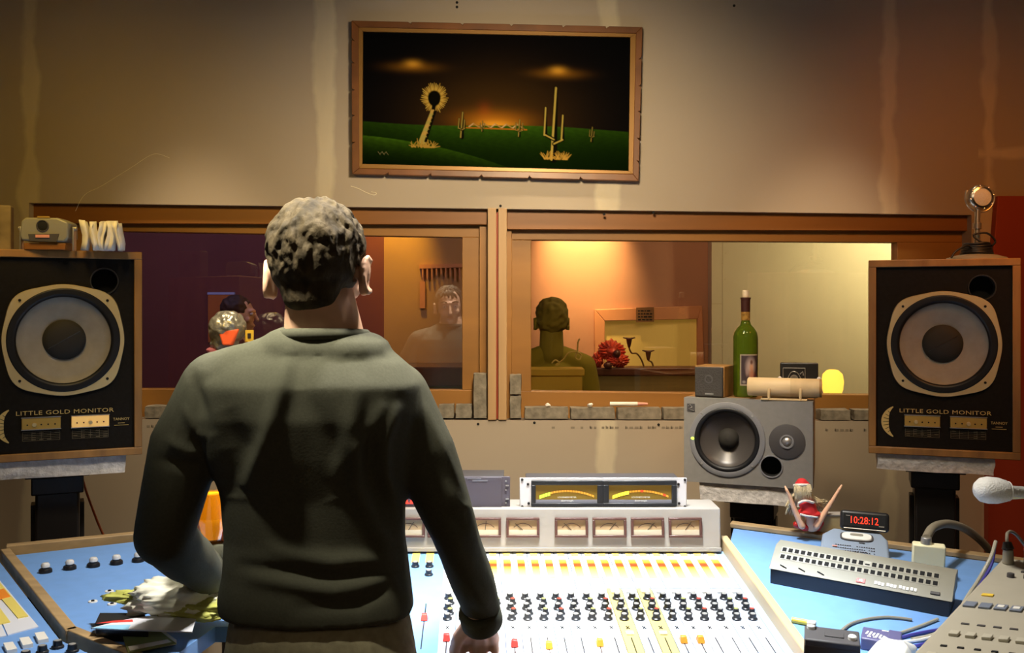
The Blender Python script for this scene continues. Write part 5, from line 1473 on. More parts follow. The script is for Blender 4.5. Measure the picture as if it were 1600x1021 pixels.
# crumpled white cloth at the bottom
def cloth(px_pts, z, h, name, label, m_, cat, nx=26, amp=0.012, seed=3):
    q_ = [G(x, y, z) for x, y in px_pts]; co = []; fs = []
    for j in range(nx + 1):
        for i in range(nx + 1):
            u, v = i / nx, j / nx
            p_ = (q_[0] * (1 - u) + q_[1] * u) * (1 - v) + (q_[3] * (1 - u) + q_[2] * u) * v
            e = min(u, 1 - u, v, 1 - v); k = min(1, e / 0.22) ** .7
            nz_ = noise.noise(p_ * 22 + Vector((seed, 0, 0))); nz2 = noise.noise(p_ * 55 + Vector((seed, 5, 0)))
            edge = noise.noise_vector(p_ * 30 + Vector((0, seed, 0))) * 0.012
            co.append(Vector((p_.x + edge.x, p_.y + edge.y, z + 0.002 + k * (h + nz_ * amp + nz2 * amp * .4))))
    n1 = (nx + 1)
    for j in range(nx):
        for i in range(nx): fs.append((j * n1 + i, j * n1 + i + 1, (j + 1) * n1 + i + 1, (j + 1) * n1 + i))
    g_ = MB(); g_.v = co; g_.f = fs; g_.mi = [0] * len(fs)
    o_ = g_.build(name, m_, label=label, cat=cat, angle=70)
    s_ = o_.modifiers.new('thick', 'SOLIDIFY'); s_.thickness = 0.002
    return o_
cloth([(1348, 1040), (1376, 1010), (1428, 1018), (1425, 1080)], WZ, 0.030, 'paper_towel', 'crumpled white cloth at the bottom edge between purple box and grey mixer', 'paper', 'cloth', amp=0.006)

# ---- grey digital mixer in the lower right corner
mz = WZ
m0, m1 = P(1408, 1040, 1.57), P(1566, 872, 2.06)          # left edge of its top face, front and back
z_f, z_b = m0.z, m1.z
mx = thing('digital_mixer', 'pale grey mixer with small keys and a dark screen in the lower right corner', 'mixer', (1.05, 1.85, WZ))
ed = (m1 - m0); wdir = Vector((ed.y, -ed.x, 0)).normalized()
wdir = Vector((0.93, -0.36, 0)).normalized()
M['mixer_grey'] = mat('mixer_grey', (0.40, 0.37, 0.29), 0.5, var=0.03, scale=20)
Wm = 0.50
def MX(s, t_, h=0.0):                                     # s 0..1 front to back, t_ metres across
    return m0 + ed * s + wdir * t_ + Vector((0, 0, h))
top = [MX(-.25, 0), MX(-.25, Wm), MX(1, Wm), MX(1, 0)]
MB().hexa([Vector((p_.x, p_.y, WZ + 0.003 + SLW * (p_.y - 2.70))) for p_ in top], top).build('body', 'mixer_grey', mx, world=True, bevel=0.006)
rot_ = Matrix((wdir, ed.normalized(), wdir.cross(ed.normalized()).normalized())).transposed()
def key(s, t_, w_, l_, h_, m_, nm='key', dz=0.0):
    return MB().box(MX(s, t_, dz + h_ / 2), (w_, l_, h_), rot_).build(nm, m_, mx, world=True, bevel=min(w_, h_) * .2)
M['key_grey'] = mat('key_grey', (0.46, 0.43, 0.34), 0.5)
M['key_blue'] = mat('key_bluegrey', (0.17, 0.20, 0.26), 0.4)
for k in range(9): key(.08, .03 + k * .026, .014, .016, .006, 'key_grey')
for k in range(9): key(.16, .035 + k * .026, .010, .006, .002, 'hole', 'slot')
for k in range(8): key(.25, .036 + k * .026, .015, .018, .006, 'key_grey')
for k in range(8): key(.34, .038 + k * .026, .013, .006, .002, 'dark_grey', 'slot')
for k in range(9):
    MB().lathe([(.0058, 0), (.005, .008), (0, .0085)], MX(.02, .03 + k * .026, 0), seg=12).build('trim_knob', 'dark_grey', mx, world=True)
for k in range(4): key(.50, .020 + k * .026, .020, .026, .004, 'key_blue', 'lit_key')
for k in (2, 3): key(.50, .020 + k * .026, .012, .012, .0055, 'white_plastic', 'key_cap')
key(.60, .034, .020, .012, .003, 'yellow_plastic', 'yellow_mark')
for k in range(6):
    p_ = MX(.80, .045 + k * .030, 0)
    MB().lathe([(.0075, 0), (.0068, .008), (.004, .009), (0, .009)], p_, seg=14).build('gain_knob', 'dark_grey', mx, world=True)
    key(.86, .060 + k * .030, .009, .009, .003, 'dark_grey', 'button')
# screen, tilted up out of the top
sa = [MX(.20, .235), MX(.20, .45), MX(.70, .45), MX(.70, .205)]
MB().hexa(sa, [sa[0] + Vector((0, 0, .006)), sa[1] + Vector((0, 0, .006)), sa[2] + Vector((0, 0, .024)), sa[3] + Vector((0, 0, .024))]).build('screen_hood', mat('olive_grey', (0.16, 0.14, 0.09), 0.5), mx, world=True, bevel=0.003)
sb = [MX(.28, .262, .011), MX(.28, .43, .011), MX(.62, .43, .0225), MX(.62, .24, .0225)]
MB().hexa(sb, [p_ + Vector((0, 0, .0025)) for p_ in sb]).build('screen', 'hole', mx, world=True)
# jack plugs standing in the rear row
for k, (px, m_) in enumerate(((1578, 'grey_cable'), (1601, 'red'), (1622, 'grey_cable'))):
    tt = thing('jack_plug', ('grey-brown jack plug standing in the mixer\'s rear row, left of the red one', 'red-topped jack plug standing in the mixer\'s rear row', 'grey jack plug right of the red one at the frame edge')[k], 'plug', MX(.94, .02 + k * .04, 0))
    b0 = MX(.94, .02 + k * .04, 0.0)
    MB().cyl(b0, b0 + Vector((0, 0, .030)), .0115, .0100, seg=14).build('barrel', 'grey_cable', tt, world=True, bevel=.001)
    MB().cyl(b0 + Vector((0, 0, .030)), b0 + Vector((0, .004, .045)), .0125, .008, seg=14).build('boot', m_ if m_ == 'red' else 'box_black', tt, world=True, bevel=.001)
    MB().tube(smoothpath([b0 + Vector((0, .004, .042)), b0 + Vector((.015, .03, .058)), b0 + Vector((.05, .06, .045)), b0 + Vector((.12, .10, -.03))]), .0035, 7).build('lead', 'grey_cable', tt, world=True)

# ---- talkback microphone on a boom from the right
t = thing('talkback_microphone', 'white-headed microphone on a boom reaching in from the right edge', 'microphone', P(1700, 765, 2.0))
def mp(px, py): return P(px, py, 2.0)
M['mic_grille'] = mat('mic_grille', (0.74, 0.73, 0.68), 0.5, bump=0.3, scale=260)
ax = (mp(1600, 770) - mp(1530, 766)).normalized()
r_ = 21 * 2.0 / F
MB().lathe([(0, 0), (r_ * .55, .004), (r_ * .88, .014), (r_, .028), (r_ * .97, .048), (r_ * .80, .066), (r_ * .72, .070)], mp(1522, 765), ax, 28).build('grille_head', 'mic_grille', t, world=True, angle=80)
MB().lathe([(r_ * .72, .066), (r_ * .74, .072), (r_ * .42, .078), (r_ * .40, .20), (r_ * .30, .205), (0, .205)], mp(1522, 765), ax, 24).build('body', 'mic_grille', t, world=True, angle=60)
MB().tube([mp(1548, 779), mp(1575, 777), mp(1640, 774), mp(1960, 770)], .0055, 10).build('boom', 'cream_plastic', t, world=True)
MB().box(mp(1556, 777), (.022, .02, .012)).build('clip', 'cream_plastic', t, world=True, bevel=.003)
MB().tube([mp(1960, 770), mp(1962, 900), Vector((mp(1962, 0).x, 2.0, 0.0))], .008, 10).build('stand_pole', 'black_metal', t, world=True)

# ---- doll in a santa hat, lying back over the desk edge with raised arms
YDl = 2.60
dz0 = WZ + 0.013
def dp(px, py, dy=0): return PR(px, py, YDl + dy)
dl = thing('santa_doll', 'blonde doll in red santa hat and top, legs raised in a V', 'doll', PR(1272, 828, YDl))
g = MB(); s_ = YDl / F
def R3(r): return (r, r, r)
g.hull(dp(1262, 790, -.01), (9 * s_, 8 * s_, 8 * s_), dp(1266, 812, -.01), (8 * s_, 8 * s_, 7 * s_))            # chest to waist
g.hull(dp(1266, 812, -.01), (8 * s_, 8 * s_, 7 * s_), dp(1268, 824, 0), (12 * s_, 11 * s_, 7 * s_))
g.hull(dp(1258, 786, 0), R3(3.5 * s_), dp(1256, 775, 0), R3(3.5 * s_))
g.ball(dp(1254, 768, -.002), (9 * s_, 9.5 * s_, 11 * s_), 18, 12)
for (a_, b_, c_, d_) in (((1253, 822), (1241, 796), (1234, 776), (1229, 766)), ((1276, 822), (1292, 796), (1303, 779), (1312, 764))):
    g.hull(dp(*a_, -.022), R3(5.6 * s_), dp(*b_, -.022), R3(3.9 * s_)); g.hull(dp(*b_, -.022), R3(3.9 * s_), dp(*c_, -.022), R3(2.9 * s_)); g.hull(dp(*c_, -.022), R3(2.9 * s_), dp(*d_, -.022), R3(2.4 * s_))
    g.hull(dp(*d_, -.022), R3(2.2 * s_), dp(d_[0] + (3 if d_[0] > 1260 else -2), d_[1] - 5, -.018), R3(1.7 * s_), 8, 6)
co, nr, fs = remesh(g, 0.0013, 2)
mb_from(co, fs).build('body', 'doll_skin', dl, world=True, angle=180)
g = MB(); g.hull(dp(1260, 786, -.014), (13 * s_, 10 * s_, 5 * s_), dp(1265, 800, -.014), (13 * s_, 11 * s_, 6 * s_)); g.hull(dp(1258, 800, -.014), (11 * s_, 11 * s_, 6 * s_), dp(1272, 803, -.014), (10 * s_, 11 * s_, 5 * s_))
co, nr, fs = remesh(g, 0.0014, 2); mb_from(co, fs).build('top', 'red_cloth', dl, world=True, angle=180)
g = MB(); g.tube(smoothpath([dp(1247, 787, -.03), dp(1258, 783, -.034), (dp(1272, 786, -.03))], 5), 2.0 * s_, 7); g.build('top_trim', 'white_fur', dl, world=True, angle=180)
g = MB(); g.tube(smoothpath([dp(1250, 804, -.032), dp(1262, 807, -.036), (dp(1278, 809, -.03))], 5), 1.7 * s_, 7); g.build('hem_trim', 'white_fur', dl, world=True, angle=180)
g = MB(); random.seed(4)
for k in range(80):
    a_ = random.uniform(-1, 1)
    st_ = dp(1254 + 8 * a_, 763 + 5 * abs(a_), random.uniform(-.008, .012))
    sgn = -1 if a_ < -.1 else 1
    ex = 1246 - random.uniform(2, 20) if a_ < -.1 else 1272 + random.uniform(0, 24)
    ey = random.uniform(790, 806) if a_ < -.1 else random.uniform(780, 802)
    g.tube(smoothpath([st_, dp(1254 + 13 * a_ + sgn * 2, 774, random.uniform(-.02, .01)), dp((1254 + ex) / 2 + sgn * random.uniform(2, 6), 784 + random.uniform(-4, 4), random.uniform(-.012, .012)), dp(ex, ey, random.uniform(0, .015))], 4), [2.2 * s_] * 9 + [1.6 * s_, 1.2 * s_, .8 * s_, .3 * s_], 5)
g.ball(dp(1254, 768, -.004), (11 * s_, 11 * s_, 12 * s_), 14, 10)
for k in range(26):
    x_ = 1243 + k * .9
    g.tube(smoothpath([dp(x_, 758, -.016), dp(x_ + random.uniform(-2, 2), 768, -.024), dp(x_ + random.uniform(-3, 4), 777, -.022), dp(x_ + random.uniform(-5, 8), 786, -.018)], 4), [1.7 * s_] * 9 + [1.3 * s_, 1 * s_, .7 * s_, .3 * s_], 5)
g.build('hair', 'blonde', dl, world=True, angle=80)
g = MB(); g.hull(dp(1253, 757, 0), (11 * s_, 10.5 * s_, 3 * s_), dp(1253, 751, 0), (7 * s_, 7 * s_, 3 * s_)); g.hull(dp(1253, 751, 0), (6 * s_, 6 * s_, 3 * s_), dp(1262, 757, -.006), R3(3 * s_)); g.hull(dp(1262, 757, -.006), R3(3 * s_), dp(1265, 761, -.008), R3(1.5 * s_))
co, nr, fs = remesh(g, 0.0013, 2); mb_from(co, fs).build('hat', 'red_cloth', dl, world=True, angle=180)
g = MB(); ring = [dp(1253 + 12 * math.cos(t_), 759 + 0.6 * math.sin(t_), 11 * s_ * math.sin(t_)) for t_ in np.linspace(0, 2 * PI, 20)]
g.tube(ring, 2.3 * s_, 7); g.build('hat_trim', 'white_fur', dl, world=True, angle=180)
MB().ball(dp(1266, 762, -.01), 2.6 * s_, 10, 8).build('pompom', 'white_fur', dl, world=True)
g = MB(); g.hull(dp(1258, 824, -.005), R3(7 * s_), dp(1244, 820, -.01), R3(5 * s_)); g.hull(dp(1276, 824, 0), R3(7 * s_), dp(1282, 818, .0), R3(5.5 * s_))
co, nr, fs = remesh(g, 0.0014, 2); mb_from(co, fs).build('skirt', 'red_dark', dl, world=True, angle=180)
random.seed(11)
# shallow beige box standing on the back edge between doll and display
sx = 2.63 / F
bx = PR(1300, 809, 2.60)
t = thing('beige_box', 'flat beige box standing behind the doll and the small black display', 'box', (bx.x, 2.62, WZ + 0.013))
hz_ = bx.z - (WZ + 0.013)
MB().box((0, 0.012, hz_ / 2), (56 * sx, 0.024, hz_)).build('case', 'beige', t, bevel=0.002)
MB().box((0, 0.012, hz_ + .0015), (58 * sx, 0.028, 0.004)).build('lid', 'cream', t, bevel=0.001)

bpy.context.view_layer.update()
for o in list(COL.objects):                             # lay everything that stands on the right wing onto its slope
    if o.parent is None and o.name.split('.')[0] in ('patch_bay', 'desktop_recorder', 'digital_display', 'multipin_connector', 'audio_cable', 'lead', 'yellow_marker', 'battery_box', 'adapter_box', 'paper_towel', 'santa_doll', 'beige_box'):
        o.matrix_world = RMW @ o.matrix_world
# ============================================================ ON TOP OF THE BIG SPEAKERS
LT = LSP.z + 0.575; RT = RSP.z + 0.575
# round chrome microphone on a stand, right
mcx, mcy = 1528, 2.84
mb_ = P(mcx - 2, 0, mcy); mb_.z = RT
t = thing('vintage_microphone', 'round chrome microphone on a short stand with a coiled black cable, atop the right speaker', 'microphone', mb_)
def vm(px, py, dy=0): return P(px, py, mcy) + Vector((0, dy, 0))
sx = mcy / F
bp_ = P(1524, 400, mcy)
MB().lathe([(.085, 0), (.082, .006), (.055, .014), (.03, .018), (.012, .022), (0, .022)], (0, 0, 0), seg=40).build('base', 'grey_cable', t, angle=50)
g = MB()
for k in range(5):
    rr_ = 0.042 - .002 * k
    g.tube([Vector((rr_ * math.cos(a_), rr_ * math.sin(a_), .020 + .0065 * k + .002 * math.sin(a_ * 2 + k))) for a_ in np.linspace(0, 2 * PI, 25)], .0045, 7)
g.tube(smoothpath([(.0, -.03, .05), (-.02, -.02, .072), (.02, -.02, .078), (.045, -.02, .055), (.03, -.03, .04)]), .003, 7)
g.tube(smoothpath([(-.03, -.03, .035), (-.05, -.04, .04), (-.085, -.05, .022), (-.10, -.055, .004)]), .003, 7)
g.build('coiled_cable', 'rubber', t, angle=80)
zt0 = P(0, 326, mcy).z - RT
M['aged_chrome'] = mat('aged_chrome', (0.55, 0.50, 0.40), 0.28, metal=0.9)
MB().cyl((0, 0, .02), (0.002, 0, zt0), .0095, .0075, seg=18).build('post', 'aged_chrome', t)
MB().cyl((0.001, 0, zt0 * .6), (0.001, 0, zt0 * .72), .0125, seg=18).build('post_collar', 'aged_chrome', t, bevel=.001)
hc = P(1531, 309, mcy) - mb_
MB().lathe([(0, -.020), (.030, -.019), (.036, -.012), (.038, 0), (.036, .010), (.030, .014)], hc + Vector((0, 0, 0)), (0, -1, 0), 40).build('head_shell', 'aged_chrome', t, angle=50)
MB().lathe([(.030, .012), (.031, .016), (.026, .018), (.026, .012)], hc, (0, -1, 0), 40, caps=False).build('head_ring', 'chrome', t, angle=50)
MB().lathe([(.0285, .0145), (.020, .018), (.010, .019), (0, .0195)], hc, (0, -1, 0), 32).build('grille', mat('mic_mesh', (.50, .49, .42), .7, bump=.5, scale=400), t, angle=80)
g = MB()
ar = [hc + Vector((.043 * math.cos(a_), 0, .043 * math.sin(a_))) for a_ in np.linspace(R(150), R(390), 24)]
g.tube(ar, .003, 8); g.build('yoke', 'aged_chrome', t, angle=80)
for k in range(8):
    a_ = 2 * PI * k / 8 + .2; c = hc + Vector((.034 * math.cos(a_), -.0145, .034 * math.sin(a_)))
    MB().ball(c, .0026, 8, 6).build('rim_screw', 'chrome', t)
# grey clamped gadget on the left speaker
yl = 2.63
gb = P(75, 0, yl); gb.z = LT
t = thing('bracketed_cube', 'grey eight-sided gadget with a dark round lens in a metal bracket atop the left speaker', 'gadget', gb, R(6))
sx = yl / F
z0g, z1g = (CAMZ - (377 - HY) * sx) - LT, (CAMZ - (343 - HY) * sx) - LT
M['gadget_grey'] = mat('gadget_grey', (0.25, 0.24, 0.19), 0.4)
W3 = 72 * sx; yy = -0.0
ol = [(-W3 * .5, .28), (-W3 * .46, .05), (W3 * .42, 0), (W3 * .5, .2), (W3 * .49, .82), (W3 * .28, 1.0), (-W3 * .38, 1.0), (-W3 * .47, .86)]
hz3 = z1g - z0g + .006
pts = [(x, z0g - .004 + k * hz3) for x, k in ol]
MB().prism_xz(pts, -.03, .05).build('case', 'gadget_grey', t, bevel=.005, seg=3)
MB().lathe([(.0165, 0), (.0165, .002), (.0145, .003), (.013, 0)], (-.003, -.030, z0g + hz3 * .60), (0, -1, 0), 28).build('lens_ring', 'dark_grey', t)
MB().lathe([(.0145, .0005), (.008, .002), (0, .0025)], (-.003, -.030, z0g + hz3 * .60), (0, -1, 0), 24).build('lens', 'hole', t)
MB().prism_xz([(-.036, z0g - .002), (.034, z0g - .004), (.04, z0g + hz3 * .27), (-.04, z0g + hz3 * .25)], -.0325, -.0295).build('dark_grille', 'dark_grey', t)
MB().box((-.002, -.034, z0g + hz3 * .17), (.036, .002, .008)).build('orange_label', 'pink', t)
MB().prism_xz([(-.018, z0g + hz3 * .93), (.016, z0g + hz3 * .93), (.014, z0g + hz3 * 1.0), (-.016, z0g + hz3 * 1.0)], -.031, -.029).build('brass_tag', 'brass', t)
for sg in (-1, 1):
    MB().box((sg * (W3 / 2 + .006), .0, (z0g + hz3 * .55) / 2), (.004, .022, z0g + hz3 * .60)).build('bracket', 'silver', t, bevel=.001)
    MB().cyl((sg * (W3 / 2 + .003), 0, z0g + hz3 * .52), (sg * (W3 / 2 + .013), 0, z0g + hz3 * .52), .006, seg=12).build('bracket_knob', 'silver', t)
MB().box((0, 0, z0g * .35), (W3 * .86, .05, z0g * .7 + .001)).build('wooden_foot', 'window_wood', t, bevel=.002)
# folded papers standing next to it
pb_ = P(163, 0, 2.66); pb_.z = LT
t = thing('folded_papers', 'bunch of folded white papers standing on the left speaker beside the grey gadget', 'papers', pb_, R(18))
sx = 2.66 / F
hP = 47 * sx; random.seed(9)
for k in range(9):
    x0 = -25 * sx + k * 6.2 * sx
    lo = []; n = 9
    for i in range(n):
        s_ = i / (n - 1)
        ang_ = PI * s_
        lo.append((x0 + 9.5 * sx * (math.sin(ang_) * 1.1 + .25 * math.sin(6 * s_ + k)) * (1 if k % 2 else -.8), -.03 + .06 * s_))
    h_ = hP * (1.0 - .08 * ((k * 37) % 5) / 4)
    vs, fs = [], []
    for lv in range(5):
        f_ = lv / 4
        for (x, y) in lo: vs.append(Vector((x + .005 * math.sin(f_ * 4 + k) + random.uniform(-.001, .001), y, .001 + f_ * (h_ - .006 * abs(y * 20)))))
    for lv in range(4):
        for i in range(n - 1): fs.append((lv * n + i, lv * n + i + 1, (lv + 1) * n + i + 1, (lv + 1) * n + i))
    g = MB(); g.add(vs, fs); o = g.build('paper_fold', 'paper', t, angle=60)
    sm = o.modifiers.new('thick', 'SOLIDIFY'); sm.thickness = .0022
random.seed(12)
# grey box at the very left edge, standing behind the speaker gadget
p_ = P(-2, 0, 2.72); p_.z = LT
t = thing('grey_box', 'weathered grey-brown box with a dark round hole cut off by the left frame edge', 'box', p_, R(20))
MB().box((-.025, .0, .066), (.12, .06, .130)).build('case', mat('weathered_box', (.20, .15, .085), .7, var=.3, scale=18, bump=.2), t, bevel=.004)
MB().cyl((-.008, -.031, .05), (-.008, -.0325, .05), .016, seg=20).build('dark_hole', 'hole', t)

# ============================================================ ON THE LEFT WING
G = GL
def sheet(px_pts, z0, z1, nm, m_, par):
    b_ = [G(x, y, WZ + z0) for (x, y) in px_pts]
    return MB().hexa(b_, [v_ + Vector((0, 0, z1 - z0)) for v_ in b_]).build(nm, m_, par, world=True, bevel=.0008)
# black box
q0, q1 = G(146, 1008), G(205, 1006)
t = thing('black_case', 'black glossy case on the left wing under the crumpled bag', 'case', G(176, 1004))
b_ = [G(148, 1003), G(232, 1006), G(226, 985), G(156, 985)]
MB().hexa(b_, [v_ + Vector((0, 0, .030)) for v_ in b_]).build('case', mat('case_black', (.02, .02, .02), .25, var=.2, scale=40), t, world=True, bevel=.003)
b2 = [v_ + Vector((0, 0, .0302)) for v_ in b_]
MB().hexa(b2, [v_ + Vector((0, 0, .003)) for v_ in b2]).build('lid', 'black_plastic', t, world=True, bevel=.001)
# green booklet
t = thing('green_booklet', 'olive green booklet lying at the front of the left wing', 'booklet', G(228, 1010))
M['green_book'] = mat('green_book', (.26, .30, .09), .6)
sheet([(200, 1024), (276, 1008), (252, 990), (188, 985)], .001, .010, 'pages', 'paper', t)
sheet([(200, 1023), (276, 1007), (252, 989), (188, 984)], .0101, .0116, 'cover', 'green_book', t)
sheet([(203, 1018), (268, 1004), (262, 1000), (200, 1011)], .0117, .0122, 'cover_strip', 'paper', t)
# magazine edge with red and pale blue stripes
t = thing('magazine', 'magazine with a red and pale blue edge on the left wing under the bag', 'magazine', G(240, 985))
sheet([(142, 984), (300, 990), (312, 952), (190, 972)], .033, .036, 'pages', 'strip_white2', t)
sheet([(143, 982), (200, 985), (204, 977), (166, 978)], .0361, .0368, 'blue_stripe', mat('sky_print', (.30, .62, .85), .5), t)
sheet([(150, 975), (208, 972), (207, 969), (176, 971)], .0361, .0368, 'red_stripe', 'red', t)
# crumpled pale bag / printed papers
M['bag'] = mat('bag_foil', (.93, .91, .74), .4, var=.15, scale=12)
M['bag_green'] = mat('bag_yellow_green', (.50, .52, .12), .5, var=.3, scale=20)
def crumple(c, r, seed, nm, m_, par, ridg=.3):
    g_ = MB(); g_.ball((0, 0, 0), 1.0, 72, 44); out = []
    for v_ in g_.v:
        k = 1 + ridg * noise.noise(v_ * 2.2 + Vector((seed, 0, 0))) + ridg * .9 * abs(noise.noise(v_ * 5.0 + Vector((0, seed, 0)))) + ridg * .12 * abs(noise.noise(v_ * 12 + Vector((0, seed, 9))))
        p__ = Vector((v_.x * r[0] * k, v_.y * r[1] * k, max(v_.z, -.55) * r[2] * k))
        out.append(p__ + Vector(c))
    g_.v = out
    return g_.build(nm, m_, par, world=True, angle=180)
bc = G(275, 985) + Vector((0, .02, .054))
t = thing('crumpled_bag', 'crumpled white and yellow bag spilling over the magazine on the left wing', 'bag', G(275, 985))
crumple(bc, (.095, .055, .034), 2.0, 'bag', 'bag', t)
crumple(bc + Vector((.045, -.015, -.012)), (.085, .045, .022), 5.0, 'lower_fold', 'bag_green', t)
crumple(bc + Vector((-.085, .012, .0)), (.06, .025, .011), 8.0, 'tail_fold', 'bag_green', t)
crumple(bc + Vector((.012, .045, .01)), (.06, .035, .02), 11.0, 'upper_fold', 'paper', t)
crumple(bc + Vector((.055, .025, .02)), (.018, .014, .010), 13.0, 'yellow_patch', 'yellow_plastic', t)
# brown strap lying on the bag
s0_, s1_ = P(300, 945, 1.95), P(338, 898, 2.12)
t = thing('brown_strap', 'flat grey-brown cardboard strip leaning over the bag beside the man\'s elbow', 'cardboard', G(320, 945))
dd = Vector((.012, -.004, .0)); up_ = Vector((0, .004, .003))
a_, b_, c_, d_ = P(281, 942, 1.93), P(300, 950, 1.92), P(346, 912, 2.02), P(328, 896, 2.05)
MB().hexa([a_, b_, c_, d_], [p__ + Vector((0, 0, .004)) for p__ in (a_, b_, c_, d_)]).build('strip', mat('cardboard', (.24, .20, .15), .8), t, world=True)

# ============================================================ IN THE WINDOW AND THE LIVE ROOM
# crumpled silver helmet head with orange visor, on a stand rising from the left
Yh = 3.30
hb_ = P(356, 640, Yh)
t = thing('visor_helmet', 'crinkled silver helmet with an orange-red visor above the man\'s left shoulder', 'helmet', (P(356, 0, Yh).x, Yh, 0))
M['foil_silver'] = mat('foil_silver', (.36, .36, .31), .33, metal=.6, var=.3, scale=30, bump=.8)
M['visor'] = mat('visor_orange', (.85, .13, .04), .3, emit=(.9, .12, .02), estr=.12)
sx = Yh / F
g = MB(); hc_ = P(356, 517, Yh)
g.ball(hc_ + Vector((0, 0, 5 * sx)), (28 * sx, 30 * sx, 26 * sx), 32, 20)
g.hull(hc_ + Vector((-4 * sx, 0, -5 * sx)), (23 * sx, 25 * sx, 20 * sx), hc_ + Vector((-5 * sx, 0, -24 * sx)), (19 * sx, 20 * sx, 14 * sx), 20, 12)
co, nr, fs = remesh(g, .0035, 2)
co = np.array([c_ + n_2 * (noise.noise(Vector(c_) * 55) * .006 + abs(noise.noise(Vector(c_) * 25)) * .005) for c_, n_2 in zip(co, nr)])
mb_from(co, fs).build('shell', 'foil_silver', t, world=True, angle=60)
vz = hc_ + Vector((5 * sx, -23 * sx, 0))
g = MB(); g.hexa([hc_ + Vector((x * sx, y * sx, z * sx)) for (x, y, z) in ((-7, -30, 3), (25, -24, 3), (14, -29, -22), (0, -30, -22))], [hc_ + Vector((x * sx, y * sx, z * sx)) for (x, y, z) in ((-7, -15, 3), (22, -12, 3), (14, -15, -22), (0, -15, -22))])
g.build('visor', 'visor', t, world=True, bevel=.006, seg=3)
MB().cyl(hc_ + Vector((0, 0, -25 * sx)), (hc_.x, Yh, .03), .02, seg=16).build('pole', 'black_metal', t, world=True)
MB().lathe([(.14, 0), (.14, .012), (.03, .03), (0, .03)], (hc_.x, Yh, 0), seg=32).build('base', 'black_metal', t, world=True)
M['pink_cloth'] = mat('pink_cloth', (.35, .10, .13), .9)
MB().hull(hc_ + Vector((-12 * sx, 0, -30 * sx)), (22 * sx, 18 * sx, 6 * sx), hc_ + Vector((6 * sx, 0, -42 * sx)), (34 * sx, 20 * sx, 12 * sx)).build('collar', 'pink_cloth', t, world=True)
p_ = hc_ + Vector((35 * sx, -.01, -2 * sx))
MB().box(p_ + Vector((0, 0, -6 * sx)), (13 * sx, .004, 18 * sx)).build('yellow_tag', 'yellow_plastic', t, world=True)
MB().box(p_ + Vector((0, -.003, -6 * sx)), (5 * sx, .002, 8 * sx)).build('tag_mark', 'box_black', t, world=True)
MB().tube([p_ + Vector((0, 0, 1 * sx)), hc_ + Vector((20 * sx, 0, -14 * sx))], .002, 6).build('tag_wire', 'silver', t, world=True)

# candle lamp glowing just inside the right-hand window
M['glow'] = mat('glowing_shade', (.9, .6, .1), .6, emit=(1.0, .62, .08), estr=2.2)
Yg = 3.86
gz_ = P(0, 619, Yg).z
t = thing('candle_lamp', 'small round glowing yellow lamp standing on the sill inside the right window', 'lamp', (P(1301, 0, Yg).x, Yg, gz_))
sx = Yg / F
MB().lathe([(13 * sx, 2 * sx), (15.5 * sx, 10 * sx), (17 * sx, 22 * sx), (15 * sx, 34 * sx), (9 * sx, 40 * sx), (6 * sx, 41 * sx)], seg=32).build('shade', 'glow', t, angle=80)
MB().lathe([(14 * sx, 0), (14 * sx, 2.5 * sx), (0, 2.5 * sx)], seg=28).build('base', 'brass', t)
# shelf on the live-room side that carries it
MB().box(((-1.75 + 1.70) / 2 + .1, 3.82, gz_ - .02), (3.9, .30, .04)).build('trim_7', 'window_wood', kind='structure', bevel=.003)
# rear wall skin of the live room side (so the wall has its thickness)
g = MB()
tl2, tr2 = (tl[0] - .06, tl[1] + .05), (tr[0] + .06, tr[1] + .05)
g.prism_xz([(LX0, 0), (LX0, ZC), (tl2[0], ZC), (tl2[0], 0)], 3.63, 3.68)
g.prism_xz([(tl2[0], tl2[1]), (tl2[0], ZC), (tr2[0], ZC), (tr2[0], tl2[1])], 3.63, 3.68)
g.prism_xz([(tl2[0], 0), (tl2[0], gz_ - .042), (tr2[0], gz_ - .042), (tr2[0], 0)], 3.63, 3.68)
g.prism_xz([(tr2[0], 0), (tr2[0], ZC), (LX1, ZC), (LX1, 0)], 3.63, 3.68)
g.build('wall_live_side', 'cream_wall', kind='structure')
# olive counter, dark piano-like cabinet
Yk = 5.0
def KP(px, py, y): return P(px, py, y)
M['cab_dark'] = mat('cabinet_dark', (.09, .03, .02), .3, var=.2, scale=4)
M['olive'] = mat('olive_panel', (.16, .13, .04), .6, var=.15, scale=8, stretch=(.3, 1, 6))
a_, b_ = KP(918, 575, Yk), KP(1150, 575, Yk)
t = thing('upright_piano', 'dark brown upright piano-like cabinet with an olive front seen through the right window', 'piano', ((a_.x + b_.x) / 2, Yk + .25, 0))
zt1, zt2 = a_.z, KP(0, 588, Yk).z
MB().box(((a_.x + b_.x) / 2, Yk + .09, (zt1 + zt2) / 2), (b_.x - a_.x, .18, zt1 - zt2)).build('lid', 'cab_dark', t, world=True, bevel=.008)
MB().box(((a_.x + b_.x) / 2, Yk + .09, zt2 / 2), (b_.x - a_.x - .03, .15, zt2)).build('front', 'olive', t, world=True)
for sx_ in (a_.x + .02, b_.x - .02):
    MB().box((sx_, Yk + .08, zt2 / 2), (.05, .22, zt2)).build('side', 'cab_dark', t, world=True, bevel=.004)
MB().box(((a_.x + b_.x) / 2, Yk - .03, zt2 - .17), (b_.x - a_.x - .06, .10, .04)).build('key_shelf', 'cab_dark', t, world=True, bevel=.004)
a2_, b2_ = KP(600, 574, 4.9), KP(720, 574, 4.9)
t = thing('dark_sideboard', 'dark red-brown sideboard seen through the left window below the reflection', 'sideboard', ((a2_.x + b2_.x) / 2, 5.1, 0))
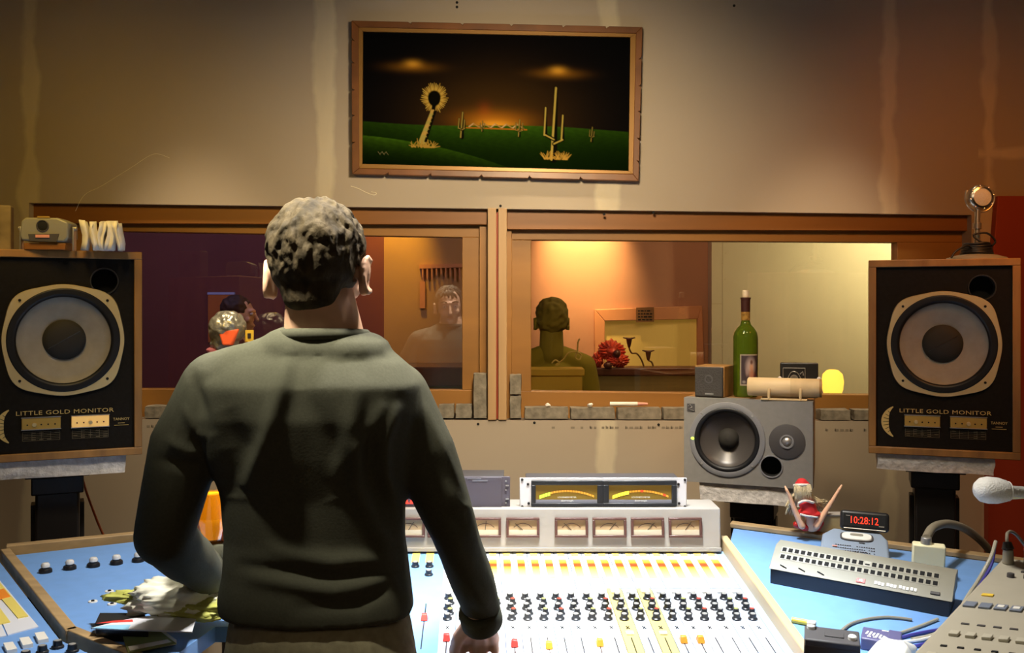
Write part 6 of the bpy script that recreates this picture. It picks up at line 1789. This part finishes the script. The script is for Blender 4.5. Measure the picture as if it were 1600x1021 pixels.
MB().box((a2_.x / 2 + b2_.x / 2 - .1, 5.1, a2_.z - .05), (b2_.x - a2_.x + .5, .4, .10)).build('top', 'cab_dark', t, world=True, bevel=.006)
MB().box((a2_.x / 2 + b2_.x / 2 - .1, 5.1, (a2_.z - .1) / 2), (b2_.x - a2_.x + .44, .36, a2_.z - .1)).build('body', 'olive', t, world=True)
a_, b_ = KP(770, 577, 4.0), KP(914, 577, 4.0)
M['olive_lit'] = mat('ochre_panel', (.42, .30, .02), .6, var=.08, scale=6)
t = thing('ochre_counter', 'yellow-olive counter seen through the right window in front of the silhouette figure', 'counter', ((a_.x + b_.x) / 2, 4.08, 0))
MB().box(((a_.x + b_.x) / 2, 4.08, a_.z - .015), (b_.x - a_.x, .14, .03)).build('top', 'olive_lit', t, world=True, bevel=.004)
MB().box(((a_.x + b_.x) / 2, 4.08, (a_.z - .03) / 2), (b_.x - a_.x - .02, .12, a_.z - .03)).build('body', 'olive_lit', t, world=True)
# red shiny scarf bundle on the piano
M['red_satin'] = mat('red_satin', (.85, .10, .05), .3, var=.3, scale=30)
c_ = KP(957, 555, 5.08)
t = thing('red_satin_bundle', 'shiny red pleated bundle lying on the piano seen through the right window', 'cloth', KP(955, 576, 5.08))
def ruffle(c, r, n_, seed, nm):
    g_ = MB(); g_.ball((0, 0, 0), 1, 56, 24); out = []
    for v_ in g_.v:
        a0_ = math.atan2(v_.z, v_.x); k = 1 + .10 * math.sin(a0_ * n_ + 3 * v_.y) + .2 * noise.noise(v_ * 1.7 + Vector((seed, 0, 0)))
        out.append(Vector((v_.x * r[0] * k, v_.y * r[1] * k, v_.z * r[2] * k)) + Vector(c))
    g_.v = out; return g_.build(nm, 'red_satin', t, world=True, angle=60)
sx = 5.08 / F
ruffle(KP(955, 547, 5.08), (21 * sx, .07, 15 * sx), 17, 1, 'main_bundle')
ruffle(KP(965, 563, 5.05), (17 * sx, .06, 11 * sx), 15, 4, 'front_bundle')
ruffle(KP(934, 562, 5.08), (8 * sx, .05, 12 * sx), 9, 7, 'side_bundle')
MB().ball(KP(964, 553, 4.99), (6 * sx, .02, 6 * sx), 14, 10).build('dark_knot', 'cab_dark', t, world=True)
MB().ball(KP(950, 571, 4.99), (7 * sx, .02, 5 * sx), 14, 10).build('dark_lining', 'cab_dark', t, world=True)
# curly wire stems with dark flower heads
M['wire'] = mat('wire_dark', (.20, .12, .05), .4, metal=.5)
def wire_flower(head, pts, label, y=5.06):
    t_ = thing('wire_flower', label, 'ornament', KP(pts[-1][0], 574, y))
    MB().tube(smoothpath([KP(x, yy_, y) for x, yy_ in [head] + pts], 6), .0045, 6).build('stem', 'wire', t_, world=True, angle=80)
    hp_ = KP(head[0], head[1], y); s2 = y / F
    MB().lathe([(2 * s2, 8 * s2), (3.5 * s2, 2 * s2), (4.6 * s2, -5 * s2), (3.0 * s2, -6 * s2)][::-1], hp_ + Vector((0, 0, 0)), (0, 0, -1), 14).build('bloom', 'cab_dark', t_, world=True)
    for sg in (-1, 1):
        MB().hull(hp_ + Vector((0, 0, 5 * s2)), (2 * s2,) * 3, hp_ + Vector((sg * 9 * s2, 0, 7 * s2)), (.8 * s2,) * 3).build('petal', 'cab_dark', t_, world=True)
wire_flower((983, 535), [(983, 543), (987, 552), (995, 553), (1002, 562), (1006, 573)], 'wire stem with a dark flower head beside the red satin bundle')
wire_flower((1013, 555), [(1013, 563), (1018, 566), (1021, 573)], 'wire stem with a dark flower head, farther right from the red bundle')
g = MB().tube(smoothpath([KP(x, y - 1, 4.05) for x, y in ((862, 569), (868, 564), (874, 569), (868, 572), (880, 563), (888, 553), (900, 551), (908, 556), (905, 563), (899, 560), (902, 550), (903, 536), (906, 531))], 5), .0035, 6)
g.build('curly_wire', mat('wire_pale', (.45, .36, .10), .5), label='pale curly wire ornament in front of the silhouette figure', cat='ornament')
# yellow-brown poster hanging behind the profile person (left window)
pm_ = thing('orange_poster', 'small orange poster with a bluish top rim on the maroon wall', 'poster', KP(352, 530, LY - .02))
MB().prism_xz(quadpx([(325, 461), (366, 461), (366, 535), (325, 535)], LY - .02), LY - .02, LY - .002).build('board', mat('poster_orange', (.50, .15, .03), .6), pm_, world=True)
MB().prism_xz(quadpx([(324, 457), (366, 457), (366, 460.5), (324, 460.5)], LY - .024), LY - .024, LY - .002).build('top_rim', mat('rim_blue', (.30, .34, .60), .5, emit=(.25, .3, .7), estr=.12), pm_, world=True)
# tasselled hanging on the ochre wall
t = thing('wall_hanging', 'pale tasselled hanging on the ochre wall seen through the left window', 'hanging', KP(688, 470, LY - .03))
MB().prism_xz(quadpx([(655, 414), (722, 412), (722, 418), (655, 420)], LY - .03), LY - .03, LY - .002).build('rail', 'far_frame', t, world=True)
for k in range(9):
    x = 659 + k * 7.2; l_ = random.uniform(10, 22)
    MB().prism_xz(quadpx([(x, 419), (x + 2.6, 419), (x + 2.2, 419 + l_), (x + .4, 419 + l_)], LY - .028), LY - .028, LY - .018).build('tassel', 'far_frame', t, world=True)
MB().prism_xz(quadpx([(656, 440), (664, 440), (664, 482), (656, 482)], LY - .02), LY - .02, LY - .002).build('side_strip', 'far_frame', t, world=True)

# ============================================================ PEOPLE
def Vt(*a): return Vector(a)
def head_parts(g, c, s, rot):
    """one head (cranium, jaw, nose, ears) around centre c; rot turns the face, which looks along local +Y"""
    def q(x, y, z): return c + rot @ (Vector((x, y, z)) * s)
    def hl(p0, r0, p1, r1):
        t_ = MB(); t_.hull(Vector(p0) * s, [k * s for k in r0], Vector(p1) * s, [k * s for k in r1], 14, 10)
        g.add([c + rot @ v for v in t_.v], t_.f)
    hl((0, -.012, .035), (.074, .090, .080), (0, .005, .005), (.070, .080, .075))
    hl((0, .02, -.02), (.060, .062, .055), (0, .052, -.082), (.030, .028, .022))
    hl((0, .078, .030), (.050, .016, .010), (0, .080, .018), (.045, .010, .006))          # brow
    hl((0, .088, .012), (.009, .010, .010), (0, .108, -.026), (.014, .012, .010))         # nose
    hl((-.018, .082, -.056), (.008, .008, .007), (.018, .082, -.056), (.008, .008, .007)) # lips
    hl((-.040, .060, -.022), (.018, .018, .018), (.040, .060, -.022), (.018, .018, .018)) # cheeks
    for sg in (-1, 1):
        hl((sg * .083, -.012, -.002), (.010, .018, .021), (sg * .079, -.006, -.034), (.008, .012, .014))
        t_ = MB()
        ring = [Vector((sg * (.089 - .004 * math.cos(a_)), -.014 - .016 * math.cos(a_), -.012 + .031 * math.sin(a_))) * s for a_ in np.linspace(-2.3, 2.3, 12)]
        t_.tube([c + rot @ v for v in ring], .0052 * s, 8); g.add(t_.v, t_.f)

def hand_parts(g, wrist, d, nrm, thumb, s=1.0, curl=(.5, .5, .5, .5), tcurl=.4, r=.0088):
    """palm, five separate fingers; d = direction of the palm, nrm = the palm's own facing, thumb = side of the thumb"""
    d = d.normalized(); nrm = (nrm - d * nrm.dot(d)).normalized(); th = d.cross(nrm)
    if th.dot(thumb) < 0: th = -th
    L = .092 * s
    g.hull(wrist, (.022 * s,) * 3, wrist + d * .02 * s, (.024 * s, .024 * s, .02 * s))
    for k in range(4):
        off = th * (.030 - .020 * k) * s
        g.hull(wrist + d * .01 * s + off * .55, (.013 * s,) * 3, wrist + d * (L - (.004, 0, .004, .012)[k] * s) + off, (.0115 * s,) * 3, 10, 8)
    lens = (.074, .082, .076, .060)
    for k in range(4):
        off = th * (.0315 - .021 * k) * s
        p = wrist + d * (L - (.006, .002, .006, .014)[k] * s) + off
        a_ = curl[k] * .55; dirv = d
        for j in range(3):
            ang = a_ if j == 0 else a_ + curl[k] * .75 * j
            fd = (d * math.cos(ang) + nrm * math.sin(ang) + th * (.06 - .04 * k) * (1 if j == 0 else .6)).normalized()
            l_ = lens[k] * s * (.46, .30, .24)[j]
            q_ = p + fd * l_
            g.hull(p, (r * s * (1 - .07 * j),) * 3, q_, (r * s * (.92 - .08 * j),) * 3, 10, 8)
            p = q_
    p = wrist + d * .022 * s + th * .022 * s
    for j, (l_, rr_) in enumerate(((.042, .0150), (.034, .0128), (.026, .0112))):
        ang = .52 - .22 * j - tcurl * .2 * j
        fd = (d * math.cos(ang) + th * math.sin(ang) + nrm * (.25 + tcurl * .35 * j)).normalized()
        q_ = p + fd * l_ * s
        g.hull(p, (rr_ * s,) * 3, q_, (rr_ * .88 * s,) * 3, 10, 8); p = q_

def limb(g, pts, rs, seg=14):
    for i in range(len(pts) - 1):
        a_, b_ = rs[i], rs[i + 1]
        a_ = (a_,) * 3 if isinstance(a_, (int, float)) else a_
        b_ = (b_,) * 3 if isinstance(b_, (int, float)) else b_
        g.hull(pts[i], a_, pts[i + 1], b_, seg, 10)

# ---------------------------------------------------------------- the engineer, seen from behind
BYm = 1.66
def B(px, py, dy=0.0): return P(px, py, BYm + dy)
man = thing('person', 'man in a dark olive sweater seen from behind, reaching to the faders', 'person', (-.34, BYm, 0))
head_c = B(499, 425, 0.0)
hrot = (Matrix.Rotation(R(-5), 3, 'Z') @ Matrix.Rotation(R(-10), 3, 'X') @ Matrix.Rotation(R(-2), 3, 'Y'))
sh_l, sh_r = B(322, 608), B(626, 622, .01)
el_l, wr_l = B(250, 845, .0), P(329, 893, 1.87)
el_r, wr_r = P(712, 822, 1.71), P(751, 963, 1.83)
neck_b = B(505, 525, -.015)
chest = B(487, 640, .0); waist = B(492, 850, .0); hips = B(500, 990, .0)
zf = 0.0
hipc = hips.copy(); hipc.z = .92
kn_l = Vector((hipc.x - .11, BYm + .02, .50)); kn_r = Vector((hipc.x + .12, BYm + .0, .50))
an_l = Vector((hipc.x - .13, BYm - .03, .09)); an_r = Vector((hipc.x + .14, BYm - .03, .09))
g = MB()
head_parts(g, head_c, 1.0, hrot)
limb(g, [head_c + Vector((.006, -.022, -.05)), neck_b + Vector((0, .01, .0)), neck_b + Vector((0, .005, -.06))], [(.060, .058, .05), (.070, .064, .045), (.070, .064, .04)])
limb(g, [chest + Vector((0, .01, -.02)), waist + Vector((0, .03, 0))], [(.13, .08, .11), (.12, .055, .10)])
limb(g, [waist + Vector((0, .03, 0)), hipc + Vector((0, .015, .03))], [(.12, .055, .10), (.135, .07, .09)])
limb(g, [sh_l, el_l, el_l.lerp(wr_l, .5), wr_l], [.045, .036, .034, .024])
limb(g, [sh_r, el_r, el_r.lerp(wr_r, .5), wr_r], [.045, .036, .034, .024])
g.hull(sh_l, (.045,) * 3, chest + Vector((-.07, 0, .03)), (.07, .06, .07)); g.hull(sh_r, (.045,) * 3, chest + Vector((.07, 0, .03)), (.07, .06, .07))
g.hull(neck_b + Vector((0, 0, -.06)), (.06, .055, .04), chest + Vector((0, 0, .02)), (.09, .07, .08))
for (kn_, an_, sg) in ((kn_l, an_l, -1), (kn_r, an_r, 1)):
    limb(g, [hipc + Vector((sg * .08, 0, -.03)), kn_, kn_.lerp(an_, .35) + Vector((0, -.015, 0)), an_], [.085, .055, .052, .034])
    limb(g, [an_, an_ + Vector((sg * .01, .06, -.05)), an_ + Vector((sg * .02, .16, -.06))], [.035, .032, .024])
hand_parts(g, wr_r + Vector((-.001, .004, -.008)), Vector((-.04, .62, -.62)), Vector((0, -.6, -.75)), Vector((-1, 0, 0)), .98, (1.0, .9, .9, 1.0), .3)
hand_parts(g, wr_l + Vector((-.006, .024, .03)), Vector((.02, .10, .95)), Vector((.25, -.95, .1)), Vector((1, 0, .2)), .92, (2.1, 2.1, 2.1, 2.1), 1.2)
co, nr, fs = remesh(g, .0042, 3)
body = mb_from(co, fs).build('body', 'skin', man, world=True, angle=180)
for sg in (-1, 1):
    MB().ball(head_c + hrot @ Vector((sg * .031, .080, .012)), .0115, 14, 10).build('eye', 'eye_white', man, world=True)
    MB().ball(head_c + hrot @ Vector((sg * .031, .0895, .012)), .0048, 10, 8).build('iris', 'box_black', man, world=True)
    MB().tube([head_c + hrot @ Vector((sg * x_, y_, z_)) for (x_, y_, z_) in ((.015, .093, .036), (.032, .092, .041), (.050, .082, .036))], .004, 6).build('eyebrow', 'hair', man, world=True)
# hair: short waves laid over the back of the skull
g = MB(); random.seed(21)
g2 = MB()
def hq(x, y, z): return head_c + hrot @ Vector((x, y, z))
t_ = MB(); t_.hull((0, -.022, .040), (.0765, .092, .080), (0, -.026, -.008), (.074, .078, .046), 18, 12); g.add([head_c + hrot @ v for v in t_.v], t_.f)
t_ = MB(); t_.hull((0, -.052, -.010), (.062, .040, .04), (0, -.050, -.058), (.046, .030, .022), 18, 12); g.add([head_c + hrot @ v for v in t_.v], t_.f)
for k in range(520):
    a_ = random.uniform(0, 2 * PI); u_ = random.uniform(-.42, 1.0)
    rr_ = math.sqrt(max(0, 1 - u_ * u_))
    n3 = Vector((rr_ * math.cos(a_), rr_ * math.sin(a_), u_))
    p_ = Vector((n3.x * .0755, -.020 + n3.y * .091, .032 + n3.z * .085))
    if n3.y > .55 and n3.z < .55: continue
    tang = Vector((-n3.y, n3.x, 0)); down = (Vector((0, 0, -1)) - n3 * (-n3.z))
    if down.length < .05: down = Vector((.3, -1, 0))
    dr_ = (down.normalized() * 1.0 + tang * random.uniform(-1.0, .6)).normalized()
    l_ = random.uniform(.022, .042); w2 = random.uniform(.0028, .0050) * (1.25 if u_ > .2 else .8)
    mid = p_ + dr_ * l_ * .5 + n3 * .003
    pts = [p_ - n3 * .004, mid, p_ + dr_ * l_ - n3 * .002]
    g.tube([head_c + hrot @ q_ for q_ in smoothpath(pts, 3)], [w2 * .6, w2 * .9, w2, w2, w2 * .9, w2 * .6, w2 * .3], 7)
co, nr, fs = remesh(g, .0028, 6)
# keep hair off the ears and the face
inv = np.array((hrot.to_4x4()).inverted())[:3, :3]
lc = (co - np.array(head_c)) @ inv.T
mb_ = mb_from(co, fs)
keep = ~((lc[:, 1] > .045) & (lc[:, 2] < .055)) & ~((np.abs(lc[:, 0]) > .068) & (lc[:, 2] < .002) & (lc[:, 1] > -.035)) & ~(lc[:, 2] < -.078)
mb_.f = [f_ for f_ in fs if all(keep[i] for i in f_)]; mb_.mi = [0] * len(mb_.f)
hair = mb_.build('hair', 'hair', man, world=True, angle=180)
# sideburns / nape fuzz
t_ = MB()
for sg in (-1, 1): t_.hull((sg * .070, .022, .012), (.008, .012, .022), (sg * .070, .030, -.018), (.005, .006, .012), 10, 8)
t_.v = [head_c + hrot @ v for v in t_.v]; t_.build('sideburns', 'hair', man, world=True, angle=180)

# sweater
g = MB()
cb = Vector
def E(px, py, dy, rx, ry, rz): g.ball(P(px, py, BYm + dy), (rx, ry, rz), 24, 16)
# torso as stacked ellipses (pixel left edge, pixel right edge, depth radius)
rows = [(540, 400, 590, .060, -.005), (566, 352, 628, .085, -.008), (600, 318, 655, .110, -.012), (650, 312, 655, .116, -.008), (710, 326, 648, .110, .002), (770, 350, 634, .100, .012), (840, 354, 632, .098, .018), (895, 350, 640, .102, .018), (930, 343, 645, .108, .016), (955, 345, 648, .108, .014)]
prev = None; seg = 56; vs = []; fs_ = []
for (py, xl, xr, ry, dy) in rows:
    c_ = P((xl + xr) / 2, py, BYm + dy); rx = (xr - xl) / 2 * BYm / F
    for i in range(seg):
        a_ = 2 * PI * i / seg
        vs.append(c_ + Vector((rx * math.copysign(abs(math.cos(a_)) ** .86, math.cos(a_)), ry * math.copysign(abs(math.sin(a_)) ** .8, math.sin(a_)), 0)))
for j in range(len(rows) - 1):
    for i in range(seg): fs_.append((j * seg + i, j * seg + (i + 1) % seg, (j + 1) * seg + (i + 1) % seg, (j + 1) * seg + i))
fs_.append(tuple(range(seg))); fs_.append(tuple(range((len(rows) - 1) * seg, len(rows) * seg))[::-1])
g.add(vs, fs_)
# yoke and neckline
g.hull(B(456, 549, -.012), (.058, .062, .036), B(345, 598, -.005), (.060, .068, .052))
g.hull(B(552, 552, -.012), (.058, .062, .036), B(604, 612, .0), (.060, .066, .056))
g.hull(B(464, 546, -.01), (.07, .074, .040), B(548, 549, -.01), (.07, .074, .040))
g.hull(sh_l + Vector((.02, 0, .0)), (.066, .070, .064), P(293, 690, BYm), (.062, .066, .05), 18, 12)
g.hull(P(293, 690, BYm), (.062, .066, .05), el_l + Vector((.006, 0, .01)), (.050, .056, .050), 18, 12)
g.hull(el_l + Vector((.006, 0, .01)), (.050, .056, .050), el_l.lerp(wr_l, .5) + Vector((.0, 0, -.004)), (.046, .048, .042), 18, 12)
g.hull(el_l.lerp(wr_l, .5), (.048, .048, .044), wr_l + Vector((0, -.01, -.01)), (.034, .036, .034), 18, 12)
g.hull(wr_l + Vector((0, -.01, -.01)), (.034, .036, .034), wr_l + Vector((0, .006, .050)), (.030, .034, .010), 18, 12)
g.hull(sh_r + Vector((-.012, 0, -.002)), (.062, .068, .062), P(658, 700, BYm + .02), (.060, .060, .05), 18, 12)
g.hull(P(658, 700, BYm + .02), (.060, .060, .05), el_r + Vector((-.004, 0, 0)), (.043, .048, .046), 18, 12)
g.hull(el_r + Vector((-.004, 0, 0)), (.043, .048, .046), el_r.lerp(wr_r, .6), (.041, .044, .040), 18, 12)
g.hull(el_r.lerp(wr_r, .6), (.041, .044, .040), wr_r + Vector((0, -.004, .012)), (.037, .040, .014), 18, 12)
co, nr, fs = remesh(g, .0055, 7)
# drapes: ridges and valleys that follow the folds seen on the back
pxs = 800 + co[:, 0] / co[:, 1] * F; pys = HY - (co[:, 2] - CAMZ) / co[:, 1] * F
def pathdist(pts):
    best = np.full(len(co), 1e9); tt = np.zeros(len(co)); tot = 0; n_ = len(pts) - 1
    for i in range(n_):
        (x0, y0), (x1, y1) = pts[i], pts[i + 1]; dx, dy = x1 - x0, y1 - y0
        t_ = np.clip(((pxs - x0) * dx + (pys - y0) * dy) / (dx * dx + dy * dy), 0, 1)
        d_ = np.hypot(pxs - (x0 + dx * t_), pys - (y0 + dy * t_)); m_ = d_ < best
        best = np.where(m_, d_, best); tt = np.where(m_, (i + t_) / n_, tt)
    return best, tt
back = np.clip(-nr[:, 1] * 1.6 + .1, 0, 1)
disp = np.zeros(len(co))
def ridge(pts, amp, wd):
    d_, t_ = pathdist(pts)
    globals()['disp'] += amp * np.exp(-(d_ / wd) ** 2) * np.sin(np.clip(t_ * 1.05 + .04, 0, 1) * PI) ** .5 * back
ridge([(452, 560), (436, 620), (420, 680), (398, 730), (376, 785)], .014, 13)
ridge([(455, 560), (470, 640), (500, 720), (530, 800)], -.006, 26)
ridge([(560, 600), (552, 660), (538, 720), (520, 770)], .008, 15)
ridge([(596, 640), (560, 700), (556, 760), (585, 830), (625, 880)], .012, 13)
ridge([(620, 640), (600, 690), (600, 740), (622, 800), (640, 840)], .011, 10)
ridge([(575, 660), (575, 740), (600, 810)], -.009, 12)
ridge([(480, 620), (520, 690), (560, 780), (600, 850)], -.007, 20)
ridge([(350, 640), (372, 700), (362, 790)], -.010, 24)
ridge([(300, 585), (318, 640), (330, 690)], -.006, 10)
ridge([(290, 640), (306, 672), (322, 690)], .007, 8)
ridge([(262, 690), (290, 706), (322, 712)], .007, 9)
ridge([(250, 720), (285, 726), (312, 735)], -.007, 9)
ridge([(430, 860), (520, 880), (640, 870)], .007, 14)
ridge([(400, 905), (520, 925), (645, 905)], .008, 12)
ridge([(380, 885), (500, 902), (645, 888)], -.007, 10)
ridge([(640, 895), (560, 945), (430, 955)], -.006, 12)
ridge([(700, 760), (716, 790), (740, 800)], .005, 8)
ridge([(690, 800), (720, 822), (745, 822)], -.005, 9)
ridge([(665, 640), (700, 720), (735, 800), (752, 900)], .004, 10)
ridge([(726, 900), (745, 930), (768, 948)], .005, 8)
ridge([(722, 940), (748, 962), (775, 965)], -.004, 7)
disp += np.array([noise.noise(Vector((c_[0] * 13, c_[1] * 9, c_[2] * 6))) for c_ in co]) * .0045
disp += np.array([noise.noise(Vector((c_[0] * 30 + 4, c_[1] * 25, c_[2] * 9))) for c_ in co]) * .0010
co = co + nr * disp[:, None]
mb_ = mb_from(co, fs)
# round neckline cut: everything above an inclined disc near the neck is opened
nc = np.array(B(506, 524, -.007))
dd = co - nc
cut = (np.zeros(len(co)) > 1) & (np.hypot(dd[:, 0] / .078, dd[:, 1] / .078) < 1.0) & (dd[:, 2] > -.012 - .02 * 0)
mb_.f = [f_ for f_ in fs if not all(cut[i] for i in f_)]; mb_.mi = [0] * len(mb_.f)
sw = mb_.build('sweater', 'sweater', man, world=True, angle=180)
# ribbed collar, cuffs and hem
ring = []
for a_ in np.linspace(0, 2 * PI, 41):
    ring.append(Vector((nc[0] + .071 * math.cos(a_), nc[1] + .066 * math.sin(a_), nc[2] - .003 * math.sin(a_))))
MB().tube(ring, .0105, 10).build('collar', 'sweater', sw, world=True, angle=180)
axr = (wr_r - el_r).normalized(); c0 = wr_r + axr * (-.018)
MB().lathe([(.0375, 0), (.0405, .004), (.0405, .034), (.038, .040), (.031, .040), (.030, .0)], c0 + Vector((0, 0, .0)), axr, 28).build('cuff', 'sweater', sw, world=True, angle=60)
axl = Vector((.0, .22, .95)).normalized()
MB().lathe([(.031, 0), (.0335, .004), (.0335, .030), (.031, .034), (.026, .034), (.025, 0)], wr_l + Vector((0, .0, .018)), axl, 28).build('cuff', 'sweater', sw, world=True, angle=60)
# trousers
g = MB()
c_ = B(497, 985, .0)
g.hull(B(502, 965, .012), (.156, .092, .05), B(500, 1040, .0), (.172, .118, .07), 28, 14)
g.hull(B(500, 1040, .0), (.172, .118, .07), hipc + Vector((0, 0, -.03)), (.175, .118, .08), 28, 14)
for (kn_, an_, sg) in ((kn_l, an_l, -1), (kn_r, an_r, 1)):
    limb(g, [hipc + Vector((sg * .088, 0, -.04)), kn_, an_ + Vector((0, .0, -.02))], [(.094, .10, .09), (.075, .080, .07), (.068, .078, .05)], 18)
co, nr, fs = remesh(g, .009, 5)
co = co + nr * (np.array([noise.noise(Vector((c2[0] * 22, c2[1] * 18, c2[2] * 8))) for c2 in co]) * .006)[:, None]
mb_from(co, fs).build('trousers', 'trousers', man, world=True, angle=180)
for (an_, sg) in ((an_l, -1), (an_r, 1)):
    g = MB(); limb(g, [Vector((an_.x, an_.y - .01, .045)), Vector((an_.x + sg * .02, an_.y + .17, .035))], [(.042, .05, .045), (.045, .05, .034)], 16)
    co, nr, fs = remesh(g, .006, 3); mb_from(co, fs).build('shoe', 'shoe', man, world=True, angle=180)

# glass of orange drink in his left hand
gb_ = P(331, 842, 1.862)
t = thing('orange_drink', 'tumbler of orange drink held in the man\'s left hand', 'glass', gb_)
sx = 1.862 / F
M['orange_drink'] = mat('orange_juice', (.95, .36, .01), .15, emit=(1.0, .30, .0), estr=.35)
M['tumbler'] = glass_material(); M['tumbler'].name = 'tumbler_glass'
Hg = 73 * sx
MB().lathe([(14 * sx, 0), (19.5 * sx, Hg * .35), (20 * sx, Hg * .45), (16 * sx, Hg * .97), (16 * sx, Hg * .96)], seg=24).build('drink', 'orange_drink', t, angle=60)
MB().lathe([(14.6 * sx, -.002), (20.2 * sx, Hg * .35), (20.8 * sx, Hg * .45), (16.8 * sx, Hg * 1.0), (16.4 * sx, Hg * 1.0), (20.2 * sx, Hg * .45)], seg=24).build('tumbler', 'tumbler', t, angle=60)

# ---------------------------------------------------------------- people in the live room, one added for a silhouette in the glass
def simple_person(label, base, scale, face_deg, hairm, shirt, sitting, skinm='skin', head_yaw=None, cap=None, lean=0):
    """standing figure, full body, feet on the floor"""
    t = thing('person', label, 'person', (base[0], base[1], 0))
    Rz = Matrix.Rotation(R(face_deg), 3, 'Z'); s = scale
    def q(x, y, z): return Vector((base[0], base[1], 0)) + Rz @ (Vector((x, y, z)) * s)
    hr = Matrix.Rotation(R(face_deg if head_yaw is None else head_yaw), 3, 'Z')
    hc = q(0, 0, 1.62)
    g = MB(); head_parts(g, hc, s, hr)
    def lm(pts, rs): limb(g, [q(*p) for p in pts], [tuple(k * s for k in ((r,) * 3 if isinstance(r, (int, float)) else r)) for r in rs], 12)
    lm([(0, -.01, 1.57), (0, -.01, 1.46)], [.058, .064]); lm([(0, 0, 1.30), (0, 0, 1.08)], [(.14, .09, .12), (.12, .08, .1)]); lm([(0, 0, 1.08), (0, 0, .95)], [(.12, .08, .1), (.14, .09, .08)])
    for sg in (-1, 1):
        lm([(0, 0, 1.38), (sg * .17, 0, 1.37), (sg * .23, .0, 1.10), (sg * .24, .08, .86)], [.06, .05, .038, .026])
        lm([(sg * .09, 0, .92), (sg * .10, .01, .50), (sg * .10, -.02, .09), (sg * .11, .14, .03)], [.085, .055, .036, .026])
        hand_parts(g, q(sg * .24, .08, .86), Rz @ Vector((0, .25, -.95)), Rz @ Vector((-sg, 0, 0)), Rz @ Vector((0, 1, 0)), s, (.5,) * 4)
    co, nr, fs = remesh(g, .0075, 3); mb_from(co, fs).build('body', skinm, t, world=True, angle=180)
    g = MB()
    def lg(pts, rs): limb(g, [q(*p) for p in pts], [tuple(k * s for k in ((r,) * 3 if isinstance(r, (int, float)) else r)) for r in rs], 14)
    lg([(0, 0, 1.36), (0, 0, 1.28)], [(.13, .085, .07), (.165, .11, .1)]); lg([(0, 0, 1.28), (0, 0, .92)], [(.165, .11, .1), (.15, .105, .06)])
    for sg in (-1, 1): lg([(sg * .05, 0, 1.455), (sg * .17, 0, 1.395), (sg * .235, 0, 1.10), (sg * .24, .07, .90)], [.048, .062, .050, .038])
    co, nr, fs = remesh(g, .010, 4); mb_from(co, fs).build('jacket', shirt, t, world=True, angle=180)
    g = MB()
    for sg in (-1, 1): lg([(sg * .07, 0, .95), (sg * .10, .01, .50), (sg * .10, -.02, .08)], [(.10, .10, .08), .07, .058])
    co, nr, fs = remesh(g, .012, 4); mb_from(co, fs).build('trousers', 'trousers', t, world=True, angle=180)
    g = MB()
    t_ = MB(); t_.hull((0, -.020, .045), (.082, .092, .080), (0, -.035, .0), (.078, .070, .055), 16, 10); g.add([hc + hr @ (v * s) for v in t_.v], t_.f)
    co, nr, fs = remesh(g, .006, 2)
    lc = (co - np.array(hc)) @ np.array(hr)          # into the head's frame
    keep = ~((lc[:, 1] > .058 * s) & (lc[:, 2] < .06 * s))
    co = co + nr * (np.array([noise.noise(Vector(c2) * 45) for c2 in co]) * .007)[:, None]
    mb_ = mb_from(co, fs); mb_.f = [f_ for f_ in fs if all(keep[i] for i in f_)]; mb_.mi = [0] * len(mb_.f)
    mb_.build('hair', hairm, t, world=True, angle=180)
    for sg in (-1, 1):
        MB().ball(hc + hr @ (Vector((sg * .031, .080, .012)) * s), .011 * s, 10, 8).build('eye', 'eye_white', t, world=True)
    return t, hc, hr
M['silhouette_shirt'] = mat('silhouette_shirt', (.21, .185, .010), .85)  # backlit silhouette tone painted into the shirt colour
M['silhouette_hair'] = mat('silhouette_hair_olive', (.15, .13, .010), .8)  # same silhouette tone painted into the hair
M['silhouette_skin'] = mat('silhouette_skin_olive', (.19, .165, .010), .8)  # same silhouette tone painted into the skin
M['hair_dark'] = mat('hair_dark', (.018, .010, .008), .7)
M['jacket_green'] = mat('jacket_green_grey', (.16, .17, .10), .9)
M['shirt_maroon'] = mat('shirt_maroon', (.09, .015, .02), .9)
def stand_at(px, py_head, Y):       # base position and scale so that the head lands at this pixel
    p = P(px, py_head, Y); return (p.x, Y), p.z / 1.62
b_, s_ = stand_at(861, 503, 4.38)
simple_person('olive stand-in figure for the silhouette reflected in the right window', b_, s_, 10, 'silhouette_hair', 'silhouette_shirt', False, 'silhouette_skin')  # added figure in place of a silhouette reflected in the glass
b_, s_ = stand_at(374, 494, 5.2)
simple_person('dark-haired person in profile seen in the dark left window above the helmet', b_, s_, -90, 'hair_dark', 'shirt_maroon', False, 'skin')
